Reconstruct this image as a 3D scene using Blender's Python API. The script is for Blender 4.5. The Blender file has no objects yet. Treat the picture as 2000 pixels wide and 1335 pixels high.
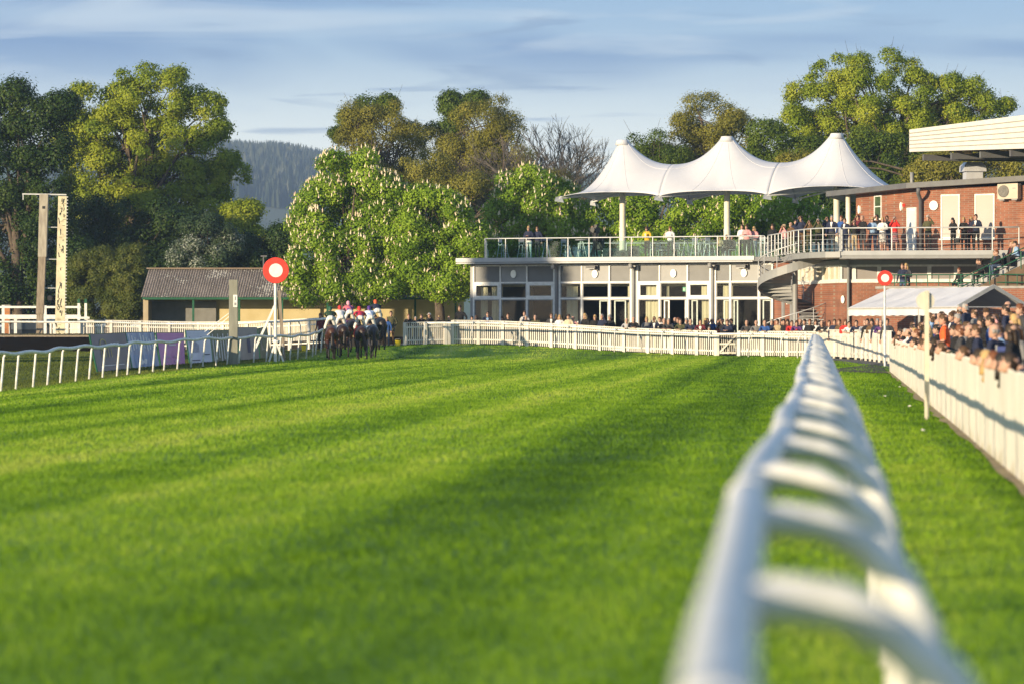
import bpy, math, random
import numpy as np
from mathutils import Vector, Matrix, kdtree

C = bpy.context.scene.collection
random.seed(11)
RNG = np.random.default_rng(7)
F, CX, HY, EYE = 6667.0, 1000.0, 635.0, 1.6      # pixels per unit slope, principal column, horizon row, eye height
R = math.radians

def P(px, py, d):
    return Vector(((px - CX) / F * d, d, EYE + (HY - py) / F * d))
def GX(px, d):
    return (px - CX) / F * d

# ------------------------------------------------------------------ noise and ground shape
def vnoise(x, y, seed=0):
    x = np.asarray(x, float); y = np.asarray(y, float)
    xi = np.floor(x).astype(np.int64); yi = np.floor(y).astype(np.int64)
    fx = x - xi; fy = y - yi
    fx = fx * fx * (3 - 2 * fx); fy = fy * fy * (3 - 2 * fy)
    def h(a, b):
        n = (a * 374761393 + b * 668265263 + seed * 974634777) & 0xFFFFFFFF
        n = ((n ^ (n >> 13)) * 1274126177) & 0xFFFFFFFF
        return ((n ^ (n >> 16)) & 0xFFFF) / 65535.0
    a = h(xi, yi); b = h(xi + 1, yi); c = h(xi, yi + 1); e = h(xi + 1, yi + 1)
    return (a * (1 - fx) + b * fx) * (1 - fy) + (c * (1 - fx) + e * fx) * fy

def sstep(t):
    t = np.clip(t, 0, 1); return t * t * (3 - 2 * t)

def gz(x, y):
    x = np.asarray(x, float); y = np.asarray(y, float)
    z = -0.45 * np.exp(-((x + 18) / 7) ** 2) * np.clip((158 - y) / 54, 0, 1) * sstep((y - 20) / 50)
    z = z + 0.6 * np.exp(-((x + 3) / 9) ** 2) * sstep((y - 160) / 15)
    z = z + 0.2 * sstep((-x - 14) / 10) * sstep((y - 165) / 20)
    near = np.exp(-((y - 90) / 120) ** 2)
    z = z + 0.05 * near * (vnoise(x / 9 + 3.3, y / 14, 5) - 0.5)
    return z
def G(x, y):
    return float(gz(x, y))

# ------------------------------------------------------------------ tagging
def tag(o, label=None, cat=None, group=None, kind=None):
    if label: o['label'] = label
    if cat: o['category'] = cat
    if group: o['group'] = group
    if kind: o['kind'] = kind
    return o
def empty(name, loc=(0, 0, 0), rz=0.0, label=None, cat=None, group=None):
    o = bpy.data.objects.new(name, None); C.objects.link(o)
    o.empty_display_size = 0.2
    o.location = loc; o.rotation_euler = (0, 0, rz)
    return tag(o, label, cat, group)
def put(name, me, parent=None, loc=None, rz=None, label=None):
    o = bpy.data.objects.new(name, me); C.objects.link(o)
    if parent is not None: o.parent = parent
    if loc is not None: o.location = loc
    if rz is not None: o.rotation_euler = (0, 0, rz)
    if label: o['label'] = label
    return o

# ------------------------------------------------------------------ mesh builder
class MB:
    def __init__(s): s.v = []; s.f = []; s.m = []; s.n = 0
    def add(s, verts, faces, m=0):
        k = s.n
        s.v.extend(tuple(map(float, p)) for p in verts); s.n = len(s.v)
        for f in faces: s.f.append(tuple(i + k for i in f)); s.m.append(m)
        return s
    def box(s, c, size, rz=0.0, m=0, taper=1.0):
        a, b, h = size[0] / 2, size[1] / 2, size[2] / 2
        co, si = math.cos(rz), math.sin(rz)
        vs = []
        for z, t in ((-h, 1), (h, taper)):
            for x, y in ((-a, -b), (a, -b), (a, b), (-a, b)):
                x *= t; y *= t
                vs.append((c[0] + x * co - y * si, c[1] + x * si + y * co, c[2] + z))
        return s.add(vs, [(3, 2, 1, 0), (4, 5, 6, 7), (0, 1, 5, 4), (1, 2, 6, 5), (2, 3, 7, 6), (3, 0, 4, 7)], m)
    def bar(s, p, q, w, h=None, m=0, up=(0, 0, 1)):
        h = h or w
        p = Vector(p); q = Vector(q); d = (q - p).normalized(); u = Vector(up)
        if abs(d.dot(u)) > .98: u = Vector((0, 1, 0))
        sd = d.cross(u).normalized() * (w / 2); uu = sd.cross(d).normalized() * (h / 2)
        vs = [e + a * sd + b * uu for e in (p, q) for a, b in ((-1, -1), (1, -1), (1, 1), (-1, 1))]
        return s.add(vs, [(3, 2, 1, 0), (4, 5, 6, 7), (0, 1, 5, 4), (1, 2, 6, 5), (2, 3, 7, 6), (3, 0, 4, 7)], m)
    def tube(s, pts, r, n=8, m=0, cap=True, flat=None):
        pts = [Vector(p) for p in pts]; k = len(pts)
        rs = r if hasattr(r, '__len__') else [r] * k
        t0 = (pts[1] - pts[0]).normalized()
        a = Vector((1, 0, 0)) if abs(t0.x) < .9 else Vector((0, 1, 0))
        a = (a - t0 * a.dot(t0)).normalized()
        vs = []
        for i in range(k):
            t = (pts[min(i + 1, k - 1)] - pts[max(i - 1, 0)])
            t = t.normalized() if t.length > 1e-9 else t0
            a = (a - t * a.dot(t)); a = a.normalized() if a.length > 1e-6 else Vector((0, 0, 1))
            b = t.cross(a)
            ra = rs[i][0] if hasattr(rs[i], '__len__') else rs[i]
            rb = rs[i][1] if hasattr(rs[i], '__len__') else rs[i]
            for j in range(n):
                w = 2 * math.pi * j / n
                vs.append(pts[i] + a * (math.cos(w) * ra) + b * (math.sin(w) * rb))
        fs = [(i * n + j, i * n + (j + 1) % n, (i + 1) * n + (j + 1) % n, (i + 1) * n + j) for i in range(k - 1) for j in range(n)]
        if cap: fs += [tuple(range(n))[::-1], tuple((k - 1) * n + j for j in range(n))]
        return s.add(vs, fs, m)
    def lathe(s, c, prof, n=16, m=0, axis='z'):
        vs = []
        for r, h in prof:
            for j in range(n):
                w = 2 * math.pi * j / n
                q = (r * math.cos(w), r * math.sin(w), h)
                if axis == 'y': q = (q[0], -q[2], q[1])
                if axis == 'x': q = (q[2], q[0], q[1])
                vs.append((c[0] + q[0], c[1] + q[1], c[2] + q[2]))
        k = len(prof)
        fs = [(i * n + j, i * n + (j + 1) % n, (i + 1) * n + (j + 1) % n, (i + 1) * n + j) for i in range(k - 1) for j in range(n)]
        fs += [tuple(range(n))[::-1], tuple((k - 1) * n + j for j in range(n))]
        return s.add(vs, fs, m)
    def ball(s, c, r, n=10, k=6, m=0):
        rx, ry, rz = r if hasattr(r, '__len__') else (r, r, r)
        vs = [(c[0] + rx * math.sin(a) * math.cos(b), c[1] + ry * math.sin(a) * math.sin(b), c[2] + rz * math.cos(a))
              for a in [math.pi * (i + .02) / (k + .04) for i in range(k + 1)] for b in [2 * math.pi * j / n for j in range(n)]]
        fs = [((i + 1) * n + j, (i + 1) * n + (j + 1) % n, i * n + (j + 1) % n, i * n + j) for i in range(k) for j in range(n)]
        return s.add(vs, fs, m)
    def prism(s, poly, vec, m=0):
        n = len(poly); v = Vector(vec)
        vs = [Vector(p) for p in poly] + [Vector(p) + v for p in poly]
        return s.add(vs, [tuple(range(n))[::-1], tuple(range(n, 2 * n))] + [(i, (i + 1) % n, n + (i + 1) % n, n + i) for i in range(n)], m)
    def quad(s, a, b, c, d, m=0): return s.add([a, b, c, d], [(0, 1, 2, 3)], m)
    def mesh(s, name, mats, smooth=False):
        me = bpy.data.meshes.new(name); me.from_pydata(s.v, [], s.f)
        for q in (mats if isinstance(mats, (list, tuple)) else [mats]): me.materials.append(q)
        me.polygons.foreach_set('material_index', s.m)
        if smooth: me.polygons.foreach_set('use_smooth', [True] * len(s.f))
        me.update(); return me
    def build(s, name, mats, parent=None, smooth=False, label=None, loc=None, rz=None):
        return put(name, s.mesh(name, mats, smooth), parent, loc, rz, label)

def np_mesh(name, verts, k, mats, attr=None, attr2=None):
    """verts: (n*k,3) array, one face per k consecutive vertices; attr: one value per face"""
    n = len(verts) // k
    me = bpy.data.meshes.new(name)
    me.vertices.add(n * k); me.vertices.foreach_set('co', np.ascontiguousarray(verts, np.float32).ravel())
    me.loops.add(n * k); me.loops.foreach_set('vertex_index', np.arange(n * k, dtype=np.int32))
    me.polygons.add(n); me.polygons.foreach_set('loop_start', np.arange(0, n * k, k, dtype=np.int32))
    for q in (mats if isinstance(mats, (list, tuple)) else [mats]): me.materials.append(q)
    for nm, at in (('v', attr), ('w', attr2)):
        if at is not None:
            a = me.attributes.new(nm, 'FLOAT', 'FACE'); a.data.foreach_set('value', np.ascontiguousarray(at, np.float32))
    me.update(calc_edges=True); return me

# ------------------------------------------------------------------ materials
def nodes(name):
    m = bpy.data.materials.new(name); m.use_nodes = True
    nt = m.node_tree; b = nt.nodes['Principled BSDF']
    return m, nt, b
def N(nt, t, **kw):
    n = nt.nodes.new(t)
    for k, v in kw.items(): setattr(n, k, v)
    return n
def ramp(nt, pts, interp='LINEAR'):
    n = nt.nodes.new('ShaderNodeValToRGB'); cr = n.color_ramp; cr.interpolation = interp
    while len(cr.elements) < len(pts): cr.elements.new(.5)
    for e, (p, c) in zip(cr.elements, pts): e.position = p; e.color = (c[0], c[1], c[2], 1)
    return n
_mc = {}
def mat(name, c, c2=None, scale=4.0, rough=.6, bump=0.0, metal=0.0, spec=.3, stretch=(1, 1, 1)):
    if name in _mc: return _mc[name]
    m, nt, b = nodes(name); _mc[name] = m
    c2 = c2 or tuple(x * .78 for x in c)
    tc = N(nt, 'ShaderNodeTexCoord'); mp = N(nt, 'ShaderNodeMapping'); mp.inputs['Scale'].default_value = stretch
    nt.links.new(tc.outputs['Object'], mp.inputs[0])
    no = N(nt, 'ShaderNodeTexNoise'); no.inputs['Scale'].default_value = scale; no.inputs['Detail'].default_value = 5
    nt.links.new(mp.outputs[0], no.inputs['Vector'])
    rp = ramp(nt, [(.35, c2), (.65, c)]); nt.links.new(no.outputs['Fac'], rp.inputs[0])
    nt.links.new(rp.outputs[0], b.inputs['Base Color'])
    b.inputs['Roughness'].default_value = rough; b.inputs['Metallic'].default_value = metal
    b.inputs['Specular IOR Level'].default_value = spec
    if bump:
        bp = N(nt, 'ShaderNodeBump'); bp.inputs['Strength'].default_value = bump; bp.inputs['Distance'].default_value = .02
        nt.links.new(no.outputs['Fac'], bp.inputs['Height']); nt.links.new(bp.outputs[0], b.inputs['Normal'])
    return m
def leafmat(name, cols, trans=.3, rough=.55, attr='v'):
    m, nt, b = nodes(name)
    at = N(nt, 'ShaderNodeAttribute'); at.attribute_name = attr
    k = len(cols); rp = ramp(nt, [(i / max(k - 1, 1), c) for i, c in enumerate(cols)])
    nt.links.new(at.outputs['Fac'], rp.inputs[0]); nt.links.new(rp.outputs[0], b.inputs['Base Color'])
    b.inputs['Roughness'].default_value = rough; b.inputs['Specular IOR Level'].default_value = .25
    tr = N(nt, 'ShaderNodeBsdfTranslucent'); nt.links.new(rp.outputs[0], tr.inputs[0])
    mx = N(nt, 'ShaderNodeMixShader'); mx.inputs[0].default_value = trans
    nt.links.new(b.outputs[0], mx.inputs[1]); nt.links.new(tr.outputs[0], mx.inputs[2])
    nt.links.new(mx.outputs[0], nt.nodes['Material Output'].inputs['Surface'])
    return m
def brickmat(name, c1, c2, mortar, w=.3, h=.1, rot=.25):
    m, nt, b = nodes(name)
    tc = N(nt, 'ShaderNodeTexCoord'); sp = N(nt, 'ShaderNodeSeparateXYZ'); nt.links.new(tc.outputs['Object'], sp.inputs[0])
    ml = N(nt, 'ShaderNodeMath', operation='MULTIPLY_ADD'); ml.inputs[1].default_value = rot
    nt.links.new(sp.outputs['Y'], ml.inputs[0]); nt.links.new(sp.outputs['X'], ml.inputs[2])
    cb = N(nt, 'ShaderNodeCombineXYZ'); nt.links.new(ml.outputs[0], cb.inputs['X']); nt.links.new(sp.outputs['Z'], cb.inputs['Y'])
    br = N(nt, 'ShaderNodeTexBrick'); br.inputs['Scale'].default_value = 1
    br.inputs['Brick Width'].default_value = w; br.inputs['Row Height'].default_value = h
    br.inputs['Mortar Size'].default_value = .012; br.inputs['Mortar Smooth'].default_value = .3
    br.inputs['Color1'].default_value = (*c1, 1); br.inputs['Color2'].default_value = (*c2, 1); br.inputs['Mortar'].default_value = (*mortar, 1)
    nt.links.new(cb.outputs[0], br.inputs['Vector'])
    no = N(nt, 'ShaderNodeTexNoise'); no.inputs['Scale'].default_value = 1.3; no.inputs['Detail'].default_value = 6
    nt.links.new(tc.outputs['Object'], no.inputs['Vector'])
    hs = N(nt, 'ShaderNodeMixRGB', blend_type='MULTIPLY'); hs.inputs[0].default_value = .7
    rp = ramp(nt, [(.3, (.6, .55, .55)), (.7, (1.1, 1.1, 1.1))]); nt.links.new(no.outputs['Fac'], rp.inputs[0])
    nt.links.new(br.outputs['Color'], hs.inputs[1]); nt.links.new(rp.outputs[0], hs.inputs[2])
    nt.links.new(hs.outputs[0], b.inputs['Base Color']); b.inputs['Roughness'].default_value = .85
    return m
def glassmat(name, tint=(.8, .9, .9), fac=.85, ior=1.40):
    m, nt, b = nodes(name)
    tr = N(nt, 'ShaderNodeBsdfTransparent'); tr.inputs[0].default_value = (*tint, 1)
    gl = N(nt, 'ShaderNodeBsdfGlossy'); gl.inputs['Roughness'].default_value = .03
    no = N(nt, 'ShaderNodeTexNoise'); no.inputs['Scale'].default_value = .8
    bp = N(nt, 'ShaderNodeBump'); bp.inputs['Strength'].default_value = .04; nt.links.new(no.outputs['Fac'], bp.inputs['Height'])
    nt.links.new(bp.outputs[0], gl.inputs['Normal'])
    fr = N(nt, 'ShaderNodeFresnel'); fr.inputs[0].default_value = ior
    ad = N(nt, 'ShaderNodeMath', operation='ADD'); ad.inputs[1].default_value = 1 - fac; nt.links.new(fr.outputs[0], ad.inputs[0])
    mx = N(nt, 'ShaderNodeMixShader'); nt.links.new(ad.outputs[0], mx.inputs[0])
    nt.links.new(tr.outputs[0], mx.inputs[1]); nt.links.new(gl.outputs[0], mx.inputs[2])
    nt.links.new(mx.outputs[0], nt.nodes['Material Output'].inputs['Surface'])
    return m

WHITE = mat('white_paint', (.70, .70, .68), (.58, .57, .54), 6, .45)
WHITEPVC = mat('white_rail_plastic', (.70, .70, .69), (.50, .50, .465), 7, .4, spec=.4)
FENCEW = mat('white_fence_paint', (.64, .62, .57), (.54, .51, .45), 2.2, .6, stretch=(3, 3, .5))
def soil_up(m):
    """splashed earth and algae along the foot of boards"""
    nt = m.node_tree; b = nt.nodes['Principled BSDF']; src = b.inputs['Base Color'].links[0].from_socket
    tc = N(nt, 'ShaderNodeTexCoord'); sp = N(nt, 'ShaderNodeSeparateXYZ'); nt.links.new(tc.outputs['Object'], sp.inputs[0])
    no = N(nt, 'ShaderNodeTexNoise'); no.inputs['Scale'].default_value = 2.6; no.inputs['Detail'].default_value = 6; nt.links.new(tc.outputs['Object'], no.inputs['Vector'])
    a = N(nt, 'ShaderNodeMath', operation='MULTIPLY_ADD'); a.inputs[1].default_value = -1.0; nt.links.new(sp.outputs['Z'], a.inputs[0]); nt.links.new(no.outputs['Fac'], a.inputs[2])
    rp = ramp(nt, [(.40, (0, 0, 0)), (.62, (.8, .8, .8))]); nt.links.new(a.outputs[0], rp.inputs[0])
    mx = N(nt, 'ShaderNodeMixRGB'); mx.inputs[2].default_value = (.24, .23, .10, 1); nt.links.new(rp.outputs[0], mx.inputs[0]); nt.links.new(src, mx.inputs[1]); nt.links.new(mx.outputs[0], b.inputs['Base Color'])
soil_up(FENCEW)
GREYP = mat('grey_powder_coat', (.24, .245, .25), (.215, .22, .225), 2, .45)
GREYD = mat('dark_grey_metal', (.12, .125, .13), (.10, .10, .11), 2, .5)
LOUV = mat('grey_louvre', (.17, .175, .18), (.15, .155, .16), 2, .5)
STEEL = mat('brushed_steel', (.50, .51, .52), (.42, .43, .44), 5, .5, metal=.3)
WIRE = mat('steel_wire', (.30, .31, .32), (.25, .26, .27), 5, .7)
BLACK = mat('black_paint', (.02, .02, .022), (.014, .014, .015), 5, .5)
WOOD = mat('weathered_wood', (.27, .225, .17), (.16, .13, .10), 6, .8, .4, stretch=(3, 3, .4))
GREENP = mat('green_paint', (.014, .095, .048), (.010, .07, .035), 4, .5)
RED = mat('signal_red', (.72, .05, .03), (.62, .04, .025), 3, .4)
CREAM = mat('cream_wall', (.52, .44, .25), (.46, .38, .2), 1.5, .8)
CONC = mat('concrete', (.33, .32, .30), (.24, .23, .21), 3, .9, .3)
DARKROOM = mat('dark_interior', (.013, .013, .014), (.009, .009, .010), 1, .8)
FABRIC = mat('white_membrane', (.53, .535, .57), (.50, .505, .54), .8, .5)
BRICK = brickmat('red_brick', (.285, .098, .050), (.20, .070, .038), (.25, .19, .145))
GLASS = glassmat('window_glass', (.90, .93, .92), .995, 1.22)
BALGLASS = glassmat('balustrade_glass', (.74, .89, .87), .97)
CURTAIN = mat('curtain_cloth', (.62, .55, .40), (.50, .44, .31), 3, .9, stretch=(6, 6, .2))
ROSE = mat('lamp_opal', (.85, .84, .78), (.8, .79, .72), 2, .3)
BARK = mat('bark', (.12, .095, .07), (.06, .045, .035), 6, .9, .6, stretch=(2, 2, .5))
# ------------------------------------------------------------------ camera, sun, sky, air
cam = bpy.data.cameras.new('camera'); co = bpy.data.objects.new('camera', cam); C.objects.link(co)
bpy.context.scene.camera = co
co.location = (0, 0, EYE); co.rotation_euler = (math.pi / 2, 0, 0)
cam.sensor_width = 36; cam.lens = 36 * F / 2000; cam.shift_y = -32.5 / 2000
cam.clip_start = .5; cam.clip_end = 30000
cam.dof.use_dof = True; cam.dof.focus_distance = 165; cam.dof.aperture_fstop = cam.lens / 1000 / .056
SUN_EL, SUN_AZ = R(9.0), math.atan2(-.70, -.714)
sd = bpy.data.lights.new('sun', 'SUN'); so = bpy.data.objects.new('sun', sd); C.objects.link(so)
sd.energy = 5.0; sd.angle = R(.6); sd.color = (1.0, .80, .52)
to = Vector((.70, .714, 0)).normalized() * math.cos(SUN_EL) + Vector((0, 0, -math.sin(SUN_EL)))
so.rotation_euler = to.to_track_quat('-Z', 'Y').to_euler(); so.location = (-60, -40, 40)

w = bpy.data.worlds.new('World'); bpy.context.scene.world = w; w.use_nodes = True
nt = w.node_tree; bg = nt.nodes['Background']
sky = N(nt, 'ShaderNodeTexSky', sky_type='NISHITA'); sky.sun_disc = False
sky.sun_elevation = SUN_EL; sky.sun_rotation = SUN_AZ; sky.altitude = 100; sky.air_density = 1.0; sky.dust_density = .6; sky.ozone_density = 2.2
bg.inputs['Strength'].default_value = .15
tc = N(nt, 'ShaderNodeTexCoord'); sp = N(nt, 'ShaderNodeSeparateXYZ'); nt.links.new(tc.outputs['Generated'], sp.inputs[0])
# stratus sheets: noise drawn out level, in directions of the sky (azimuth, height)
def sheet(sx, sz, seed, detail, dist):
    cb = N(nt, 'ShaderNodeCombineXYZ')
    a = N(nt, 'ShaderNodeMath', operation='MULTIPLY'); a.inputs[1].default_value = sx; nt.links.new(sp.outputs['X'], a.inputs[0])
    b = N(nt, 'ShaderNodeMath', operation='MULTIPLY'); b.inputs[1].default_value = sz; nt.links.new(sp.outputs['Z'], b.inputs[0])
    nt.links.new(a.outputs[0], cb.inputs['X']); nt.links.new(b.outputs[0], cb.inputs['Z'])
    a2 = N(nt, 'ShaderNodeMath', operation='MULTIPLY'); a2.inputs[1].default_value = sx; nt.links.new(sp.outputs['Y'], a2.inputs[0])
    nt.links.new(a2.outputs[0], cb.inputs['Y'])
    mp = N(nt, 'ShaderNodeMapping'); mp.inputs['Location'].default_value = (seed, seed * .7, seed * 1.3); nt.links.new(cb.outputs[0], mp.inputs[0])
    no = N(nt, 'ShaderNodeTexNoise'); no.inputs['Scale'].default_value = 1; no.inputs['Detail'].default_value = detail; no.inputs['Distortion'].default_value = dist
    nt.links.new(mp.outputs[0], no.inputs['Vector']); return no
def mixc(a, fac, c, s=1.0):
    mx = N(nt, 'ShaderNodeMixRGB'); nt.links.new(a, mx.inputs[1]); mx.inputs[2].default_value = (*[v * s for v in c], 1)
    nt.links.new(fac, mx.inputs[0]); return mx.outputs[0]
SKYK = 4.0
base = ramp(nt, [(.0, (1.25, 1.25, 1.14)), (.052, (1.12, 1.16, 1.10)), (.064, (.86, .96, 1.0)), (.079, (.45, .61, .81)), (.10, (.28, .46, .73)), (.22, (.16, .30, .56))])
nt.links.new(sp.outputs['Z'], base.inputs[0])
sc_ = N(nt, 'ShaderNodeMixRGB', blend_type='MULTIPLY'); sc_.inputs[0].default_value = 1; sc_.inputs[2].default_value = (SKYK,) * 3 + (1,); nt.links.new(base.outputs[0], sc_.inputs[1])
lo = ramp(nt, [(.0, (.92, .92, .92)), (.12, (.85, .85, .85)), (.35, (0, 0, 0))]); nt.links.new(sp.outputs['Z'], lo.inputs[0])
mx0 = N(nt, 'ShaderNodeMixRGB'); nt.links.new(lo.outputs[0], mx0.inputs[0]); nt.links.new(sky.outputs[0], mx0.inputs[1]); nt.links.new(sc_.outputs[0], mx0.inputs[2])
def cover(no, r0, r1, top, z0, z1):
    r_ = ramp(nt, [(r0, (0, 0, 0)), (r1, (top,) * 3)]); nt.links.new(no.outputs['Fac'], r_.inputs[0])
    u_ = ramp(nt, [(z0, (0, 0, 0)), (z1, (1, 1, 1))]); nt.links.new(sp.outputs['Z'], u_.inputs[0])
    m_ = N(nt, 'ShaderNodeMath', operation='MULTIPLY'); nt.links.new(r_.outputs[0], m_.inputs[0]); nt.links.new(u_.outputs[0], m_.inputs[1]); return m_.outputs[0]
c1 = mixc(mx0.outputs[0], cover(sheet(6, 42, 3.1, 3, .5), .44, .60, .9, .064, .082), (.225, .375, .63), SKYK)
c2 = mixc(c1, cover(sheet(8, 75, 8.4, 5, 1.2), .50, .70, .75, .045, .06), (.68, .80, .90), SKYK)
c3 = mixc(c2, cover(sheet(14, 150, 21.7, 4, .6), .60, .70, .55, .04, .055), (.27, .40, .60), SKYK)
nt.links.new(c3, bg.inputs['Color'])
sc = bpy.context.scene
sc.view_settings.view_transform = 'Standard'; sc.view_settings.look = 'None'; sc.view_settings.exposure = 0.86; sc.view_settings.gamma = 1
sc.cycles.use_denoising = True
sc.cycles.max_bounces = 8; sc.cycles.transparent_max_bounces = 24; sc.cycles.volume_bounces = 0
sc.cycles.sample_clamp_indirect = 6

# ------------------------------------------------------------------ ground: one sheet to the horizon
RD = Vector((.089, 1.0, 0)).normalized()                            # the way the straight runs
def axis(a, b, step, lo, hi):
    return np.concatenate([a - np.array(lo[::-1], float), np.arange(a, b + .01, step), b + np.array(hi, float)])
xs = axis(-60, 44, 1.0, [4, 12, 30, 70, 160, 400, 1000, 1600], [4, 12, 30, 70, 160, 400, 1000, 1600])
ys = axis(-12, 262, 1.5, [4, 12, 30, 70, 120, 170], [4, 12, 30, 70, 160, 400, 1000, 2000, 2860])
XX, YY = np.meshgrid(xs, ys); ZZ = gz(XX, YY)
inside = (XX > -64) & (XX < 48) & (YY < 266) & (YY > -20)
ZZ = np.where(inside, ZZ, -.05)
nx, ny = len(xs), len(ys)
ii = (np.arange(ny - 1)[:, None] * nx + np.arange(nx - 1)[None]).ravel()
fc = np.stack([ii, ii + 1, ii + nx + 1, ii + nx], 1)
me = bpy.data.meshes.new('ground'); me.from_pydata(np.stack([XX, YY, ZZ], -1).reshape(-1, 3).tolist(), [], fc.tolist())
me.polygons.foreach_set('use_smooth', [True] * len(fc))

def turfmat(name, cols, trans=0.0, ground=True):
    m, nt, b = nodes(name)
    geo = N(nt, 'ShaderNodeNewGeometry')
    mp = N(nt, 'ShaderNodeMapping'); mp.inputs['Rotation'].default_value = (0, 0, R(5.1)); nt.links.new(geo.outputs['Position'], mp.inputs[0])
    def noise(scale, vec, detail=4, off=0.0):
        sc_ = N(nt, 'ShaderNodeMapping'); sc_.inputs['Scale'].default_value = vec; sc_.inputs['Location'].default_value = (off, 0, 0); nt.links.new(mp.outputs[0], sc_.inputs[0])
        n = N(nt, 'ShaderNodeTexNoise'); n.inputs['Scale'].default_value = scale; n.inputs['Detail'].default_value = detail
        nt.links.new(sc_.outputs[0], n.inputs['Vector']); return n
    n1 = noise(1, (.42, .003, 0), 2.6, 1.45)       # mower lanes along the straight
    n2 = noise(1, (.8, .022, 0), 3)        # patches
    n3 = noise(6, (1, 1, 0), 6)
    ad = N(nt, 'ShaderNodeMath', operation='MULTIPLY_ADD'); ad.inputs[1].default_value = .62
    nt.links.new(n1.outputs['Fac'], ad.inputs[0])
    ad2 = N(nt, 'ShaderNodeMath', operation='MULTIPLY_ADD'); ad2.inputs[1].default_value = .22; nt.links.new(n2.outputs['Fac'], ad2.inputs[0])
    ad3 = N(nt, 'ShaderNodeMath', operation='MULTIPLY'); ad3.inputs[1].default_value = .16; nt.links.new(n3.outputs['Fac'], ad3.inputs[0])
    nt.links.new(ad3.outputs[0], ad2.inputs[2]); nt.links.new(ad2.outputs[0], ad.inputs[2])
    last = ad.outputs[0]
    if not ground:
        at = N(nt, 'ShaderNodeAttribute'); at.attribute_name = 'v'
        ma = N(nt, 'ShaderNodeMath', operation='MULTIPLY_ADD'); ma.inputs[1].default_value = .22; nt.links.new(at.outputs['Fac'], ma.inputs[0])
        nt.links.new(last, ma.inputs[2]); sb = N(nt, 'ShaderNodeMath', operation='SUBTRACT'); sb.inputs[1].default_value = .105
        nt.links.new(ma.outputs[0], sb.inputs[0]); last = sb.outputs[0]
    k = len(cols); rp = ramp(nt, [(.37 + .27 * i / (k - 1), c) for i, c in enumerate(cols)]); nt.links.new(last, rp.inputs[0])
    col = rp.outputs[0]
    # worn, browner infield to the left of the course rail
    sx = N(nt, 'ShaderNodeSeparateXYZ'); nt.links.new(geo.outputs['Position'], sx.inputs[0])
    l1 = N(nt, 'ShaderNodeMath', operation='MULTIPLY_ADD'); l1.inputs[1].default_value = -.0905; nt.links.new(sx.outputs['Y'], l1.inputs[0]); nt.links.new(sx.outputs['X'], l1.inputs[2])
    lr = ramp(nt, [(.0, (1, 1, 1)), (.02, (0, 0, 0))]); l2 = N(nt, 'ShaderNodeMath', operation='MULTIPLY_ADD'); l2.inputs[1].default_value = .02; l2.inputs[2].default_value = .502
    nt.links.new(l1.outputs[0], l2.inputs[0]); nt.links.new(l2.outputs[0], lr.inputs[0])
    mx = N(nt, 'ShaderNodeMixRGB'); mx.inputs[2].default_value = (.085, .085, .022, 1)
    f2 = N(nt, 'ShaderNodeMath', operation='MULTIPLY'); f2.inputs[1].default_value = .75; nt.links.new(lr.outputs[0], f2.inputs[0])
    nt.links.new(f2.outputs[0], mx.inputs[0]); nt.links.new(col, mx.inputs[1])
    nt.links.new(mx.outputs[0], b.inputs['Base Color'])
    b.inputs['Roughness'].default_value = .75; b.inputs['Specular IOR Level'].default_value = .15
    if trans:
        tr = N(nt, 'ShaderNodeBsdfTranslucent'); nt.links.new(mx.outputs[0], tr.inputs[0])
        ms = N(nt, 'ShaderNodeMixShader'); ms.inputs[0].default_value = trans
        nt.links.new(b.outputs[0], ms.inputs[1]); nt.links.new(tr.outputs[0], ms.inputs[2])
        nt.links.new(ms.outputs[0], nt.nodes['Material Output'].inputs['Surface'])
    return m
TURFCOLS = [(.040, .100, .009), (.090, .190, .009), (.155, .285, .013), (.240, .375, .026), (.36, .44, .065)]
me.materials.append(turfmat('turf_soil', [(c[0] * .95, c[1] * .9, c[2]) for c in TURFCOLS]))
tag(put('ground', me), kind='structure')

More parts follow.
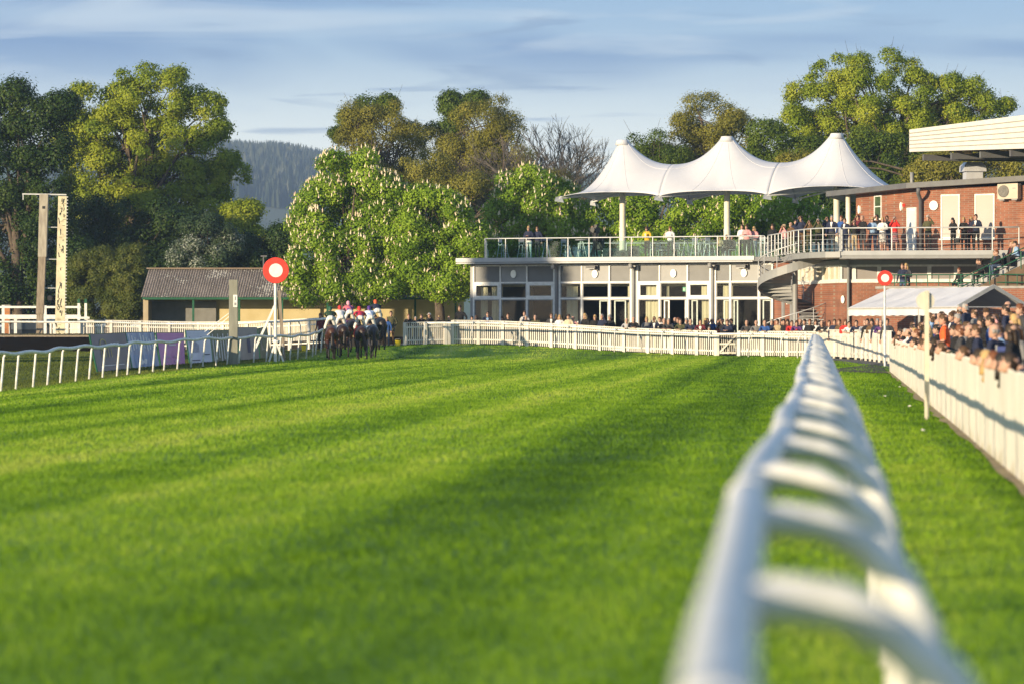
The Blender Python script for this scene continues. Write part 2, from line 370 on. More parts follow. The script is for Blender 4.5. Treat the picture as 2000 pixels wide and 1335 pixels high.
# grass: upright blades, coarser with distance, lying over in mower lanes
def blades(y0, y1, dens, wd, ht, k):
    margin = 3.0
    lm_ = 13.0 if y1 < 80 else 6.0; x0_, x1_ = -(.155 * y1 + lm_), min(.155 * y1 + margin, 14.6)
    n = int((x1_ - x0_) * (y1 - y0) * dens)
    y = RNG.uniform(y0, y1, n); x = RNG.uniform(x0_, x1_, n)
    keep = (x > -(.155 * y + lm_)) & (x < .155 * y + margin)
    right = np.where(y < 117, 5.05 + (y - 33.3) * .0944, 14.5)
    keep &= x < right + .02
    keep &= ~((y > 176.5) & (x > -8)) & (y < 183)
    x, y = x[keep], y[keep]; n = len(x)
    z = gz(x, y)
    u = x - .0892 * y                                               # across the straight
    lane = vnoise(u / 1.9 + 40, y / 170 + 7, 2)
    patch = vnoise(u / 1.5 + 9, y / 20 + 3, 4); fine = vnoise(x / .5, y / 1.1, 9)
    v = np.clip(.38 * lane + .22 * patch + .40 * fine + RNG.normal(0, .14, n), 0, 1)
    h = ht * (.80 + .15 * patch + .15 * fine) * RNG.uniform(.55, 1.3, n)
    h = np.where((vnoise(x / .35, y / .5, 12) > .86), h * 1.7, h)
    lean = (lane - .5) * 1.5 + RNG.normal(0, .4, n)
    lx = h * .55 * (lean * .45 + RNG.normal(0, .35, n)); ly = h * .55 * (lean + RNG.normal(0, .35, n))
    th = RNG.uniform(0, math.pi, n); ww = wd * RNG.uniform(.6, 1.3, n)
    cx, cy = np.cos(th) * ww / 2, np.sin(th) * ww / 2
    V = np.empty((n, 3, 3)); V[:, 0] = np.stack([x - cx, y - cy, z - .012], 1); V[:, 1] = np.stack([x + cx, y + cy, z - .012], 1)
    V[:, 2] = np.stack([x + lx, y + ly, z + h], 1)
    return V.reshape(-1, 3), v
parts = [blades(8, 22, 1100, .012, .034, 0), blades(22, 40, 640, .018, .033, 1), blades(40, 75, 300, .028, .034, 2), blades(75, 120, 130, .042, .038, 3), blades(120, 183, 60, .06, .045, 4)]
gm = np_mesh('grass', np.concatenate([p[0] for p in parts]), 3, turfmat('grass_blade', TURFCOLS, .45, False), np.concatenate([p[1] for p in parts]))
tag(put('grass', gm), 'short mown green turf covering the whole racecourse straight', 'grass', kind='stuff')

# paved apron and steps behind the outer fence, dark worn patch at its corner
def sheet_poly(name, pts, m, dz, sub=2.0):
    mb = MB(); 
    n = max(2, int((Vector(pts[3]) - Vector(pts[0])).length / sub)); k = max(2, int((Vector(pts[1]) - Vector(pts[0])).length / sub))
    vs = []
    for i in range(n + 1):
        a = Vector(pts[0]).lerp(Vector(pts[3]), i / n); b = Vector(pts[1]).lerp(Vector(pts[2]), i / n)
        for j in range(k + 1):
            q = a.lerp(b, j / k); vs.append((q.x, q.y, G(q.x, q.y) + dz))
    mb.add(vs, [(i * (k + 1) + j, i * (k + 1) + j + 1, (i + 1) * (k + 1) + j + 1, (i + 1) * (k + 1) + j) for i in range(n) for j in range(k)])
    return tag(mb.build(name, m, smooth=True), kind='structure')
PAVE = mat('tarmac', (.12, .115, .105), (.08, .078, .072), 2.5, .9, .2)
def fx(y): return 5.05 + (y - 33.3) * .0944                          # line of the near outer fence
sheet_poly('pavement', [(fx(15) + .15, 15, 0), (fx(15) + 30, 15, 0), (fx(117) + 30, 117, 0), (fx(117) + .15, 117, 0)], PAVE, .012)
sheet_poly('pavement', [(fx(117) + .3, 117.1, 0), (44, 117.1, 0), (44, 200, 0), (14.6, 172, 0)], PAVE, .012)
sheet_poly('pavement', [(-7, 179, 0), (14.5, 173.2, 0), (14.5, 184.5, 0), (-7, 200, 0)], PAVE, .02)
sheet_poly('dirt_path', [(10.4, 118, 0), (12.6, 112, 0), (13.0, 118.5, 0), (15.1, 141, 0)], mat('bare_soil', (.085, .065, .05), (.05, .04, .03), 3, .95, .4), .03, 1.5)
strip = MB(); ys_ = np.arange(20, 117.5, 1.2); vs_ = []
for y in ys_:
    a_ = .14 + .16 * (vnoise(y / 1.7, 0.0, 8) - .5); x = fx(y); vs_ += [(x - a_, y, G(x, y) + .030), (x + .12, y, G(x, y) + .034)]
strip.add(vs_, [(2 * i, 2 * i + 1, 2 * i + 3, 2 * i + 2) for i in range(len(ys_) - 1)])
tag(strip.build('soil_path', mat('dry_soil', (.36, .28, .17), (.20, .15, .085), 4, .95, .4)), kind='structure')
st = MB()
for i in range(7):
    x0 = 1.2 + i * .8; y0, y1, hh = 30, 118, .2 * (i + 1)
    st.add([(fx(y0) + x0, y0, -.1), (fx(y0) + x0 + .798, y0, -.1), (fx(y1) + x0 + .798, y1, -.1), (fx(y1) + x0, y1, -.1),
            (fx(y0) + x0, y0, hh), (fx(y0) + x0 + .798, y0, hh), (fx(y1) + x0 + .798, y1, hh), (fx(y1) + x0, y1, hh)],
           [(4, 5, 6, 7), (0, 1, 5, 4), (1, 2, 6, 5), (2, 3, 7, 6), (3, 0, 4, 7)])
tag(st.build('terrace_step_ground', CONC), kind='structure')
def stepz(x, y):
    if 30 < y < 118:
        t = (x - fx(y) - 1.2) / .8
        if t > 0: return .2 * (min(int(t), 6) + 1)
    return G(x, y)

# ------------------------------------------------------------------ far hills with a wood, and the air in between
def hill(name, x0, x1, y0, y1, zf, m, nx=70, ny=40):
    vs = []; 
    for j in range(ny + 1):
        for i in range(nx + 1):
            x = x0 + (x1 - x0) * i / nx; y = y0 + (y1 - y0) * j / ny
            vs.append((x, y, zf(x, y, j / ny)))
    fs = [(j * (nx + 1) + i, j * (nx + 1) + i + 1, (j + 1) * (nx + 1) + i + 1, (j + 1) * (nx + 1) + i) for j in range(ny) for i in range(nx)]
    return tag(MB().add(vs, fs).build(name, m, smooth=True), kind='structure')
def fieldmat():
    m, nt, b = nodes('far_fields')
    tc = N(nt, 'ShaderNodeTexCoord'); mp = N(nt, 'ShaderNodeMapping'); mp.inputs['Scale'].default_value = (.012, .0025, .01); nt.links.new(tc.outputs['Object'], mp.inputs[0])
    vo = N(nt, 'ShaderNodeTexVoronoi'); vo.inputs['Scale'].default_value = 1; nt.links.new(mp.outputs[0], vo.inputs['Vector'])
    rp = ramp(nt, [(0, (.05, .10, .03)), (.4, (.10, .15, .05)), (.7, (.07, .09, .04)), (1, (.14, .15, .08))]); nt.links.new(vo.outputs['Color'], rp.inputs[0])
    nt.links.new(rp.outputs[0], b.inputs['Base Color']); b.inputs['Roughness'].default_value = .9; return m
FIELD = fieldmat()
def hz(x, y, t):
    ridge = 143 - 5 * ((x + 245) / 70) + 5 * math.sin(x / 55.) + 2 * math.sin(x / 17.)
    if x > -80: ridge = 120 + 22 * math.sin((x + 100) / 260.) 
    return 2 + ridge * float(sstep(t ** .9))
hill('hill', -1400, 1400, 1500, 3100, hz, FIELD, 140, 40)
wood = []
for i in range(9000):
    x = random.uniform(-330, -140); t = random.uniform(.52, 1.0) if i % 5 else random.uniform(.24, .5)
    y = 1500 + 1600 * t
    if t < .5 and vnoise(x / 40, t * 14, 3) < .62: continue
    z = hz(x, y, t); h = random.uniform(9, 19) * (1 if t > .5 else .7); r = h * random.uniform(.16, .24) * (1 if t > .5 else 1.8)
    a = random.uniform(0, 6.28)
    pts = [(x + r * math.cos(a + k * 2.094), y + r * math.sin(a + k * 2.094), z) for k in range(3)]; top = (x, y, z + h)
    for k in range(3): wood += [pts[k], pts[(k + 1) % 3], top]
wm = np_mesh('hillside_wood', np.array(wood), 3, leafmat('far_conifer', [(.02, .035, .022), (.045, .06, .03)], .1), np.repeat(RNG.uniform(0, 1, len(wood) // 9), 3))
tag(put('hillside_wood', wm), 'dark conifer wood covering the far blue hillside', 'woodland', kind='stuff')

m, nt2, b = nodes('air'); nt2.nodes.remove(b)
pv = N(nt2, 'ShaderNodeVolumePrincipled'); pv.inputs['Density'].default_value = .00021; pv.inputs['Color'].default_value = (.52, .70, .98, 1); pv.inputs['Anisotropy'].default_value = .2
nt2.links.new(pv.outputs[0], nt2.nodes['Material Output'].inputs['Volume'])
hzbox = MB().box((0, 1500, 109), (3600, 3400, 222)).build('haze', m)
tag(hzbox, 'thin blue haze over the far hills', 'haze', kind='stuff')
# ------------------------------------------------------------------ trees
def limb_path(a, b, bend=.15, k=5):
    a = Vector(a); b = Vector(b); L = (b - a).length
    off = Vector((random.uniform(-1, 1), random.uniform(-1, 1), random.uniform(.0, 1.2))) * L * bend
    return [a.lerp(b, t) + off * math.sin(math.pi * t) for t in [i / k for i in range(k + 1)]]

def leaves(cent, nper, sig, size, outward, asp=1.0):
    """cent (n,3) clump centres -> diamond leaf faces round them"""
    n = len(cent) * nper
    c = np.repeat(cent, nper, 0); o = np.repeat(outward, nper, 0)
    p = c + RNG.normal(0, 1, (n, 3)) * sig * np.array([1, 1, .75])
    nrm = o * 1.1 + RNG.normal(0, .36, (n, 3)) + np.array([0, 0, .25])
    nrm /= np.linalg.norm(nrm, axis=1)[:, None] + 1e-9
    t = np.cross(nrm, RNG.normal(0, 1, (n, 3))); t /= np.linalg.norm(t, axis=1)[:, None] + 1e-9
    b = np.cross(nrm, t)
    s = size * RNG.uniform(.55, 1.25, n)[:, None]
    V = np.empty((n, 4, 3)); V[:, 0] = p - t * s * .6; V[:, 1] = p - b * s * .42 * asp + nrm * s * .12; V[:, 2] = p + t * s * .6; V[:, 3] = p + b * s * .42 * asp + nrm * s * .12
    return V.reshape(-1, 4, 3)

def tree(name, label, d, base, blobs, lm, n_cl=500, nper=22, sig=.42, size=.2, trunk=.35, limbs=14, dy=.75, shell=(.62, 1.04), group=None, cat='tree', flower=None, n_fl=0, dens=1.2, bark=None, fork=.35, spikes=0, hang=0.0):
    """crown = solid clumps of leaves through ellipsoids given where they stand (outline column, row, half sizes at distance d)"""
    cs, rs, wt = [], [], []
    for bl in blobs:
        px, py, rx, ry = bl[:4]; off = bl[4] if len(bl) > 4 else 0
        c = P(px, py, d); k = d / F
        cs.append((c.x, c.y + off, c.z)); rs.append((rx * k, max(rx, ry * .8) * k * dy, ry * k)); wt.append((rx * ry) ** .9)
    cs, rs, wt = np.array(cs), np.array(rs), np.array(wt); wt = wt / wt.sum()
    LB, OUT, LR_ = [], [], []
    lobe = sig * 2.2
    for i in range(len(cs)):                                         # boughs: rounded lobes set over each crown mass
        area = 4 * math.pi * ((rs[i][0] * rs[i][1]) ** 1.6 / 3 + (rs[i][0] * rs[i][2]) ** 1.6 / 3 + (rs[i][1] * rs[i][2]) ** 1.6 / 3) ** (1 / 1.6)
        n = max(5, int(dens * area / (math.pi * lobe * lobe)))
        dr = RNG.normal(0, 1, (n, 3)); dr /= np.linalg.norm(dr, axis=1)[:, None]
        rr = shell[0] + (shell[1] - shell[0]) * RNG.uniform(0, 1, n) ** .5
        lump = .93 + .28 * vnoise(dr[:, 0] * 2.6 + i * 7 + 50, dr[:, 2] * 2.6 + dr[:, 1] * 1.7 + i * 3 + 50, 6)
        p = cs[i] + dr * np.maximum(rs[i] - lobe * .6, rs[i] * .4) * (rr * lump)[:, None]
        deep = np.zeros(n, bool)
        for j in range(len(cs)):
            if j != i: deep |= (((p - cs[j]) / rs[j]) ** 2).sum(1) < .34
        LB.append(p[~deep]); OUT.append(dr[~deep]); LR_.append(lobe * RNG.uniform(.55, 1.25, (~deep).sum()))
    CL = np.concatenate(LB); OUT = np.concatenate(OUT); LR_ = np.concatenate(LR_)
    zb = G(cs[:, 0].mean(), d); ok = CL[:, 2] > zb + .3; CL, OUT, LR_ = CL[ok], OUT[ok], LR_[ok]
    tot = int(n_cl * nper * (2.8 if d < 300 and base[0] > -100 else 1.0)); pk = LR_ ** 2 / (LR_ ** 2).sum(); who = RNG.choice(len(CL), tot, p=pk)
    dd = RNG.normal(0, 1, (tot, 3)) + OUT[who] * .55 + np.array([0, 0, .25]); dd /= np.linalg.norm(dd, axis=1)[:, None]
    rad = LR_[who] * (.45 + .62 * RNG.uniform(0, 1, tot) ** .55)
    stray = RNG.uniform(0, 1, tot) < .20; rad = np.where(stray, LR_[who] * RNG.uniform(.6, 1.4, tot), rad)
    pos = CL[who] + dd * rad[:, None] * np.array([1, 1, .78]) + RNG.normal(0, .05, (tot, 3))
    V = leaves(pos, 1, 0.0, size * (1.0 if base[0] < -100 else .68 if lm is L_OAK else .56), dd)
    lv = RNG.uniform(0, 1, len(CL))
    v = np.clip(.62 * lv[who] + .38 * RNG.uniform(0, 1, tot), 0, 1)
    b0 = Vector((GX(base[0], d), d + (base[1] if len(base) > 1 else 0), 0)); b0.z = G(b0.x, b0.y) - .1
    root = empty(name, b0, label=label, cat=cat, group=group)
    V = V - np.array(b0)
    put('crown', np_mesh('crown', V.reshape(-1, 3), 4, lm, v), root)
    if trunk:
        tb = MB(); top = Vector(((cs[:, 0] * wt).sum(), (cs[:, 1] * wt).sum(), (cs[:, 2] * wt).sum())) - b0
        top.z = max(top.z, 1.0)
        tp = limb_path((0, 0, 0), top * 1.0, .03, 6)
        tb.tube(tp, [trunk * (1.35 if i == 0 else 1 - .10 * i) for i in range(7)], 9)
        idx = RNG.choice(len(CL), min(limbs, len(CL)), replace=False)
        for q in idx:
            e = Vector(CL[q]) - b0; f = random.uniform(fork, .95)
            s = tp[0].lerp(tp[-1], f); r0 = trunk * random.uniform(.22, .45)
            tb.tube(limb_path(s, e, .12, 5), [r0 * (1 - i / 5.6) for i in range(6)], 6)
            for _ in range(3):                                      # twigs off the limb
                m_ = s.lerp(e, random.uniform(.5, .9)); k2 = Vector(CL[RNG.integers(len(CL))]) - b0
                if (k2 - m_).length < 4.5: tb.tube(limb_path(m_, k2, .1, 3), [r0 * .3, r0 * .22, r0 * .15, .012], 4)
        for _ in range(spikes):                                     # bare shoots beyond the leaves
            q = RNG.integers(len(CL)); e = Vector(CL[q]) - b0; o = Vector(OUT[q]) + Vector((0, 0, .8))
            tb.tube([e - o * .6, e + o * random.uniform(.3, 1.1)], [.03, .008], 3)
        tb.build('trunk', bark or BARK, root, smooth=True)
    if n_fl:
        idx = np.nonzero((OUT[:, 1] < .55))[0]; idx = RNG.choice(idx, n_fl)
        FV = []
        for q in idx:
            e_ = RNG.normal(0, .75, 3) + OUT[q] * .8 + np.array([0, -.25, .35]); e_ /= np.linalg.norm(e_)
            p = CL[q] + e_ * LR_[q] * np.array([1, 1, .8]) * RNG.uniform(.92, 1.08) - np.array(b0)
            h = RNG.uniform(.17, .31); r = h * RNG.uniform(.17, .24); tx, ty = RNG.normal(0, .06, 2)
            a = [p + np.array([r * .7 * math.cos(k * 1.257), r * .7 * math.sin(k * 1.257), 0]) for k in range(5)]
            bb = [p + np.array([r * math.cos(k * 1.257) + tx * .3, r * math.sin(k * 1.257) + ty * .3, h * .28]) for k in range(5)]
            t = p + np.array([tx, ty, h])
            for k in range(5):
                FV += [a[k], a[(k + 1) % 5], bb[(k + 1) % 5], bb[k]]; FV += [bb[k], bb[(k + 1) % 5], t, t]
        put('blossom', np_mesh('blossom', np.array(FV), 4, flower, np.repeat(RNG.uniform(0, 1, n_fl), 10)), root)
    return root

L_CHEST = leafmat('chestnut_leaf', [(0.0784, 0.157, 0.00672), (0.157, 0.269, 0.0123), (0.246, 0.375, 0.0224), (0.347, 0.47, 0.0448)], 0.4)
L_OAK = leafmat('oak_leaf', [(0.1, 0.163, 0.01), (0.194, 0.263, 0.015), (0.3, 0.356, 0.025), (0.4, 0.413, 0.0438)], 0.38)
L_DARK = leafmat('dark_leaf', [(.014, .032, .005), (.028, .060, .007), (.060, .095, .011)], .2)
L_MID = leafmat('mid_leaf', [(0.048, 0.09, 0.0096), (0.09, 0.142, 0.012), (0.168, 0.222, 0.0204)], 0.38)
L_BRONZE = leafmat('bronze_leaf', [(0.12, 0.126, 0.018), (0.216, 0.21, 0.0288), (0.324, 0.3, 0.054)], 0.38)
L_HEDGE = leafmat('hedge_leaf', [(0.0345, 0.0575, 0.0092), (0.0805, 0.103, 0.0149), (0.144, 0.155, 0.0276)], 0.2)
L_HAW = leafmat('hawthorn_leaf', [(.02, .045, .015), (.035, .065, .022), (.06, .09, .045), (.40, .43, .38)], .2)
FLOWER = leafmat('chestnut_candle', [(.72, .62, .42), (.78, .70, .52), (.74, .55, .42)], .15)
HAWF = leafmat('hawthorn_bloom', [(.16, .19, .17), (.32, .35, .33)], .1)

# horse chestnuts round the clubhouse
CG = 'horse chestnuts in bloom'
tree('chestnut_tree', 'tallest horse chestnut thick with cream candles beside the shed', 197, (668,), [(675, 350, 62, 66), (650, 430, 78, 80), (735, 400, 56, 62), (650, 520, 88, 72), (740, 490, 62, 78), (612, 555, 48, 42), (700, 556, 66, 40)],
     L_CHEST, 1500, 24, .36, .23, .38, 16, .7, (.66, 1.05), CG, flower=FLOWER, n_fl=1700, dens=1.6)
tree('chestnut_tree', 'lower horse chestnut leafy to the ground left of the glazed pavilion', 196.5, (860,), [(835, 425, 80, 58), (800, 490, 66, 62), (890, 470, 58, 72), (780, 545, 66, 38), (865, 540, 72, 48), (915, 520, 26, 50)],
     L_CHEST, 1350, 24, .36, .23, .36, 16, .66, (.66, 1.05), CG, flower=FLOWER, n_fl=620, dens=1.6)
tree('chestnut_tree', 'round horse chestnut behind the left end of the roof terrace', 205, (1040,), [(1045, 385, 78, 62), (1000, 440, 58, 62), (1085, 440, 66, 62), (1020, 490, 70, 40)],
     L_CHEST, 1050, 22, .38, .24, .34, 10, .7, (.66, 1.05), CG, flower=FLOWER, n_fl=800, dens=1.5)
tree('chestnut_tree', 'horse chestnut seen between the left and middle canopy poles', 206, (1290,), [(1215, 430, 72, 56), (1300, 415, 72, 50), (1370, 430, 62, 55), (1290, 480, 110, 34), (1160, 440, 40, 50)],
     L_CHEST, 1050, 22, .38, .24, .34, 10, .6, (.66, 1.05), CG, flower=FLOWER, n_fl=520, dens=1.5)
tree('chestnut_tree', 'horse chestnut seen between the middle and right canopy poles', 205, (1500,), [(1460, 425, 66, 54), (1540, 415, 62, 52), (1500, 470, 90, 44), (1585, 445, 34, 46)],
     L_CHEST, 950, 22, .38, .24, .34, 10, .6, (.66, 1.05), CG, flower=FLOWER, n_fl=520, dens=1.5)

# woodland behind the left of the course
TG = 'tall trees behind the racecourse'
tree('oak_tree', 'large spreading golden green oak with visible limbs behind the hedge', 242, (215, 0), [(290, 190, 92, 58), (185, 215, 74, 55), (390, 235, 62, 62), (250, 290, 110, 70), (415, 300, 52, 50), (450, 345, 40, 42), (350, 370, 92, 70), (180, 330, 80, 80), (430, 420, 70, 52), (270, 420, 110, 70), (130, 240, 36, 44)],
     L_OAK, 2300, 24, .38, .22, .55, 60, .55, (.5, 1.12), TG, spikes=0, dens=1.15)
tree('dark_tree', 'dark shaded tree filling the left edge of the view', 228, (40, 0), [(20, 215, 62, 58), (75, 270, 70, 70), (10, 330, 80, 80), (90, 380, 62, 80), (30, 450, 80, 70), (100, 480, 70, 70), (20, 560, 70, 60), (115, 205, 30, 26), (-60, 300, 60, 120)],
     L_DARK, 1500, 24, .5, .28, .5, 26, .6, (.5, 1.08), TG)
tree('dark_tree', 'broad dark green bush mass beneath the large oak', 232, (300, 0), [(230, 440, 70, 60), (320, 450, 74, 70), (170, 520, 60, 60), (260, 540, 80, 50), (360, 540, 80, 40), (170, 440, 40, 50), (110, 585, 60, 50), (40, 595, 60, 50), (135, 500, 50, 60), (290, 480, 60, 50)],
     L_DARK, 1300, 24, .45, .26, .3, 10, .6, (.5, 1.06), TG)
tree('hawthorn_bush', 'hawthorn dusted with white blossom behind the shed roof', 222, (410, 0), [(410, 460, 52, 46), (380, 500, 46, 40), (440, 500, 44, 40)],
     L_HAW, 520, 22, .36, .2, .2, 6, .7, (.6, 1.05), cat='bush')
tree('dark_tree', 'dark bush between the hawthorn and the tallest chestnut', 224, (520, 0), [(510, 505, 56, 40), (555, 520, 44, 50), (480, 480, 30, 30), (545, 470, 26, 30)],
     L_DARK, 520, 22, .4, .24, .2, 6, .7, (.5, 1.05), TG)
tree('small_tree', 'bright olive young tree edging the distant hill view', 236, (505, 0), [(470, 420, 34, 36), (465, 460, 44, 36), (515, 470, 26, 22)], L_OAK, 420, 20, .4, .22, .2, 10, .6, (.4, 1.1), TG)
tree('hedge_bush', 'clipped olive hornbeam bush left of the shed, shorter of the pair', 212, (185, 0), [(185, 545, 56, 56), (160, 560, 34, 60), (190, 590, 60, 44), (150, 590, 30, 46), (200, 520, 30, 36)], L_HEDGE, 1000, 24, .22, .16, .15, 4, .7, (.75, 1.0), 'olive hedge bushes', cat='bush', dens=2.0)
tree('hedge_bush', 'taller pointed olive hornbeam bush against the shed end', 211, (255, 0), [(250, 545, 34, 64), (262, 510, 20, 34), (245, 590, 40, 40), (262, 560, 20, 60)], L_HEDGE, 900, 24, .22, .16, .15, 4, .8, (.75, 1.0), 'olive hedge bushes', cat='bush', dens=2.0)

# woodland behind the clubhouse
tree('oak_tree', 'bronze oak with green leaf sprays rising behind the tallest chestnut', 262, (735, 0), [(735, 245, 64, 52), (795, 270, 40, 50), (700, 260, 40, 40), (760, 320, 80, 60), (700, 320, 50, 40)],
     L_BRONZE, 850, 20, .42, .2, .45, 40, .6, (.35, 1.1), TG, spikes=120)
tree('lime_tree', 'fresh green lime showing through behind the bronze oak', 266, (700, 0), [(735, 205, 34, 28), (695, 225, 34, 30), (665, 262, 24, 20)], L_MID, 260, 22, .42, .28, .3, 8, .7, (.5, 1.1), TG)
tree('oak_tree', 'rounded bronze oak between the lime and the bare tree', 258, (950, 0), [(945, 245, 66, 56), (985, 290, 60, 60), (920, 320, 66, 60), (1000, 350, 50, 50), (860, 300, 50, 50), (950, 390, 70, 44), (850, 350, 40, 40)],
     L_BRONZE, 1200, 20, .42, .2, .45, 60, .6, (.35, 1.08), TG, spikes=160)
tree('lime_tree', 'fresh green lime peeking out left of the rounded bronze oak', 264, (890, 0), [(885, 210, 32, 26), (872, 250, 34, 30), (930, 212, 30, 26), (885, 300, 40, 40)], L_MID, 420, 22, .42, .28, .3, 8, .7, (.5, 1.1), TG)
tree('olive_tree', 'loose olive brown tree filling the gap above the low chestnut', 250, (830, 0), [(830, 340, 60, 40), (900, 370, 60, 36), (770, 365, 40, 36), (1080, 370, 50, 40), (1020, 380, 40, 40)], L_BRONZE, 700, 20, .42, .21, .3, 24, .6, (.4, 1.1), TG, spikes=80)

def bare_tree(name, label, d, px, top, spread, seed):
    rnd = random.Random(seed); b0 = Vector((GX(px, d), d, G(GX(px, d), d) - .1)); H = P(px, top, d).z - b0.z
    root = empty(name, b0, label=label, cat='tree', group=TG); tb = MB(); tw = MB()
    def grow(p, v, L, r, lv):
        q = p + v * L; mid = p.lerp(q, .5) + Vector((rnd.uniform(-1, 1), rnd.uniform(-1, 1), 0)) * L * .07
        (tb if lv < 3 else tw).tube([p, mid, q], [r, r * .85, r * .7], 5 if lv < 3 else 3, cap=False)
        if lv >= 7: return
        for _ in range(3 if lv > 0 else 4):
            a = Vector((rnd.gauss(0, spread), rnd.gauss(0, spread), rnd.uniform(.0, .5)))
            grow(p.lerp(q, rnd.uniform(.55, 1)), (v + a).normalized(), L * rnd.uniform(.60, .82), max(r * .66, .016), lv + 1)
    grow(Vector((0, 0, 0)), Vector((0, 0, 1)), H * .30, .26, 0)
    m = mat('pale_bark', (.20, .17, .14), (.13, .11, .09), 5, .9)
    tb.build('trunk', m, root, smooth=True); tw.build('crown', m, root)
    return root
bare_tree('bare_tree', 'leafless grey tree of fine twigs right of the bronze oak', 262, 1035, 150, .50, 3)
bare_tree('bare_tree', 'smaller leafless tree with drooping twigs left of the canopy', 255, 1095, 215, .55, 8)

tree('oak_tree', 'round topped olive oak behind the middle canopy peak', 252, (1400, 0), [(1385, 235, 66, 52), (1440, 275, 56, 50), (1330, 280, 52, 48), (1400, 320, 84, 50), (1290, 320, 44, 40)],
     L_BRONZE, 1100, 20, .42, .21, .4, 40, .6, (.4, 1.07), TG, spikes=70)
tree('scrub_tree', 'thin twiggy tree behind the left canopy peak', 250, (1280, 0), [(1265, 290, 46, 46), (1300, 330, 60, 50), (1250, 330, 30, 36)], L_MID, 330, 18, .42, .2, .25, 30, .7, (.3, 1.15), TG, spikes=140)
tree('plane_tree', 'wide bright green tree with airy twigs above the right canopy peak', 246, (1720, 0), [(1700, 165, 110, 62), (1610, 195, 76, 52), (1820, 190, 96, 64), (1730, 230, 130, 60), (1590, 250, 66, 50), (1880, 215, 60, 50), (1930, 215, 36, 26), (1650, 280, 80, 50), (1560, 215, 34, 30), (1840, 250, 80, 50), (1960, 205, 20, 16)],
     L_OAK, 1900, 22, .36, .20, .5, 90, .55, (.4, 1.15), TG, spikes=300, dens=.8)
tree('dark_tree', 'dark green thicket behind the right canopy peak', 238, (1720, 0), [(1700, 310, 80, 60), (1760, 330, 66, 60), (1640, 330, 70, 60), (1560, 310, 60, 50), (1500, 290, 50, 50), (1740, 390, 70, 40)],
     L_MID, 1100, 22, .46, .25, .35, 14, .6, (.5, 1.05), TG)
tree('olive_tree', 'olive brown tree seen under the grandstand roof', 236, (1900, 0), [(1840, 335, 66, 40), (1930, 330, 70, 44), (2000, 335, 60, 44), (1880, 300, 60, 40), (1560, 345, 60, 40)],
     L_BRONZE, 900, 20, .44, .23, .35, 20, .6, (.45, 1.05), TG)
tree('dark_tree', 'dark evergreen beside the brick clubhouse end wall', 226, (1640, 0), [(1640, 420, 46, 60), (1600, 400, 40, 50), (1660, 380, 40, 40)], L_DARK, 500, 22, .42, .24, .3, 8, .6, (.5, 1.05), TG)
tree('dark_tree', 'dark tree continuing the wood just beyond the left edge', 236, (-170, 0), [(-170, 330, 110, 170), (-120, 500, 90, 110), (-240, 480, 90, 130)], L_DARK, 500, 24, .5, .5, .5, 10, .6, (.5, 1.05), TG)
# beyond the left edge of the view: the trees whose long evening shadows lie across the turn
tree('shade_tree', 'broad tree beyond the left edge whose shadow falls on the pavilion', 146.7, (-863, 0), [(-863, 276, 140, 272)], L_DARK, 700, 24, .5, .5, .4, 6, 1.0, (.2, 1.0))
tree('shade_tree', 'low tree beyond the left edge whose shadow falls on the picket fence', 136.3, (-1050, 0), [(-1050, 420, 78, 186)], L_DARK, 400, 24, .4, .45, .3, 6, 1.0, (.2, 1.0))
# ------------------------------------------------------------------ running rails
def post_mesh(h, out=.40, r=.026):
    if out < .3:                                                    # plain raked leg with a short hook
        return MB().tube([(0, 0, h - .01), (.05, 0, h - .035), (.085, 0, h - .11), (.10, 0, h - .3), (.15, 0, .3), (.18, 0, -.15)], [(r * 1.1, r)] * 6, 8).mesh('post', WHITEPVC, True)
    pts = [(0, 0, h - .02), (.07, 0, h + .015), (.16, 0, h + .005), (.24, 0, h - .05), (.31, 0, h - .13), (.36, 0, h - .26), (.385, 0, h - .45), (.40, 0, -.15)]
    return MB().tube([(p[0] * out / .4, 0, p[2]) for p in pts], [(r * 1.25, r)] * 8, 8).mesh('post', WHITEPVC, True)
def along(pts, step):
    """points every `step` along a polyline, with directions"""
    out = []; carry = 0.0
    for a, b in zip(pts[:-1], pts[1:]):
        a = Vector(a); b = Vector(b); L = (b - a).length; d = (b - a) / L; t = carry
        while t < L: out.append((a + d * t, d)); t += step
        carry = t - L
    return out
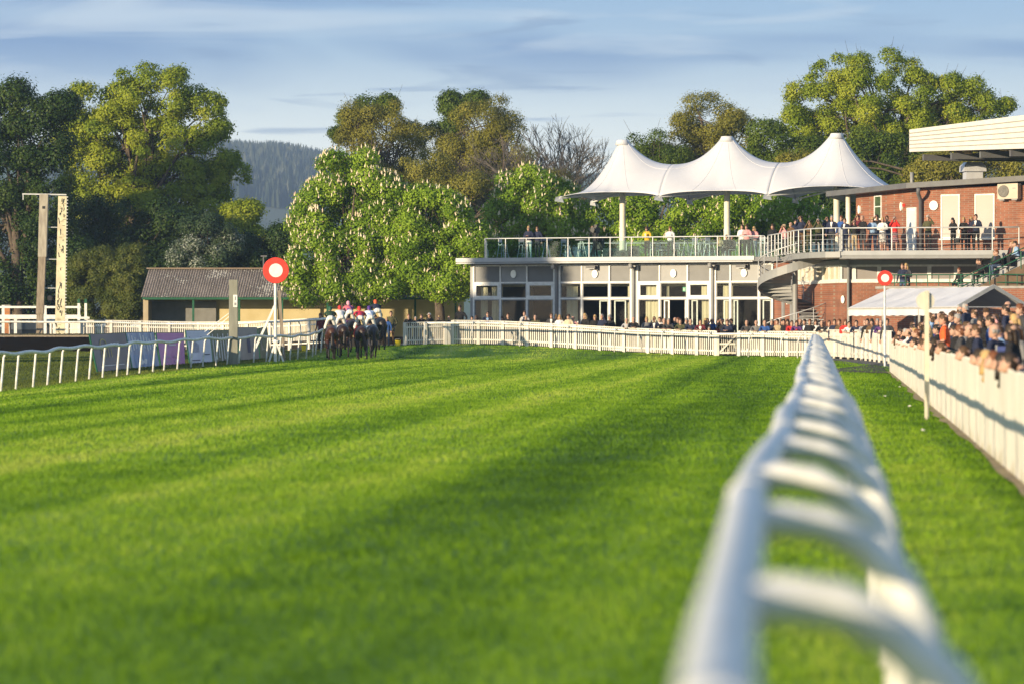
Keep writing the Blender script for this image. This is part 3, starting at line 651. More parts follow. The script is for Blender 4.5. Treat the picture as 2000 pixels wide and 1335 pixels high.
def running_rail(label, pts, side, h=1.1, step=2.5, r=.05, group='running rails', wob=.012, out=.40, lat=None, pr=.026):
    p0 = Vector((pts[0][0], pts[0][1], G(*pts[0][:2])))
    root = empty('running_rail', p0, label=label, cat='rail', group=group)
    pl = [Vector((x, y, 0)) for x, y in pts]
    fine = along(pl, .5); tube = []
    for i, (q, d) in enumerate(fine):
        n = Vector((-d.y, d.x, 0)); s = i * .5
        o = wob * (math.sin(s * .9) + math.sin(s * .37 + 1)) + (lat(q) if lat else 0)
        fine[i] = (q + n * o, d)
        tube.append(fine[i][0] + Vector((0, 0, G(q.x, q.y) + h + wob * (math.sin(s * 1.3) + .8 * math.sin(s * .51)))) - p0)
    MB().tube(tube, r, 12).build('rail', WHITEPVC, root, smooth=True)
    if r > .0555 and out > .41:
        jm = MB().tube([(0, -.09, 0), (0, .09, 0)], r * 1.10, 14).mesh('joint', WHITEPVC, True)
        for i in range(3, len(fine) - 1, 12):
            t_ = (tube[i + 1] - tube[i - 1]).normalized(); j_ = put('joint', jm, root, tube[i]); j_.rotation_euler = (math.asin(t_.z), 0, math.atan2(-t_.x, t_.y))
    pm = post_mesh(h, out, pr)
    k = max(1, round(step / .5))
    for i in range(2, len(fine), k):
        q, d = fine[i]; n = Vector((-d.y, d.x, 0)) * side
        put('post', pm, root, (q.x - p0.x, q.y - p0.y, G(q.x, q.y) - p0.z), math.atan2(n.y, n.x))
    return root
def rx(y): return .089 * y - .146
near = [(rx(y) , y) for y in np.linspace(2.6, 165, 60)]
running_rail('white plastic running rail receding from the camera, blurred in front', near, -1, 1.1, 2.5, .056, wob=.010, out=.50, pr=.046,
             lat=lambda q: .06 * math.exp(-((q.y - 11) / 4.5) ** 2) - .02 * math.exp(-((q.y - 27) / 6) ** 2) - .06 * math.exp(-((q.y - 3) / 2.5) ** 2))
bend = [(rx(165), 165), (13.6, 168.5), (11.5, 171), (7.5, 172.6), (3, 174), (-1.5, 175), (-4.8, 175.6)]
running_rail('white running rail turning along the picket fence below the pavilion', bend, 1, 1.12, 2.4, .055)
left = [(-22, 62), (-19.0, 80), (GX(-20, 100), 100), (GX(30, 104), 104), (GX(159, 115), 115), (GX(268, 126), 126), (GX(365, 136), 136), (GX(463, 146), 146), (GX(555, 155), 155), (GX(612, 163), 163), (GX(640, 172), 172)]
running_rail('white running rail sweeping in from the left past the advertising boards', left, 1, 1.13, 2.5, .058, wob=.03, out=.24, pr=.034)
running_rail('white running rail across the back of the infield behind the finishing post', [(GX(-20, 184), 184), (GX(330, 184), 184), (GX(520, 181), 181), (GX(660, 176), 176)], 1, 1.55, 2.6, .055)

# ------------------------------------------------------------------ picket fences
def picket_panel(mb, a, b, h, w, gap, jitter=0.0, base=.06, cap=True, skew=0.0):
    L = (b - a).length; d = (b - a) / L; ang = math.atan2(d.y, d.x); n = max(1, int(L / (w + gap)))
    off = random.uniform(-jitter, jitter) * .6
    for i in range(n):
        q = a + d * (L * (i + .5) / n); g = G(q.x, q.y); hh = h + off + random.uniform(-jitter, jitter)
        mb.box((q.x, q.y, g + base + (hh - base) / 2), (L / n - gap, .022, hh - base), ang + random.uniform(-.02, .02))
    nrm = Vector((-d.y, d.x, 0))
    for t in (.22, .82):
        p = a + nrm * -.028; q = b + nrm * -.028
        mb.bar((p.x, p.y, G(p.x, p.y) + h * t), (q.x, q.y, G(q.x, q.y) + h * t), .03, .08)
    if cap: mb.bar((a.x, a.y, G(a.x, a.y) + h + .03), (b.x, b.y, G(b.x, b.y) + h + .03), .09, .05)
def picket_fence(label, pts, h, bay, w, gap, postw=.2, jitter=0.0, cap=True, skip=(), group='white fences', base=.06, postface=1):
    pl = [Vector((x, y, 0)) for x, y in pts]; st = along(pl, bay); st.append((pl[-1], st[-1][1]))
    b0 = Vector((pl[0].x, pl[0].y, G(pl[0].x, pl[0].y)))
    root = empty('picket_fence', b0, label=label, cat='fence', group=group)
    for i in range(len(st)):
        q, d = st[i]; ang = math.atan2(d.y, d.x); g = G(q.x, q.y)
        if postw:
            n = Vector((-d.y, d.x, 0)) * (.05 * -postface)
            MB().box((q.x + n.x, q.y + n.y, g + (h + .04) / 2 - .1), (postw, .09, h + .24), ang).build('post', FENCEW, root).location = -b0
        if i + 1 < len(st) and i not in skip and (st[i + 1][0] - q).length > .2:
            m_ = MB(); picket_panel(m_, q, st[i + 1][0], h, w, gap, jitter, base, cap)
            m_.build('panel', FENCEW, root).location = -b0
    return root
picket_fence('short run of white pickets left of the gap in the far fence', [(GX(790, 175.6), 175.6), (GX(876, 176.6), 176.6)], 1.12, 1.13, .055, .055, .16)
picket_fence('long white picket fence below the glazed pavilion', [(GX(884, 177), 177), (GX(960, 177.2), 177.2), (GX(1040, 176.6), 176.6), (GX(1200, 175), 175), (GX(1398, 172.9), 172.9)], 1.2, 1.32, .05, .055, .17)
picket_fence('white picket fence right of the small gate', [(GX(1444, 172.4), 172.4), (GX(1560, 171), 171), (GX(1600, 169.5), 169.5)], 1.22, 1.3, .05, .05, .17)
picket_fence('solid white board fence closing the corner below the spiral stair', [(GX(1604, 169), 169), (GX(1680, 157), 157), (GX(1741, 142), 142)], 1.32, 2.2, .14, .0008, .15, .02, True, base=.10)
nf = [(fx(y), y) for y in np.linspace(22, 117, 40)]
picket_fence('long solid white board fence on the right with spectators leaning over it', nf, 1.12, 2.3, .13, .0008, 0, .022, False, base=.02)
# gate with a diagonal brace
ga, gb = Vector((GX(1402, 172.8), 172.8, 0)), Vector((GX(1440, 172.5), 172.5, 0)); g0 = G(ga.x, ga.y)
gr = empty('gate', (ga.x, ga.y, g0), label='small white gate with diagonal brace in the picket fence', cat='gate')
W_ = (gb - ga).length
MB().box((0, 0, .55), (.12, .1, 1.2)).box((W_, 0, .55), (.12, .1, 1.2)).build('post', FENCEW, gr)
mb = MB()
for z in (.16, .60, 1.06): mb.box((W_ / 2, 0, z), (W_ - .14, .05, .09))
mb.bar((.1, -.03, .2), (W_ - .1, -.03, 1.02), .05, .08); mb.build('gate_leaf', FENCEW, gr)
mb = MB(); n = 9
for i in range(n): mb.box((.1 + (W_ - .2) * i / (n - 1), .04, .6), (.03, .02, .9))
mb.build('pickets', FENCEW, gr)
# infield picket fence on the left and the old rails by the hurdle store
picket_fence('white picket fence in the infield below the shed', [(GX(160, 188), 188), (GX(400, 188), 188), (GX(520, 186), 186), (GX(655, 182), 182)], 1.62, 1.6, .05, .06, .16, base=.5)
picket_fence('plain white boarded fence left of the infield pickets', [(GX(100, 189), 189), (GX(172, 188.5), 188.5)], 1.45, 1.0, .2, .01, .1)
def yard_rail(label, px0, px1, d, ytop, yb, posts, bars):
    a, b_ = P(px0, ytop, d), P(px1, ytop, d); base = Vector((a.x, d, G(a.x, d)))
    root = empty('yard_rail', base, label=label, cat='rail', group='yard rails on the left')
    for y in bars:
        z = P(0, y, d).z; MB().bar((0, 0, z - base.z), (b_.x - a.x, 0, z - base.z), .07, .12).build('rail', WHITE, root)
    zt = P(0, ytop, d).z - base.z
    for px in posts: MB().box((GX(px, d) - a.x, .06, zt / 2), (.16, .08, zt)).build('post', WHITE, root)
    return root
yard_rail('upper white yard rail on square posts behind the tall timber mast', -20, 158, 194, 597, 640, (-12, 6, 88, 154), (600, 617))
yard_rail('lower white yard rail with splayed ends beside the tall timber mast', -20, 175, 191, 618, 640, (30, 130, 168), (621,))
yp = MB(); d = 192
for px in (153, 167):
    pass
for px, lab in ((154, 'white post with a green cap, left of two by the yard rail'), (167.5, 'white post with a green cap, right of two by the yard rail')):
    x = GX(px, d); g = G(x, d); zt = P(0, 584, d).z - g
    r_ = empty('marker_post', (x, d, g), label=lab, cat='post', group='green capped posts')
    MB().box((0, 0, (zt - .25) / 2), (.14, .14, zt - .25)).build('shaft', WHITE, r_); MB().box((0, 0, zt - .12), (.15, .15, .24), taper=.8).build('cap', GREENP, r_)
x = GX(13, 197); g = G(x, 197); r_ = empty('brick_pier', (x, 197, g), label='orange brick pier behind the yard rails at the left edge', cat='pier')
zt = P(0, 599, 197).z - g; MB().box((0, 0, zt / 2), (.42, .42, zt)).build('shaft', brickmat('orange_brick', (.45, .17, .05), (.36, .13, .04), (.3, .2, .12)), r_); MB().box((0, 0, zt + .05), (.5, .5, .1)).build('cap', CONC, r_)
# parked vehicle half hidden behind the rails
vx = GX(52, 199); vg = G(vx, 199); vr = empty('parked_car', (vx, 199, vg), label='dark car half hidden behind the white yard rails', cat='car')
mb = MB(); mb.prism([(-2.1, -.85, .4), (-2.15, -.85, .95), (-1.3, -.85, 1.1), (-.7, -.85, 1.62), (.9, -.85, 1.66), (1.6, -.85, 1.12), (2.15, -.85, 1.0), (2.2, -.85, .4)], (0, 1.7, 0)); mb.build('body', mat('car_paint', (.03, .035, .045), (.025, .03, .04), 2, .25, spec=.6), vr)
MB().prism([(-1.15, -.862, 1.14), (-.66, -.862, 1.54), (.82, -.862, 1.58), (1.38, -.862, 1.14)], (0, -.01, 0)).build('window', mat('car_glass', (.10, .12, .14), (.08, .1, .12), 2, .08, spec=.6), vr)
for s in (-1.35, 1.4): MB().lathe((s, -.86, .34), [(.33, 0), (.33, .2)], 14, axis='y').build('wheel', BLACK, vr)
# hurdle store: long black boarded trough
bx0, bx1 = GX(-60, 184), GX(181, 184); zc = P(0, 656, 184).z; g = G(bx1, 184)
r_ = empty('black_barrier', (bx1, 184, g), label='long low black barrier with a brown top edge at the left', cat='barrier')
MB().box(((bx0 - bx1) / 2, 0, (zc - g) / 2 - .4), (bx1 - bx0, .5, zc - g + .7)).build('board', mat('tarred_board', (.007, .006, .006), (.004, .004, .004), 3, .9, .2, spec=.04, stretch=(.3, 1, 4)), r_)
MB().box(((bx0 - bx1) / 2, 0, zc - g + .0), (bx1 - bx0 + .02, .56, .09)).build('top_edge', WOOD, r_)
mb = MB()
for i in range(260): mb.ball(((bx0 - bx1) * random.random(), random.uniform(-.1, .2), zc - g + .06), (random.uniform(.05, .14), .08, random.uniform(.03, .08)), 6, 4)
mb.build('birch_trimmings', mat('cut_birch', (.06, .06, .03), (.04, .04, .02), 9, .9), r_)

# ------------------------------------------------------------------ timber mast with hanging frame
d = 186; x0 = GX(76, d); g = G(x0, d); H0 = P(0, 380, d).z - g
r_ = empty('timber_mast', (x0, d, g), label='tall weathered timber mast with a hanging pale batten frame', cat='mast')
q = d / F
MB().add([(-.17, -.15, -.2), (.17, -.15, -.2), (.17, .15, -.2), (-.17, .15, -.2), (-.10, -.15, H0 * .24), (.24, -.15, H0 * .24), (.24, .15, H0 * .24), (-.10, .15, H0 * .24)], [(0, 1, 5, 4), (1, 2, 6, 5), (2, 3, 7, 6), (3, 0, 4, 7), (4, 5, 6, 7)]).build('lower_shaft', WOOD, r_)
MB().add([(-.14, -.19, H0 * .235), (.26, -.19, H0 * .235), (.26, .19, H0 * .235), (-.14, .19, H0 * .235), (.0, -.19, H0 * .62), (.40, -.19, H0 * .62), (.40, .19, H0 * .62), (.0, .19, H0 * .62)], [(0, 1, 5, 4), (1, 2, 6, 5), (2, 3, 7, 6), (3, 0, 4, 7), (4, 5, 6, 7), (3, 2, 1, 0)]).build('middle_shaft', WOOD, r_)
MB().add([(-.03, -.21, H0 * .60), (.42, -.21, H0 * .60), (.42, .21, H0 * .60), (-.03, .21, H0 * .60), (.06, -.21, H0), (.52, -.21, H0), (.52, .21, H0), (.06, .21, H0)], [(0, 1, 5, 4), (1, 2, 6, 5), (2, 3, 7, 6), (3, 0, 4, 7), (4, 5, 6, 7), (3, 2, 1, 0)]).build('upper_shaft', mat('pale_timber', (.36, .33, .27), (.24, .21, .17), 3, .8, stretch=(2, 2, .5)), r_)
MB().box((.29, -.216, H0 - .72), (.15, .02, .15)).build('slot', BLACK, r_)
MB().bar((-.9, 0, H0 + .02), (1.5, 0, H0 - .02), .07, .07).bar((-.86, 0, H0 + .02), (-.86, 0, H0 - .3), .05).build('top_arm', STEEL, r_)
for f_ in (.79, .585, .40): MB().bar((.3, 0, H0 * f_), (1.25, 0, H0 * f_ - .01), .04, .04).build('stay', STEEL, r_)
MB().lathe((.62, -.1, H0 * .335), [(.13, -.12), (.17, 0), (.12, .1)], 12, axis='y').build('loudspeaker', BLACK, r_)
fr = MB().add([(.86, -.05, .62), (1.40, -.05, .60), (1.52, -.05, H0 - .1), (1.06, -.05, H0 - .1), (.86, .05, .62), (1.40, .05, .60), (1.52, .05, H0 - .1), (1.06, .05, H0 - .1)],
              [(0, 1, 2, 3), (7, 6, 5, 4), (0, 4, 5, 1), (1, 5, 6, 2), (2, 6, 7, 3), (3, 7, 4, 0)]).build('batten_frame', mat('pale_batten', (.62, .57, .40), (.46, .41, .28), 2, .7), r_)
mb = MB()
for i in range(70):
    t = random.uniform(.03, .97); z = .62 + (H0 - .75) * t; xm = .86 + .2 * t + random.uniform(.08, .36); L = random.uniform(.08, .34)
    a_ = random.uniform(-.5, .5) if i % 3 else 1.57 + random.uniform(-.2, .2)
    mb.bar((xm, -.062, z), (xm + L * math.sin(a_) * .6, -.062, z + L * math.cos(a_)), .035, .012)
mb.build('wiring', BLACK, fr)
mb = MB()
for i in range(46):
    t = i / 45; z = .65 + (H0 - .8) * t; mb.box((1.43 + .12 * t, -.06, z), (.10, .05, .05))
mb.build('hooks', STEEL, fr)

# ------------------------------------------------------------------ finishing post, sign posts
def disc_sign(name, label, px, py, rpx, d, pole_foot, thick=.05, brace=False, front=True):
    c = P(px, py, d); g = G(c.x, d); zc = c.z - g; rad = rpx * d / F
    r_ = empty(name, (c.x, d, g), label=label, cat='sign')
    MB().lathe((0, -.03, zc), [(rad, -thick), (rad * 1.0, 0), (rad * .97, thick * .6)], 40, axis='y').build('disc', RED, r_)
    MB().lathe((0, -.03 - thick * .6 + .0, zc), [(rad * .53, 0), (rad * .52, .012)], 32, axis='y').build('disc_centre', WHITE, r_)
    MB().lathe((-.03 * (d > 150), .06, 0), [(.075 if d > 150 else .045, -.2), (.06 if d > 150 else .04, zc + rad * .5)], 12).build('pole', WHITEPVC, r_)
    return r_, zc, rad, g
fp, zc, rad, g = disc_sign('finishing_post', 'big red and white disc finishing post on a braced white pole', 539, 528.5, 25.5, 152, 705)
k = 152 / F
MB().bar((-.05, .05, zc - 1.55), (-.95, .05, .55), .10, .10).build('brace', WHITE, fp)
MB().bar((-.02, .03, .9), (-.32, .05, 0), .08).bar((.0, .03, .9), (.34, .05, 0), .08).build('foot_strut', WHITE, fp)
MB().lathe((0, .06, 0), [(.17, .88), (.17, .96)], 12).build('collar', WHITE, fp)
MB().bar((-.58, .3, zc + rad + .05), (-.58, .3, zc - .4), .06).box((-.56, .3, zc + rad + .06), (.28, .12, .06)).build('camera_arm', GREYD, fp)
d2 = 157; x2 = GX(550, d2); r_ = empty('support_post', (x2, d2, G(x2, d2)), label='thin grey timber post leaning behind the finishing post', cat='post')
MB().bar((.12, 0, 0), (-.12, 0, 3.2), .14, .14).build('shaft', WOOD, r_)
MB().bar((.10, -.08, .3), (.06, -.08, .8), .03).build('bracket', STEEL, r_)
s2, zc2, rad2, g2 = disc_sign('course_sign', 'smaller red and white disc sign on a thin white pole by the right fence corner', 1728.5, 543.5, 15, 133, 714)
d = 145; x = GX(456, d); g = G(x, d); r_ = empty('timber_post', (x, d, g), label='square grey timber post with a small white number plate', cat='post')
zt = P(0, 549, d).z - g
MB().box((0, 0, zt / 2), (.36, .30, zt + .1)).build('shaft', mat('grey_timber', (.23, .23, .19), (.17, .17, .14), 3, .8, .2, stretch=(2, 2, .4)), r_)
MB().box((.09, -.157, zt - .85), (.17, .012, .52)).build('number_plate', WHITE, r_)
MB().box((.09, -.166, zt - .74), (.05, .006, .16)).box((.09, -.166, zt - .98), (.09, .006, .12)).build('numeral', GREYP, r_)
MB().bar((-.18, .1, zt - 1.35), (-1.25, .3, zt - 2.15), .025).bar((-.18, .1, zt - 1.5), (-1.15, .3, zt - 2.3), .025).build('guy_wire', STEEL, r_)
# reverse of a disc sign beside the right fence
d = 57.7; x = GX(1810, d); g = G(x, d); r_ = empty('course_sign', (x, d, g), label='cream back of a round sign on a slim post against the right fence', cat='sign')
zt = P(0, 568, d).z - g; MB().box((0, -.01, zt / 2), (.072, .05, zt)).build('pole', mat('cream_paint', (.55, .52, .41), (.48, .45, .35), 3, .5), r_)
MB().lathe((-.02, .03, zt - .17), [(.155, -.01), (.155, .015)], 28, axis='y').build('disc', mat('cream_paint_pale', (.52, .50, .42), (.45, .43, .36), 3, .6), r_)

# ------------------------------------------------------------------ advertising boards along the rail
def advert(label, pbl, pbr, ytl, ytr, xtl, xtr, dl, dr, base, deco):
    """board leaning back; foot from pbl to pbr, each (px, py) with its distance"""
    a, b_ = P(pbl[0], pbl[1], dl), P(pbr[0], pbr[1], dr)
    tl, tr = P(xtl, ytl, dl + .5), P(xtr, ytr, dr + .5)
    r_ = empty('advertising_board', a, label=label, cat='board', group='advertising boards along the rail')
    O = a; b_, tl, tr = b_ - O, tl - O, tr - O; Z = Vector((0, 0, 0)); nrm = (b_.cross(tl)).normalized()
    if nrm.y > 0: nrm = -nrm
    th = -nrm * .05
    MB().prism([Z, b_, tr, tl], th).build('panel', base, r_)
    fr_ = MB()
    for p, q in ((Z, tl), (tl, tr), (b_, tr), (Z, b_)): fr_.bar(p + th * .5, q + th * .5, .04, .06)
    fr_.build('frame', GREENP, r_)
    for e, t in ((b_, tr),):
        MB().bar(t * .9 + e * .1 + th, e + Vector((-.9, .3, G(O.x + e.x - .9, O.y + e.y) - (O.z + e.z))), .05).build('prop', GREENP, r_)
    def S(u, v, o=.008): return (Z * (1 - u) + b_ * u) * (1 - v) + (tl * (1 - u) + tr * u) * v + nrm * o
    for nm, m_, shapes in deco:
        mb = MB()
        for sh in shapes:
            if sh[0] == 'r': u0, v0, u1, v1 = sh[1:]; mb.prism([S(u0, v0), S(u1, v0), S(u1, v1), S(u0, v1)], nrm * .004)
            if sh[0] == 'o':
                u, v, ru, rv, w_ = sh[1:]; k = 18
                for i in range(k):
                    a0, a1 = 6.283 * i / k, 6.283 * (i + 1) / k
                    mb.prism([S(u + ru * math.cos(a0), v + rv * math.sin(a0)), S(u + ru * math.cos(a1), v + rv * math.sin(a1)), S(u + ru * w_ * math.cos(a1), v + rv * w_ * math.sin(a1)), S(u + ru * w_ * math.cos(a0), v + rv * w_ * math.sin(a0))], nrm * .004)
        mb.build(nm, m_, r_)
DKBLUE = mat('board_slate', (.13, .13, .18), (.10, .10, .145), 1, .4)
PALEB = mat('board_pale_blue', (.58, .64, .80), (.50, .56, .72), 1, .4)
PURP = mat('board_purple', (.52, .20, .52), (.46, .17, .46), 1, .4)
GOLD = mat('print_gold', (.5, .42, .15), (.4, .33, .12), 3, .5); PW = mat('print_white', (.7, .7, .72), (.6, .6, .64), 3, .5)
NAVY = mat('print_navy', (.06, .07, .16), (.05, .06, .12), 3, .5); SKYP = mat('print_sky', (.22, .33, .55), (.16, .25, .42), 3, .5)
OLIVE = mat('print_olive', (.20, .21, .13), (.13, .14, .09), 3, .5); LBROWN = mat('board_taupe', (.36, .32, .30), (.29, .26, .25), 1, .5)
rr = lambda n, f: [f(i) for i in range(n)]
advert('slate grey advertising board with a gold ring emblem, first in the row', (192, 729), (258, 723), 653.5, 650, 175.5, 245, 132, 138.5, DKBLUE,
       [('emblem', GOLD, [('o', .3, .72, .10, .16, .8), ('r', .20, .40, .215, .62), ('r', .26, .40, .275, .62), ('r', .32, .40, .335, .66), ('r', .40, .40, .415, .66), ('r', .48, .40, .495, .62)]),
        ('lettering', PW, [('r', .5, .66, .56, .76), ('r', .58, .66, .66, .76), ('r', .68, .66, .74, .76), ('r', .2, .18, .8, .2)])])
advert('blue and white photographic advertising board beside the slate one', (260, 724), (313, 719), 650, 649, 246, 300, 138.8, 144, mat('board_photo_blue', (.32, .42, .62), (.16, .21, .38), 2.2, .4, stretch=(1, 1, .4)),
       [('print', PW, rr(9, lambda i: ('r', .05 + i * .1, .5 + .04 * (i % 3), .09 + i * .1, .97 - .05 * (i % 4)))), ('stripe', SKYP, rr(6, lambda i: ('r', .12 + i * .14, .05, .2 + i * .14, .42))),
        ('caption', PW, [('r', .3, .16, .62, .3)])])
advert('purple advertising board with pale lettering', (316, 719), (362, 716), 650.5, 650, 305, 359, 144.5, 149, PURP,
       [('lettering', PW, [('r', .48, .70, .56, .74), ('r', .40, .64, .66, .67)]), ('small_print', mat('print_lilac', (.48, .28, .5), (.42, .24, .45), 3, .5), rr(4, lambda i: ('r', .14 + .42 * (i % 2), .16 + .14 * (i // 2), .42 + .42 * (i % 2), .22 + .14 * (i // 2))))])
advert('pale blue advertising board with dark lettering right of the purple one', (372, 714), (416, 711.5), 646, 645.5, 363, 409, 149.6, 154, PALEB,
       [('lettering', NAVY, rr(7, lambda i: ('r', .1 + i * .055, .38, .112 + i * .055, .38 + .45 * (1 - .08 * i))) + [('r', .55, .78, .66, .82), ('r', .6, .3, .9, .33), ('r', .1, .14, .45, .17)])])
advert('streaky green and white photographic board left of the grey post', (417, 711.5), (455, 709), 646, 645, 409.5, 448, 154.3, 158, OLIVE,
       [('print', PW, rr(7, lambda i: ('r', .08 + i * .13, .1 + .05 * (i % 3), .12 + i * .13, .9 - .08 * (i % 2))))])
advert('taupe advertising board with a dark figure right of the grey post', (470, 705), (507, 703), 640, 640, 463, 502, 158.5, 162, LBROWN,
       [('print', NAVY, [('r', .42, .25, .58, .6), ('o', .5, .68, .08, .1, .1)])])
advert('faded olive board at the end of the row under the finishing post', (509, 703), (530, 694), 643, 638, 503, 521, 162.4, 165, OLIVE, [('print', LBROWN, [('r', .2, .3, .8, .7)])])

# ------------------------------------------------------------------ long open shed behind the chestnuts
d = 203; xl, xr = GX(280, d), GX(905, d); g = .1
sr = empty('open_shed', (xl, d, g), label='long low open fronted shed with a corrugated roof and cream back wall', cat='shed')
ze = P(0, 580, d).z - g; zr = P(0, 526, 205).z - g; L = xr - xl
mb = MB(); n = int((L + .2) / .075); vs = []
for i in range(n + 1):
    x = -.12 + (L + .2) * i / n; o = .022 * (1 if i % 2 else -1)
    vs += [(x, -.35, ze - .02 + o), (x + .22, 2.1, zr + o), (x + .22, 4.5, ze + o)]
mb.add(vs, [(i * 3 + j, (i + 1) * 3 + j, (i + 1) * 3 + j + 1, i * 3 + j + 1) for i in range(n) for j in (0, 1)])
def roofmat():
    m, nt, b = nodes('asbestos_roof'); tc = N(nt, 'ShaderNodeTexCoord')
    no = N(nt, 'ShaderNodeTexNoise'); no.inputs['Scale'].default_value = 9; no.inputs['Detail'].default_value = 8; nt.links.new(tc.outputs['Object'], no.inputs['Vector'])
    n2 = N(nt, 'ShaderNodeTexNoise'); n2.inputs['Scale'].default_value = .45; nt.links.new(tc.outputs['Object'], n2.inputs['Vector'])
    sm = N(nt, 'ShaderNodeMath', operation='MULTIPLY_ADD'); sm.inputs[1].default_value = .8; nt.links.new(n2.outputs['Fac'], sm.inputs[0]); nt.links.new(no.outputs['Fac'], sm.inputs[2])
    rp = ramp(nt, [(.70, (.19, .165, .15)), (.86, (.13, .11, .10)), (.97, (.05, .043, .038)), (1.1, (.33, .31, .28))]); nt.links.new(sm.outputs[0], rp.inputs[0])
    nt.links.new(rp.outputs[0], b.inputs['Base Color']); b.inputs['Roughness'].default_value = .95; return m
mb.build('roof', roofmat(), sr)
MB().box((L / 2 + .1, 2.1, zr + .05), (L + .25, .25, .07)).build('ridge_cap', mat('ridge_tile', (.25, .19, .14), (.2, .15, .11), 3, .9), sr)
MB().box((L / 2, -.30, ze - .10), (L + .1, .06, .13)).build('eaves_board', GREENP, sr)
MB().box((L / 2, 2.2, (ze + .2) / 2), (L, .12, ze + .2)).build('back_wall', CREAM, sr)
MB().box((L / 2, 2.05, .35), (L - .1, .1, .9)).build('dado', mat('black_dado', (.02, .018, .016), (.014, .012, .012), 3, .8), sr)
MB().box((.15, 1.0, ze / 2), (.3, 2.26, ze)).build('end_wall', mat('end_render', (.40, .33, .22), (.32, .26, .17), 2, .9), sr)
MB().box((2.2, 1.98, ze / 2 - .1), (3.9, .08, ze - .3)).build('grey_panel', mat('grey_board', (.20, .20, .19), (.16, .16, .15), 2, .8), sr)
for px in (378, 467.5, 551.5, 640, 725, 811, 890): MB().box((GX(px, d) - xl, -.15, ze / 2 - .05), (.12, .12, ze - .1)).build('post', GREENP, sr)
MB().add([(.16, -.3, ze - .02), (.16, 4.4, ze - .02), (.16, 2.1, zr - .06)], [(0, 1, 2)]).build('gable', WOOD, sr)
# ------------------------------------------------------------------ wall helper: boxes placed along a wall line
class Wall:
    def __init__(s, pa, da, pb, db):
        s.A = Vector((GX(pa, da), da, 0)); s.B = Vector((GX(pb, db), db, 0)); s.L = (s.B - s.A).length
        s.u = (s.B - s.A) / s.L; s.n = Vector((s.u.y, -s.u.x, 0)); s.ang = math.atan2(s.u.y, s.u.x)
    def at(s, px):                                                   # distance along the wall under image column px
        k = (px - CX) / F
        return (k * s.A.y - s.A.x) / (s.u.x - k * s.u.y)
    def p(s, u, z, off=0.0):
        q = s.A + s.u * u + s.n * off; return Vector((q.x, q.y, z))
    def box(s, mb, u0, u1, z0, z1, off, th, m=0):
        c = s.p((u0 + u1) / 2, (z0 + z1) / 2, off + th / 2)
        return mb.box(c, (u1 - u0, th, z1 - z0), s.ang, m)
def at0(o, root): o.location = -root.location; return o

# ------------------------------------------------------------------ glazed pavilion
PV = Wall(919, 190, 1512, 183.3)
ZT, ZF, Z1, Z2, Z3, ZB = 5.30, 5.02, 4.88, 3.94, 3.05, .25
pav = empty('pavilion', (PV.A.x, PV.A.y, 0), label='single storey grey and white glazed pavilion with a terrace on its roof', cat='building')
def part(mb, name, m, parent=None, smooth=False, root=None):
    o = mb.build(name, m, parent or pav, smooth)
    if parent is None or parent.parent is None: o.location = -(parent or pav).location
    return o
mb = MB(); deep = 14
mb.prism([PV.p(-.45, ZF, .9), PV.p(PV.at(1480), ZF, .9), PV.p(PV.L + 3, ZF, -.3), PV.p(PV.L + 3, ZF, -deep), PV.p(-.45, ZF, -deep)], (0, 0, ZT - ZF - .05))
part(mb, 'roof_slab', GREYP)
mb = MB(); PV.box(mb, -.5, PV.at(1480) + .1, ZF + .06, ZT, .905, .03); PV.box(mb, -.5, PV.at(1480), ZF - .04, ZF + .02, .80, .10); part(mb, 'fascia', mat('fascia_aluminium', (.40, .41, .42), (.36, .37, .38), 1, .4))
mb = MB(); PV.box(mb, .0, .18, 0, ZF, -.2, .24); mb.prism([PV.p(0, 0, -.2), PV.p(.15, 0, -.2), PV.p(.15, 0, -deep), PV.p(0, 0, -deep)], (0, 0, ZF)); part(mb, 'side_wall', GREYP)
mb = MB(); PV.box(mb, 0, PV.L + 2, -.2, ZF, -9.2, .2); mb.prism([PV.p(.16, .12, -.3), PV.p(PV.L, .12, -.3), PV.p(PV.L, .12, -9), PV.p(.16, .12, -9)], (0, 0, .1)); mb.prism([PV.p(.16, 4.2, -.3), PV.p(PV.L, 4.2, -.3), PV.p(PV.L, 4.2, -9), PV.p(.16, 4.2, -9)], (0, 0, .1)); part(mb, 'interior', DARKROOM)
mb = MB(); PV.box(mb, .2, PV.L - .1, 3.72, 3.95, -.75, .06); part(mb, 'pelmet', CURTAIN)
mb = MB(); PV.box(mb, .15, PV.L, Z1, ZF, -.2, .2); part(mb, 'head_panel', GREYP)
mb = MB(); PV.box(mb, .15, PV.L, -.2, ZB, -.2, .2); part(mb, 'plinth', GREYP)
bays = [([926, 978, 1030, 1083], (0, 2)), ([1094, 1137, 1191, 1233], ()), ([1246, 1289, 1343.5, 1388], (0, 2)), ([1398, 1427, 1483, 1509], ())]
fw = .045
def frame_rect(mb, u0, u1, z0, z1, w, off, th):
    PV.box(mb, u0, u0 + w, z0, z1, off, th); PV.box(mb, u1 - w, u1, z0, z1, off, th)
    PV.box(mb, u0 + w, u1 - w, z0, z0 + w, off, th); PV.box(mb, u0 + w, u1 - w, z1 - w, z1, off, th)
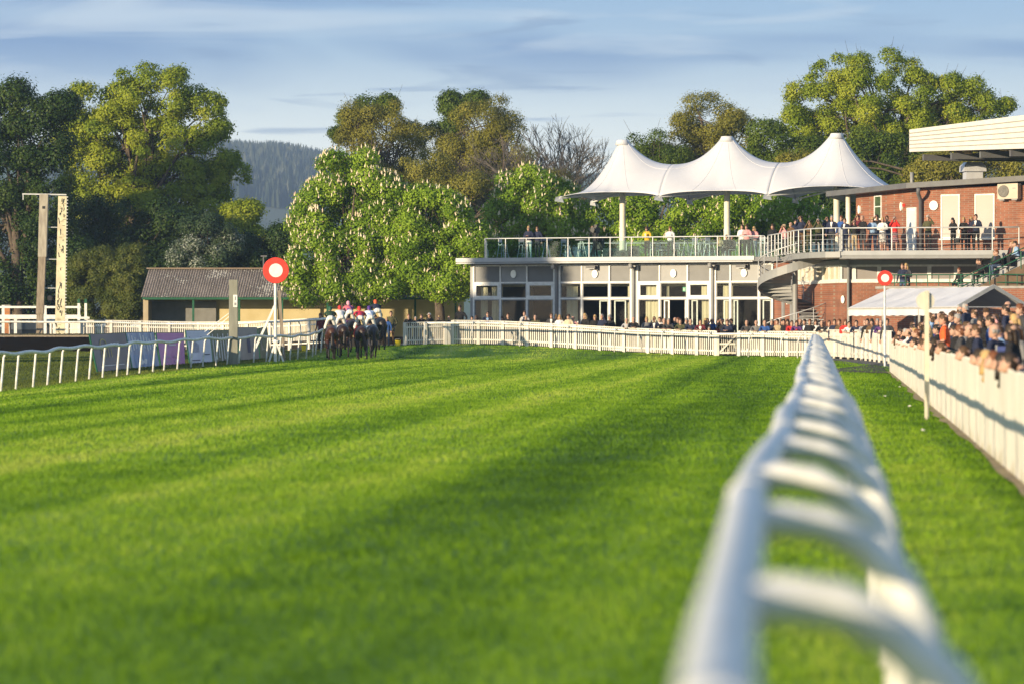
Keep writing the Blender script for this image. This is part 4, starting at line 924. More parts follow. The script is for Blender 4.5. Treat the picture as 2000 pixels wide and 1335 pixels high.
for bi, (cols, heavy) in enumerate(bays):
    us = [PV.at(c) for c in cols]
    mb = MB()
    for u in us: PV.box(mb, u - fw, u + fw, ZB, Z1, .0, .09)
    for z in (Z1 - .04, Z1 - .94 , Z2 - .89, ZB + .05):
        pass
    for z in (Z1, Z2, Z3, ZB + .04):
        for a, b_ in zip(us[:-1], us[1:]): PV.box(mb, a + fw, b_ - fw, z - .04, z + .04, .0, .085)
    part(mb, 'mullion', WHITE)
    for ci, (a, b_) in enumerate(zip(us[:-1], us[1:])):
        mb = MB()
        if ci == 1: PV.box(mb, a + fw, b_ - fw, Z2 + .04, Z1 - .04, -.02, .05); part(mb, 'wall_panel', GREYP)
        else:
            PV.box(mb, a + fw, b_ - fw, Z2 + .04, Z1 - .04, -.05, .04)
            for k in range(13): 
                z = Z2 + .08 + k * (Z1 - Z2 - .14) / 13; PV.box(mb, a + fw, b_ - fw, z, z + .035, -.01, .03)
            part(mb, 'louvre_panel', LOUV)
        for row, (z0, z1) in enumerate(((Z3 + .04, Z2 - .04), (ZB + .08, Z3 - .04))):
            wroot = MB()
            wgt = .12 if (row == 0 and ci in heavy) else .05
            frame_rect(wroot, a + fw, b_ - fw, z0, z1, wgt, .01, .09 if wgt > .1 else .06)
            wo = part(wroot, 'window', WHITE if wgt > .1 else GREYP)
            if not (row == 1 and bi == 2 and ci == 1):
                gm_ = MB(); PV.box(gm_, a + fw + wgt, b_ - fw - wgt, z0 + wgt, z1 - wgt, .02, .012); gm_.build('pane', GLASS, wo)
# inner door leaves and frames
for px0, px1 in ((1170, 1188), (1199, 1222), (1296, 1307), (1337, 1342), (1350, 1362), (1413, 1425), (1432, 1441), (1489, 1506)):
    mb = MB(); frame_rect(mb, PV.at(px0), PV.at(px1), ZB + .1, Z3 - .09, .07, -.12, .07); part(mb, 'door', WHITE)
# curtains: pleated strips hanging inside
def curtain(px0, px1):
    u0, u1 = PV.at(px0), PV.at(px1); n = max(6, int((u1 - u0) / .06)); vs = []
    for i in range(n + 1):
        u = u0 + (u1 - u0) * i / n; o = -.42 + .05 * math.sin(i * 1.9) + .02 * math.sin(i * .7)
        vs += [PV.p(u, .25, o), PV.p(u, 3.72, o * .9 - .05)]
    part(MB().add(vs, [(2 * i, 2 * i + 2, 2 * i + 3, 2 * i + 1) for i in range(n)]), 'curtain', CURTAIN, smooth=True)
for a in ((933, 946), (955, 977), (1072, 1082), (1101, 1124), (1221, 1232), (1256, 1287), (1296, 1302), (1365, 1387), (1407, 1426)): curtain(*a)
for px, pz in ((1004, 4.42), (1163, 4.40), (1316, 4.40), (1454, 4.40)):
    c = PV.p(PV.at(px), pz, .05); mb = MB(); k = 20
    pts = [c + PV.u * (.165 * math.cos(6.283 * i / k)) + Vector((0, 0, .22 * math.sin(6.283 * i / k))) for i in range(k)]
    mb.prism(pts, PV.n * .07); part(mb, 'wall_light', ROSE)
for px in (1163, 1456):
    u = PV.at(px); mb = MB(); PV.box(mb, u - .42, u + .12, 4.68, 4.84, .12, .28); PV.box(mb, u + .02, u + .2, 4.6, 4.93, .03, .16); part(mb, 'floodlight', GREYD)
    mb = MB(); PV.box(mb, u - .4, u + .06, 4.66, 4.68, .14, .24); part(mb, 'floodlight_glass', STEEL)
for px in (1088, 1239, 1393.5):
    u = PV.at(px); mb = MB()
    mb.tube([PV.p(u, ZF - .02, .62), PV.p(u, ZF - .18, .6), PV.p(u, ZF - .32, .16), PV.p(u, ZF - .5, .12), PV.p(u, .1, .12)], .075, 10)
    mb.tube([PV.p(u, ZF - .1, .62), PV.p(u, ZF - .36, .6)], .12, 10); part(mb, 'downpipe', GREYP, smooth=True)
    mb = MB(); PV.box(mb, u - .14, u + .16, .1, ZF, -.02, .10); part(mb, 'pilaster', GREYP)
u = PV.at(1336); mb = MB(); PV.box(mb, u - .17, u + .17, 3.42, 3.66, -.3, .03)
ex = part(mb, 'exit_sign', mat('exit_green', (.05, .42, .22), (.04, .36, .18), 3, .4))
mb = MB(); PV.box(mb, u - .13, u - .06, 3.46, 3.6, -.268, .004); PV.box(mb, u + .0, u + .13, 3.52, 3.55, -.268, .004); PV.box(mb, u + .09, u + .12, 3.48, 3.59, -.2675, .004); mb.build('exit_symbol', WHITE, ex)
for px in (968, 1003, 1056, 1208): 
    pass

# terrace floor furniture helpers -----------------------------------------------------------
def TX(px, d): return (GX(px, d), d, ZT - .02)
def bal_post(mb, p, h=1.1):
    mb.box((p[0], p[1], p[2] + h / 2), (.05, .05, h))
def balustrade(label, pts, zf, step, glass=True, wires=0, h=1.12, postpx=None):
    pl = [Vector((x, y, 0)) for x, y in pts]; st = along(pl, step); st.append((pl[-1], st[-1][1]))
    b0 = Vector((pl[0].x, pl[0].y, zf)); root = empty('balustrade', b0, label=label, cat='balustrade', group='terrace balustrades')
    MB().tube([q - Vector((pl[0].x, pl[0].y, 0)) + Vector((0, 0, h)) for q, d_ in st], .032, 8).build('handrail', STEEL, root, smooth=True)
    for i, (q, d_) in enumerate(st):
        q0 = q - Vector((pl[0].x, pl[0].y, 0)); mb = MB(); mb.tube([q0, q0 + Vector((0, 0, h))], .028, 8); mb.box((q0.x, q0.y, .03), (.12, .12, .06), 0); mb.build('post', STEEL, root)
        if i + 1 < len(st):
            e = st[i + 1][0] - Vector((pl[0].x, pl[0].y, 0)); a = q0.lerp(e, .06); b_ = q0.lerp(e, .94); n = Vector((-d_.y, d_.x, 0)) * .012
            if glass: MB().prism([a + Vector((0, 0, .06)), b_ + Vector((0, 0, .06)), b_ + Vector((0, 0, .94)), a + Vector((0, 0, .94))], n).build('glass_panel', BALGLASS, root)
            if wires:
                mb = MB()
                for k in range(wires): mb.tube([q0 + Vector((0, 0, .12 + k * (h - .2) / wires)), e + Vector((0, 0, .12 + k * (h - .2) / wires))], .011, 5)
                mb.build('wire', WIRE, root)
    return root
fr0 = PV.p(PV.at(957), 0, .72); fr1 = PV.p(PV.at(1500), 0, .60)
balustrade('glass balustrade along the front of the pavilion roof terrace', [(fr0.x, fr0.y), (fr1.x, fr1.y)], ZT - .05, 1.23)
balustrade('glass balustrade returning along the left side of the roof terrace', [(fr0.x, fr0.y + .15), (fr0.x + .1, fr0.y + 11)], ZT - .05, 1.4)
bb = PV.p(PV.at(990), 0, -11)
balustrade('glass balustrade along the back of the roof terrace', [(bb.x, bb.y), (bb.x + 15, bb.y - 1)], ZT - .05, 1.4)
TG2 = 'silver bistro tables and stools on the roof terrace'
def high_table(px, d, label, kind):
    x, y, z = TX(px, d); t = empty('bistro_table' if kind == 't' else 'bar_stool' if kind == 's' else 'bistro_chair', (x, y, z), random.uniform(0, 1.5), label, 'table' if kind == 't' else 'stool' if kind == 's' else 'chair', TG2)
    if kind == 't':
        MB().lathe((0, 0, 1.04), [(.36, 0), (.38, .02), (.36, .04)], 20).build('tabletop', STEEL, t)
        for k in range(4):
            a = k * 1.571 + .4; MB().tube([(.06 * math.cos(a), .06 * math.sin(a), 1.03), (.33 * math.cos(a), .33 * math.sin(a), 0)], .022, 6).build('leg', STEEL, t)
    elif kind == 's':
        MB().box((0, 0, .77), (.36, .36, .04)).build('seat', STEEL, t)
        MB().box((0, .17, 1.02), (.36, .03, .22)).bar((-.16, .17, .78), (-.16, .17, 1.0), .03).bar((.16, .17, .78), (.16, .17, 1.0), .03).build('backrest', STEEL, t)
        for sx in (-1, 1):
            for sy in (-1, 1): MB().tube([(.15 * sx, .15 * sy, .76), (.24 * sx, .24 * sy, 0)], .02, 6).build('leg', STEEL, t)
        MB().bar((-.2, -.2, .3), (.2, -.2, .3), .025).bar((-.2, .2, .3), (.2, .2, .3), .025).build('stretcher', STEEL, t)
    else:
        MB().box((0, 0, .45), (.42, .42, .03)).build('seat', STEEL, t); MB().tube([(-.2, .2, .45), (-.2, .26, .84), (0, .28, .88), (.2, .26, .84), (.2, .2, .45)], .016, 6).build('back_frame', STEEL, t)
        mb = MB()
        for k in range(4): mb.box((0, .22 + .012 * k, .54 + k * .09), (.4, .015, .05))
        mb.build('backrest', STEEL, t)
        for sx in (-1, 1):
            for sy in (-1, 1): MB().tube([(.19 * sx, .19 * sy, .45), (.22 * sx, .22 * sy, 0)], .014, 6).build('leg', STEEL, t)
    return t
for px, d_, k, lb in ((982, 190.2, 's', 'silver bar stool nearest the left corner of the roof terrace'), (1022, 190, 's', 'silver bar stool left of the two people at the left balustrade'), (1067, 190.4, 't', 'tall round table right of the two people at the left balustrade'),
                  (1105, 191, 's', 'silver bar stool left of the cameraman'), (1136, 190.5, 't', 'tall round table left of the cameraman'), (1276, 188.2, 'c', 'silver chair beside the person in the yellow coat'), (1292, 188.8, 'c', 'silver chair left of the person in white on the terrace'),
                  (1326, 188.5, 'c', 'silver chair right of the person in white on the terrace'), (1340, 189, 't', 'tall silver table between the middle pole and the person in white'), (1360, 188.4, 's', 'silver bar stool left of the middle canopy pole'), (1374, 189, 't', 'tall silver table just left of the middle canopy pole'),
                  (1386, 187.8, 's', 'silver bar stool at the foot of the middle canopy pole'), (1427, 187.2, 'c', 'silver chair beside the small child in beige'), (1470, 186.8, 't', 'round table with a dark bag near the terrace stair'), (1490, 186.4, 's', 'silver bar stool at the head of the spiral stair'), (1503, 186.8, 't', 'tall silver table at the head of the spiral stair')):
    high_table(px, d_, lb, k)
SPK = mat('speaker_grey', (.08, .085, .085), (.055, .06, .06), 4, .6)
def crate(px, d, w, h, label, cat='box', name='equipment_case'):
    x, y, z = TX(px, d); t = empty(name, (x, y, z), 0, label, cat)
    MB().box((0, 0, h / 2), (w, .5, h), taper=.96).build('case', SPK, t)
    MB().lathe((-.0, -.25, h * .5), [(h * .26, 0), (h * .30, .02), (h * .26, .03)], 18, axis='y').build('grille', BLACK, t)
    MB().bar((-w * .2, -.0, h + .03), (w * .2, 0, h + .03), .03).build('handle', BLACK, t)
    for s in (-1, 1): MB().lathe((s * w * .35, -.18, .0), [(.05, -.02), (.05, .04)], 10).build('foot', BLACK, t)
crate(1192, 188.6, .85, .55, 'grey loudspeaker case at the foot of the left canopy pole'); crate(1216, 188.4, .55, .42, 'small grey case right of the left canopy pole'); crate(1238, 188.6, .62, .66, 'taller grey case left of the person in yellow')

# ------------------------------------------------------------------ tensile canopy: three peaks
cx_ = [GX(1216, 193.5), GX(1420, 191.5), GX(1634, 189.5)]; cy_ = [193.5, 191.5, 189.5]
zp = [P(0, 275, 193.5).z, P(0, 268, 191.5).z, P(0, 262, 189.5).z]
can = empty('tensile_canopy', (cx_[1], cy_[1], ZT), label='white tensile canopy with three pointed peaks over the roof terrace', cat='canopy')
CU = (Vector((cx_[2], cy_[2], 0)) - Vector((cx_[0], cy_[0], 0))).normalized(); CV_ = Vector((-CU.y, CU.x, 0))
SPAN = math.hypot(cx_[2] - cx_[0], cy_[2] - cy_[0]) / 2; HALF = SPAN * .56; VH = 3.1; HS = [math.hypot(cx_[k + 1] - cx_[k], cy_[k + 1] - cy_[k]) / 2 for k in (0, 1)]
ZE = P(0, 377, 188).z
def can_pt(s, t, i):
    """unit i (0..2), s,t in -1..1: fabric hung between a peak ring, two valleys and tied-down corners"""
    c = Vector((cx_[i], cy_[i], 0)); end = (i == 0 and s < 0) or (i == 2 and s > 0)
    su = s * (2.75 if end and i == 0 else 3.85 if end else HS[min(1, max(0, i - (s < 0)))]); tv = t * VH
    tv *= 1 - (.10 if not end else .06) * (1 - min(1, abs(s)) ** 2) * abs(t) ** 3
    if end: su *= 1 - .13 * (1 - t * t) * abs(s) ** 3
    p = c + CU * su + CV_ * tv
    A_s, A_t = abs(s), abs(t); hp = zp[i] - ZE; hv = 1.78
    dist = max(math.sqrt(s * s + (t * 1.05) ** 2), .10)
    ex = 1.12 + .9 * A_s
    arch = (1 - A_t) ** 1.12 * (1 - A_s) + (1 - A_t ** 1.9) * A_s
    if end: base = hv * (1 - A_s) ** 1.1 * (1 - A_t) ** (1.05 - .3 * A_s)
    else: base = hv * arch
    cone = (hp - hv) * max(0, 1 - (dist - .10) / .9) ** 2.3 / 1.0
    p.z = ZE + base + cone + (.16 if i < 2 else .34) * (1 - s * s) * A_t ** 5 - .12 * (A_s * A_t) ** 6
    if end and i == 2: p.z += .25 * A_s ** 2 * (1 - A_t ** 2)
    return p
vs = []; n = 36; fsx = []
for i in range(3):
    k0 = len(vs)
    for a in range(n + 1):
        for b_ in range(n + 1): vs.append(can_pt(-1 + 2 * a / n, -1 + 2 * b_ / n, i) - can.location)
    fsx += [(k0 + a * (n + 1) + b_, k0 + (a + 1) * (n + 1) + b_, k0 + (a + 1) * (n + 1) + b_ + 1, k0 + a * (n + 1) + b_ + 1) for a in range(n) for b_ in range(n)]
fb = MB().add(vs, fsx).build('fabric', FABRIC, can, smooth=True)
for i in range(3):
    for a_ in range(8):
        w_ = a_ * math.pi / 4 + .39; mb = MB(); q_ = []
        for k_ in range(14):
            t_ = .12 + .87 * k_ / 13; m_ = max(abs(math.cos(w_)), abs(math.sin(w_))); q_.append(can_pt(t_ * math.cos(w_) / m_, t_ * math.sin(w_) / m_, i) - can.location + Vector((0, 0, .012)))
        mb.tube(q_, .010, 5).build('seam', mat('membrane_seam', (.60, .60, .63), (.55, .55, .58), 3, .6), can)
so_ = fb.modifiers.new('thick', 'SOLIDIFY'); so_.thickness = .02
for i in range(3):
    c = Vector((cx_[i], cy_[i], 0)) - can.location; c.z = 0
    MB().lathe((c.x, c.y, 0), [(.19, -.05), (.19, 1.6), (.20, 1.6), (.20, 1.66), (.17, 1.66), (.17, zp[i] - ZT - .3)], 18).build('pole', mat('canopy_pole', (.68, .65, .55), (.6, .57, .48), 2, .5), can, smooth=False)
    MB().lathe((c.x, c.y, zp[i] - ZT), [(.43, -.26), (.34, .0), (.325, .03), (.05, .04)], 24).build('peak_cap', FABRIC, can, smooth=True)
    MB().lathe((c.x + .3, c.y - .4, ZE - ZT + .35), [(.32, -.04), (.32, .04)], 14).build('heater', BLACK, can)
    for t in (-1, 1):
        for s in ((-1, 1) if i == 2 else (-1,)):
            q = can_pt(s, t, i) - can.location; top = c + Vector((0, 0, ZE - ZT + .25))
            MB().tube([top, q + Vector((0, 0, -.06))], [.05, .045], 8).build('strut', WHITE, can)
            e = CU * (s * .18) + CV_ * (t * .16)
            MB().add([q + e * 1.3 + Vector((0, 0, -.22)), q - e * .6 + Vector((0, 0, -.30)) + CU * .12, q - e * .4 + Vector((0, 0, .08)), q + e * 1.0 + Vector((0, 0, -.0)),
                      q + e * 1.3 + Vector((0, 0, -.22)) + CV_ * .08, q - e * .6 + Vector((0, 0, -.30)) + CU * .12 + CV_ * .08, q - e * .4 + Vector((0, 0, .08)) + CV_ * .08, q + e * 1.0 + CV_ * .08],
                     [(0, 1, 2, 3), (7, 6, 5, 4), (0, 4, 5, 1), (1, 5, 6, 2), (2, 6, 7, 3), (3, 7, 4, 0)]).build('corner_plate', STEEL, can)

# ------------------------------------------------------------------ brick clubhouse on the right
BL = Wall(1672, 178, 1800, 172); BR_ = Wall(1800, 172, 2040, 168)
bk = empty('brick_clubhouse', (BR_.A.x, BR_.A.y, 0), label='red brick clubhouse with a flat roof above a first floor walkway', cat='building')
ZTB, ZRB = 8.45, 8.72
FL = 5.22
def bpart(mb, name, m, smooth=False): o = mb.build(name, m, bk, smooth); o.location = -bk.location; return o
mb = MB(); mb.prism([BL.p(0, FL, 0), BL.p(BL.L, FL, 0), BL.p(BL.L, FL, -3), BL.p(0, FL, -6)], (0, 0, ZTB - FL)); bpart(mb, 'wall', BRICK)
mb = MB(); mb.prism([BR_.p(.003, FL, 0), BR_.p(BR_.L, FL, 0), BR_.p(BR_.L, FL, -6), BR_.p(.003, FL, -6)], (0, 0, ZTB + .05 - FL)); bpart(mb, 'wall', BRICK)
# roof slab with overhang, rising to the right
ra = BL.p(-1.6, ZTB - .12, .9); rb = BL.p(BL.L, ZTB + .02, .9); rc = BR_.p(BR_.L + 1, ZTB + .28, .8)
mb = MB(); th = .27
def slab(mb, pts, h): mb.prism(pts, (0, 0, h))
slab(mb, [ra, rb, rb + Vector((1, 9, 0)), ra + Vector((2, 9, 0))], th); bpart(mb, 'roof', GREYD)
mb = MB(); slab(mb, [rb + Vector((.002, 0, 0)), rc, rc + Vector((1, 9, 0)), rb + Vector((1, 9, 0))], th); bpart(mb, 'roof', GREYD)
def bwin(Wl, px0, px1, z0, z1, kind):
    u0, u1 = Wl.at(px0), Wl.at(px1); mb = MB(); w_ = .07
    for a, b_, c, e in ((u0, u0 + w_, z0, z1), (u1 - w_, u1, z0, z1), (u0 + w_, u1 - w_, z0, z0 + w_), (u0 + w_, u1 - w_, z1 - w_, z1)): Wl.box(mb, a, b_, c, e, -.03, .07)
    o = bpart(mb, 'window', WHITE)
    mb = MB(); Wl.box(mb, u0 + w_, u1 - w_, z0 + w_, z1 - w_, -.02, .035)
    if kind == 'blind':
        mb.build('blind', mat('roller_blind', (.43, .385, .355), (.40, .36, .33), 1, .6), o)
        mb = MB(); Wl.box(mb, u0 - .05, u1 + .05, z0 - .08, z0 - .002, 0, .12); mb.build('sill', WHITE, o)
    else:
        mb.build('pane', mat('mirror_pane', (.08, .12, .06), (.03, .05, .03), 2.5, .08, spec=.7), o)
        mb = MB(); Wl.box(mb, u0 + w_, u1 - w_, z0 + (z1 - z0) * .52, z0 + (z1 - z0) * .56, .02, .03); mb.build('glazing_bar', WHITE, o)
def zat(py, d): return EYE + (HY - py) / F * d
bwin(BR_, 1838, 1875, zat(466, 171), zat(380, 171), 'blind'); bwin(BR_, 1904, 1943, zat(466, 170), zat(379, 170), 'blind')
bwin(BL, 1708, 1722.5, zat(430, 176), zat(382, 176), 'glass')
u0, u1 = BL.at(1773), BL.at(1791); mb = MB(); BL.box(mb, u0, u1, FL, zat(406, 173), .0, .08); dr = bpart(mb, 'door', WHITE)
mb = MB(); BL.box(mb, u0 + .1, u1 - .1, FL + .95, zat(412, 173), .082, .01); mb.build('pane', mat('frosted_pane', (.55, .58, .6), (.45, .48, .52), 2, .2), dr); mb = MB(); BL.box(mb, u0 + .05, u0 + .09, FL + 1.0, FL + 1.2, .082, .05); mb.build('handle', STEEL, dr)
for Wl, px, z, r_ in ((BR_, 1825, zat(401, 171), .24), (BL, 1680, zat(409, 177), .16), (BL, 1762, zat(404, 174), .16)):
    c = Wl.p(Wl.at(px), z, .01); k = 20
    mb = MB().prism([c + Wl.u * (r_ * (1 if r_ > .2 else .6) * math.cos(6.283 * i / k)) + Vector((0, 0, r_ * (1 if r_ > .2 else 1.35) * math.sin(6.283 * i / k))) for i in range(k)], Wl.n * .09); bpart(mb, 'wall_light', ROSE)
c = BL.p(BL.at(1767), zat(402, 174), .0); mb = MB(); mb.box(c + BL.n * .06, (.14, .14, .14)); bpart(mb, 'alarm_bell', RED)
q = BR_.p(.02, 0, .13); mb = MB(); mb.tube([(q.x - .2, q.y - .75, ZTB), (q.x - .2, q.y - .6, ZTB - .25), (q.x, q.y, ZTB - .6), (q.x, q.y, FL)], .10, 10); bpart(mb, 'downpipe', GREYD, True)
mb = MB(); mb.tube([(q.x - .4, q.y + .4, ZTB), (q.x - .4, q.y + .4, ZTB + .85)], .09, 10); bpart(mb, 'flue', GREYP, True)
c = BL.p(-.3, 0, .3); mb = MB(); mb.tube([(c.x, c.y, FL), (c.x, c.y, ZTB)], .13, 12); bpart(mb, 'column', mat('canopy_pole', (.68, .65, .55)), True)
# walkway slab, lower storey
S0, S1 = Vector((GX(1640, 168), 168, 0)), Vector((GX(2040, 166), 166, 0))
TW = Wall(1640, 168, 2040, 166)
mb = MB(); mb.prism([TW.p(0, FL - .36, 0), TW.p(TW.L, FL - .36, 0), TW.p(TW.L, FL - .36, -9), TW.p(-2, FL - .36, -17)], (0, 0, .35)); bpart(mb, 'walkway_slab', GREYP)
mb = MB(); TW.box(mb, -.05, TW.at(1970), FL - .2, FL + .03, .003, .04); bpart(mb, 'walkway_edge', mat('edge_trim', (.34, .35, .36), (.3, .31, .32), 2, .4))
LW = Wall(1556, 179.5, 1640, 171.5); LR = Wall(1640, 171.5, 2040, 169.5)
for Wl in (LW, LR):
    mb = MB(); Wl.box(mb, 0, Wl.L, -.2, 3.72, -.3, .3); bpart(mb, 'lower_wall', BRICK)
    mb = MB(); Wl.box(mb, 0, Wl.L, 4.62, FL - .36, -.3, .3); bpart(mb, 'head_panel', GREYP)
    mb = MB(); Wl.box(mb, 0, Wl.L, 3.72, 3.86, -.28, .32); Wl.box(mb, 0, Wl.L, 4.56, 4.62, -.28, .32); bpart(mb, 'sill', WHITE)
BLIND = mat('grey_blind', (.24, .225, .22), (.22, .205, .2), 1, .7); SLAT = mat('cream_blind', (.52, .46, .36), (.46, .41, .31), 2, .7)
def band(Wl, cols, m_, wpx):
    for a, b_ in zip(cols[:-1], cols[1:]):
        u0, u1 = Wl.at(a), Wl.at(b_); mb = MB()
        Wl.box(mb, u0, u0 + wpx, 3.86, 4.56, -.1, .1); Wl.box(mb, u1 - wpx, u1 - .002, 3.86, 4.56, -.1, .1); Wl.box(mb, u0 + wpx, u1 - wpx, 4.52, 4.56, -.1, .1); Wl.box(mb, u0 + wpx, u1 - wpx, 3.86, 3.90, -.1, .1); o = bpart(mb, 'window', WHITE)
        mb = MB(); Wl.box(mb, u0 + wpx, u1 - wpx, 3.9, 4.52, -.14, .06); mb.build('blind', m_, o)
band(LW, [1558, 1566, 1574, 1584, 1594, 1606, 1618, 1629, 1638], SLAT, .06)
band(LR, [1641, 1668, 1717, 1815, 1867, 1920, 1990], BLIND, .10)
for px in (1657, 1716): pass
u = LR.at(1657.5); mb = MB(); mb.tube([LR.p(u, FL - .3, .5), LR.p(u, 4.4, .12), LR.p(u, -.1, .12)], .075, 10); bpart(mb, 'downpipe', GREYP, True)
c = LR.p(LR.at(1646), zat(585, 171), .0); k = 16; mb = MB().prism([c + LR.u * (.09 * math.cos(6.283 * i / k)) + Vector((0, 0, .2 * math.sin(6.283 * i / k))) for i in range(k)], LR.n * .08); bpart(mb, 'wall_light', ROSE)
EW = Wall(1512, 183.3, 1556, 179.5)
mb = MB(); EW.box(mb, 0, EW.L, -.2, ZF - .1, -.3, .3); bpart(mb, 'lower_wall', BRICK)
mb = MB(); EW.box(mb, EW.at(1529), EW.at(1533), .1, 3.0, .002, .08); EW.box(mb, EW.at(1546), EW.at(1550), .1, ZF, .002, .1); bpart(mb, 'door_frame', GREYP)
c = EW.p(EW.at(1539), zat(588, 181), .0); mb = MB().prism([c + EW.u * (.10 * math.cos(6.283 * i / k)) + Vector((0, 0, .2 * math.sin(6.283 * i / k))) for i in range(k)], EW.n * .08); bpart(mb, 'wall_light', ROSE)
balustrade('steel wire balustrade along the brick clubhouse walkway', [(TW.p(.1, 0, -.12).x, TW.p(.1, 0, -.12).y), (TW.p(TW.at(1990), 0, -.12).x, TW.p(TW.at(1990), 0, -.12).y)], FL, 2.45, glass=False, wires=4, h=1.15)
cv = [(GX(1500, 182), 182), (GX(1515, 179.5), 179.5), (GX(1535, 176), 176), (GX(1552, 172.5), 172.5), (GX(1580, 169.6), 169.6), (GX(1612, 168.2), 168.2), (GX(1641, 167.9), 167.9)]
balustrade('curved wire balustrade round the head of the spiral stair', cv, FL, 1.15, glass=False, wires=4, h=1.15)
mb = MB(); poly = [Vector((x, y, FL - .30)) for x, y in cv[2:]] + [Vector((GX(1641, 178), 178, FL - .3)), Vector((GX(1530, 182.5), 182.5, FL - .3))]
mb.prism(poly, (0, 0, .285)); bpart(mb, 'landing', GREYP)

# air conditioner and roof vent
c = BR_.p(BR_.at(1975.5), zat(375, 169.5), .03); ac = empty('air_conditioner', c, BR_.ang, 'white air conditioning unit fixed high on the brick wall', 'air conditioner')
MB().box((0, -.2, 0), (1.12, .38, .76)).build('case', mat('appliance_white', (.46, .41, .34), (.41, .37, .30), 2, .4), ac); MB().lathe((-.22, -.40, 0), [(.30, -.01), (.30, .02), (.27, .03)], 22, axis='y').build('fan_grille', mat('grille_grey', (.16, .15, .14), (.1, .1, .09), 8, .6), ac)
mb = MB(); [mb.tube([(-.22 + (.06 + .055 * i) * math.cos(6.283 * j / 18), -.435, (.06 + .055 * i) * math.sin(6.283 * j / 18)) for j in range(19)], .006, 5) for i in range(4)]; mb.build('fan_guard', GREYP, ac)
MB().box((.35, -.395, .14), (.16, .01, .05)).build('badge', GREYP, ac)
for s in (-.35, .35): MB().box((s, -.18, -.42), (.3, .36, .07)).build('bracket', GREYP, ac)
c = Vector((GX(1900, 173), 173, ZTB + .44)); vt = empty('roof_vent', c, .1, 'galvanised extract cowl standing on the clubhouse roof', 'vent')
MB().box((0, 0, .2), (.85, .8, .55)).build('base', mat('galvanised', (.55, .57, .62), (.48, .5, .55), 3, .4, metal=.3), vt); MB().box((0, 0, .62), (1.15, 1.1, .30), taper=.97).build('body', mat('galvanised', (.5, .5, .5)), vt); MB().box((0, 0, .86), (1.1, 1.05, .18), taper=.72).build('cap', mat('galvanised', (.5, .5, .5)), vt)

# ------------------------------------------------------------------ spiral stair
d = 175.2; sx, sy = GX(1553, d), d; ss = empty('spiral_stair', (sx, sy, 0), label='grey spiral staircase between the pavilion and the brick clubhouse', cat='staircase')
RO, RI = 1.86, .22
MB().lathe((0, 0, 0), [(.14, 0), (.14, FL - .1)], 14).build('newel', GREYP, ss, smooth=False)
NT = 30; A0, A1 = R(318), R(318 - 520); z0_, z1_ = FL - .02, .12
def sp_(t, r, dz=0): a = A0 + (A1 - A0) * t; return Vector((r * math.cos(a), r * math.sin(a), z0_ + (z1_ - z0_) * t + dz))
for i in range(NT):
    ta, tb_ = i / NT, (i + 1.08) / NT; z = z0_ + (z1_ - z0_) * (i + .5) / NT
    q = [sp_(ta, RI), sp_(ta, RO), sp_(tb_, RO), sp_(tb_, RI)]
    for v in q: v.z = z - .05
    MB().prism(q, (0, 0, .05)).prism([q[0] + Vector((0, 0, -.12)), q[1] + Vector((0, 0, -.12)), q[1] + Vector((0, 0, -.001)), q[0] + Vector((0, 0, -.001))], (q[3] - q[0]) * .12).build('tread', GREYP, ss)
K = 64; vs = []; fs = []
for i in range(K + 1):
    t = i / K
    vs += [sp_(t, RO, -.34), sp_(t, RO + .05, -.34), sp_(t, RO + .05, .10), sp_(t, RO, .10)]
for i in range(K):
    for j in range(4): fs.append((i * 4 + j, i * 4 + (j + 1) % 4, i * 4 + 4 + (j + 1) % 4, i * 4 + 4 + j))
MB().add(vs, fs).build('stringer', GREYP, ss, smooth=False)
MB().tube([sp_(i / K, RO + .02, 1.02) for i in range(5, K + 1)], .03, 8).build('handrail', STEEL, ss, smooth=True)
for j in range(3): MB().tube([sp_(i / K, RO + .02, .28 + .22 * j) for i in range(5, K + 1)], .012, 5).build('wire', WIRE, ss)
for i in range(3, 20): 
    a = sp_(i / 19.01, RO + .02); MB().tube([a, a + Vector((0, 0, 1.02))], .024, 6).build('baluster', STEEL, ss)

# ------------------------------------------------------------------ marquee
mq = empty('marquee', (GX(1770, 158), 158, 0), label='white frame marquee with a ridged roof behind the crowd', cat='tent')
A = P(1657, 601, 162); A.z = 2.42; Bc = P(1872, 601, 151); Bc.z = 2.42; Cc = P(2008, 585, 153); Cc.z = 2.42
along_ = (Bc - A); across = (Cc - Bc); D_ = A + across; ridge0 = A + across * .5 + along_.normalized() * .8; ridge1 = Bc + across * .5; ridge0.z = ridge1.z = 3.32
o = -mq.location; Z_ = Vector((0, 0, .03))
CANV = mat('marquee_canvas', (.60, .60, .625), (.53, .53, .56), 1.2, .5)
mb = MB(); nseg = 5
for i in range(nseg):                                                # front slope in fabric bays sagging slightly between frames
    a0, a1 = A.lerp(Bc, i / nseg), A.lerp(Bc, (i + 1) / nseg); r0, r1 = ridge0.lerp(ridge1, i / nseg), ridge0.lerp(ridge1, (i + 1) / nseg)
    m0 = a0.lerp(a1, .5) ; mr = r0.lerp(r1, .5) - Vector((0, 0, .03)); mm = m0.lerp(mr, .5) - Vector((0, 0, .05))
    mb.add([v + o for v in (a0, m0, a1, a0.lerp(r0, .5), mm, a1.lerp(r1, .5), r0, mr, r1)], [(0, 1, 4, 3), (1, 2, 5, 4), (3, 4, 7, 6), (4, 5, 8, 7)])
mb.add([v + o for v in (Cc, D_, ridge0, ridge1)], [(0, 1, 2, 3)]); mb.add([v + o for v in (A, ridge0, D_)], [(0, 1, 2)])
rf = mb.build('roof_canvas', CANV, mq); rf.modifiers.new('thick', 'SOLIDIFY').thickness = .012
mb = MB()
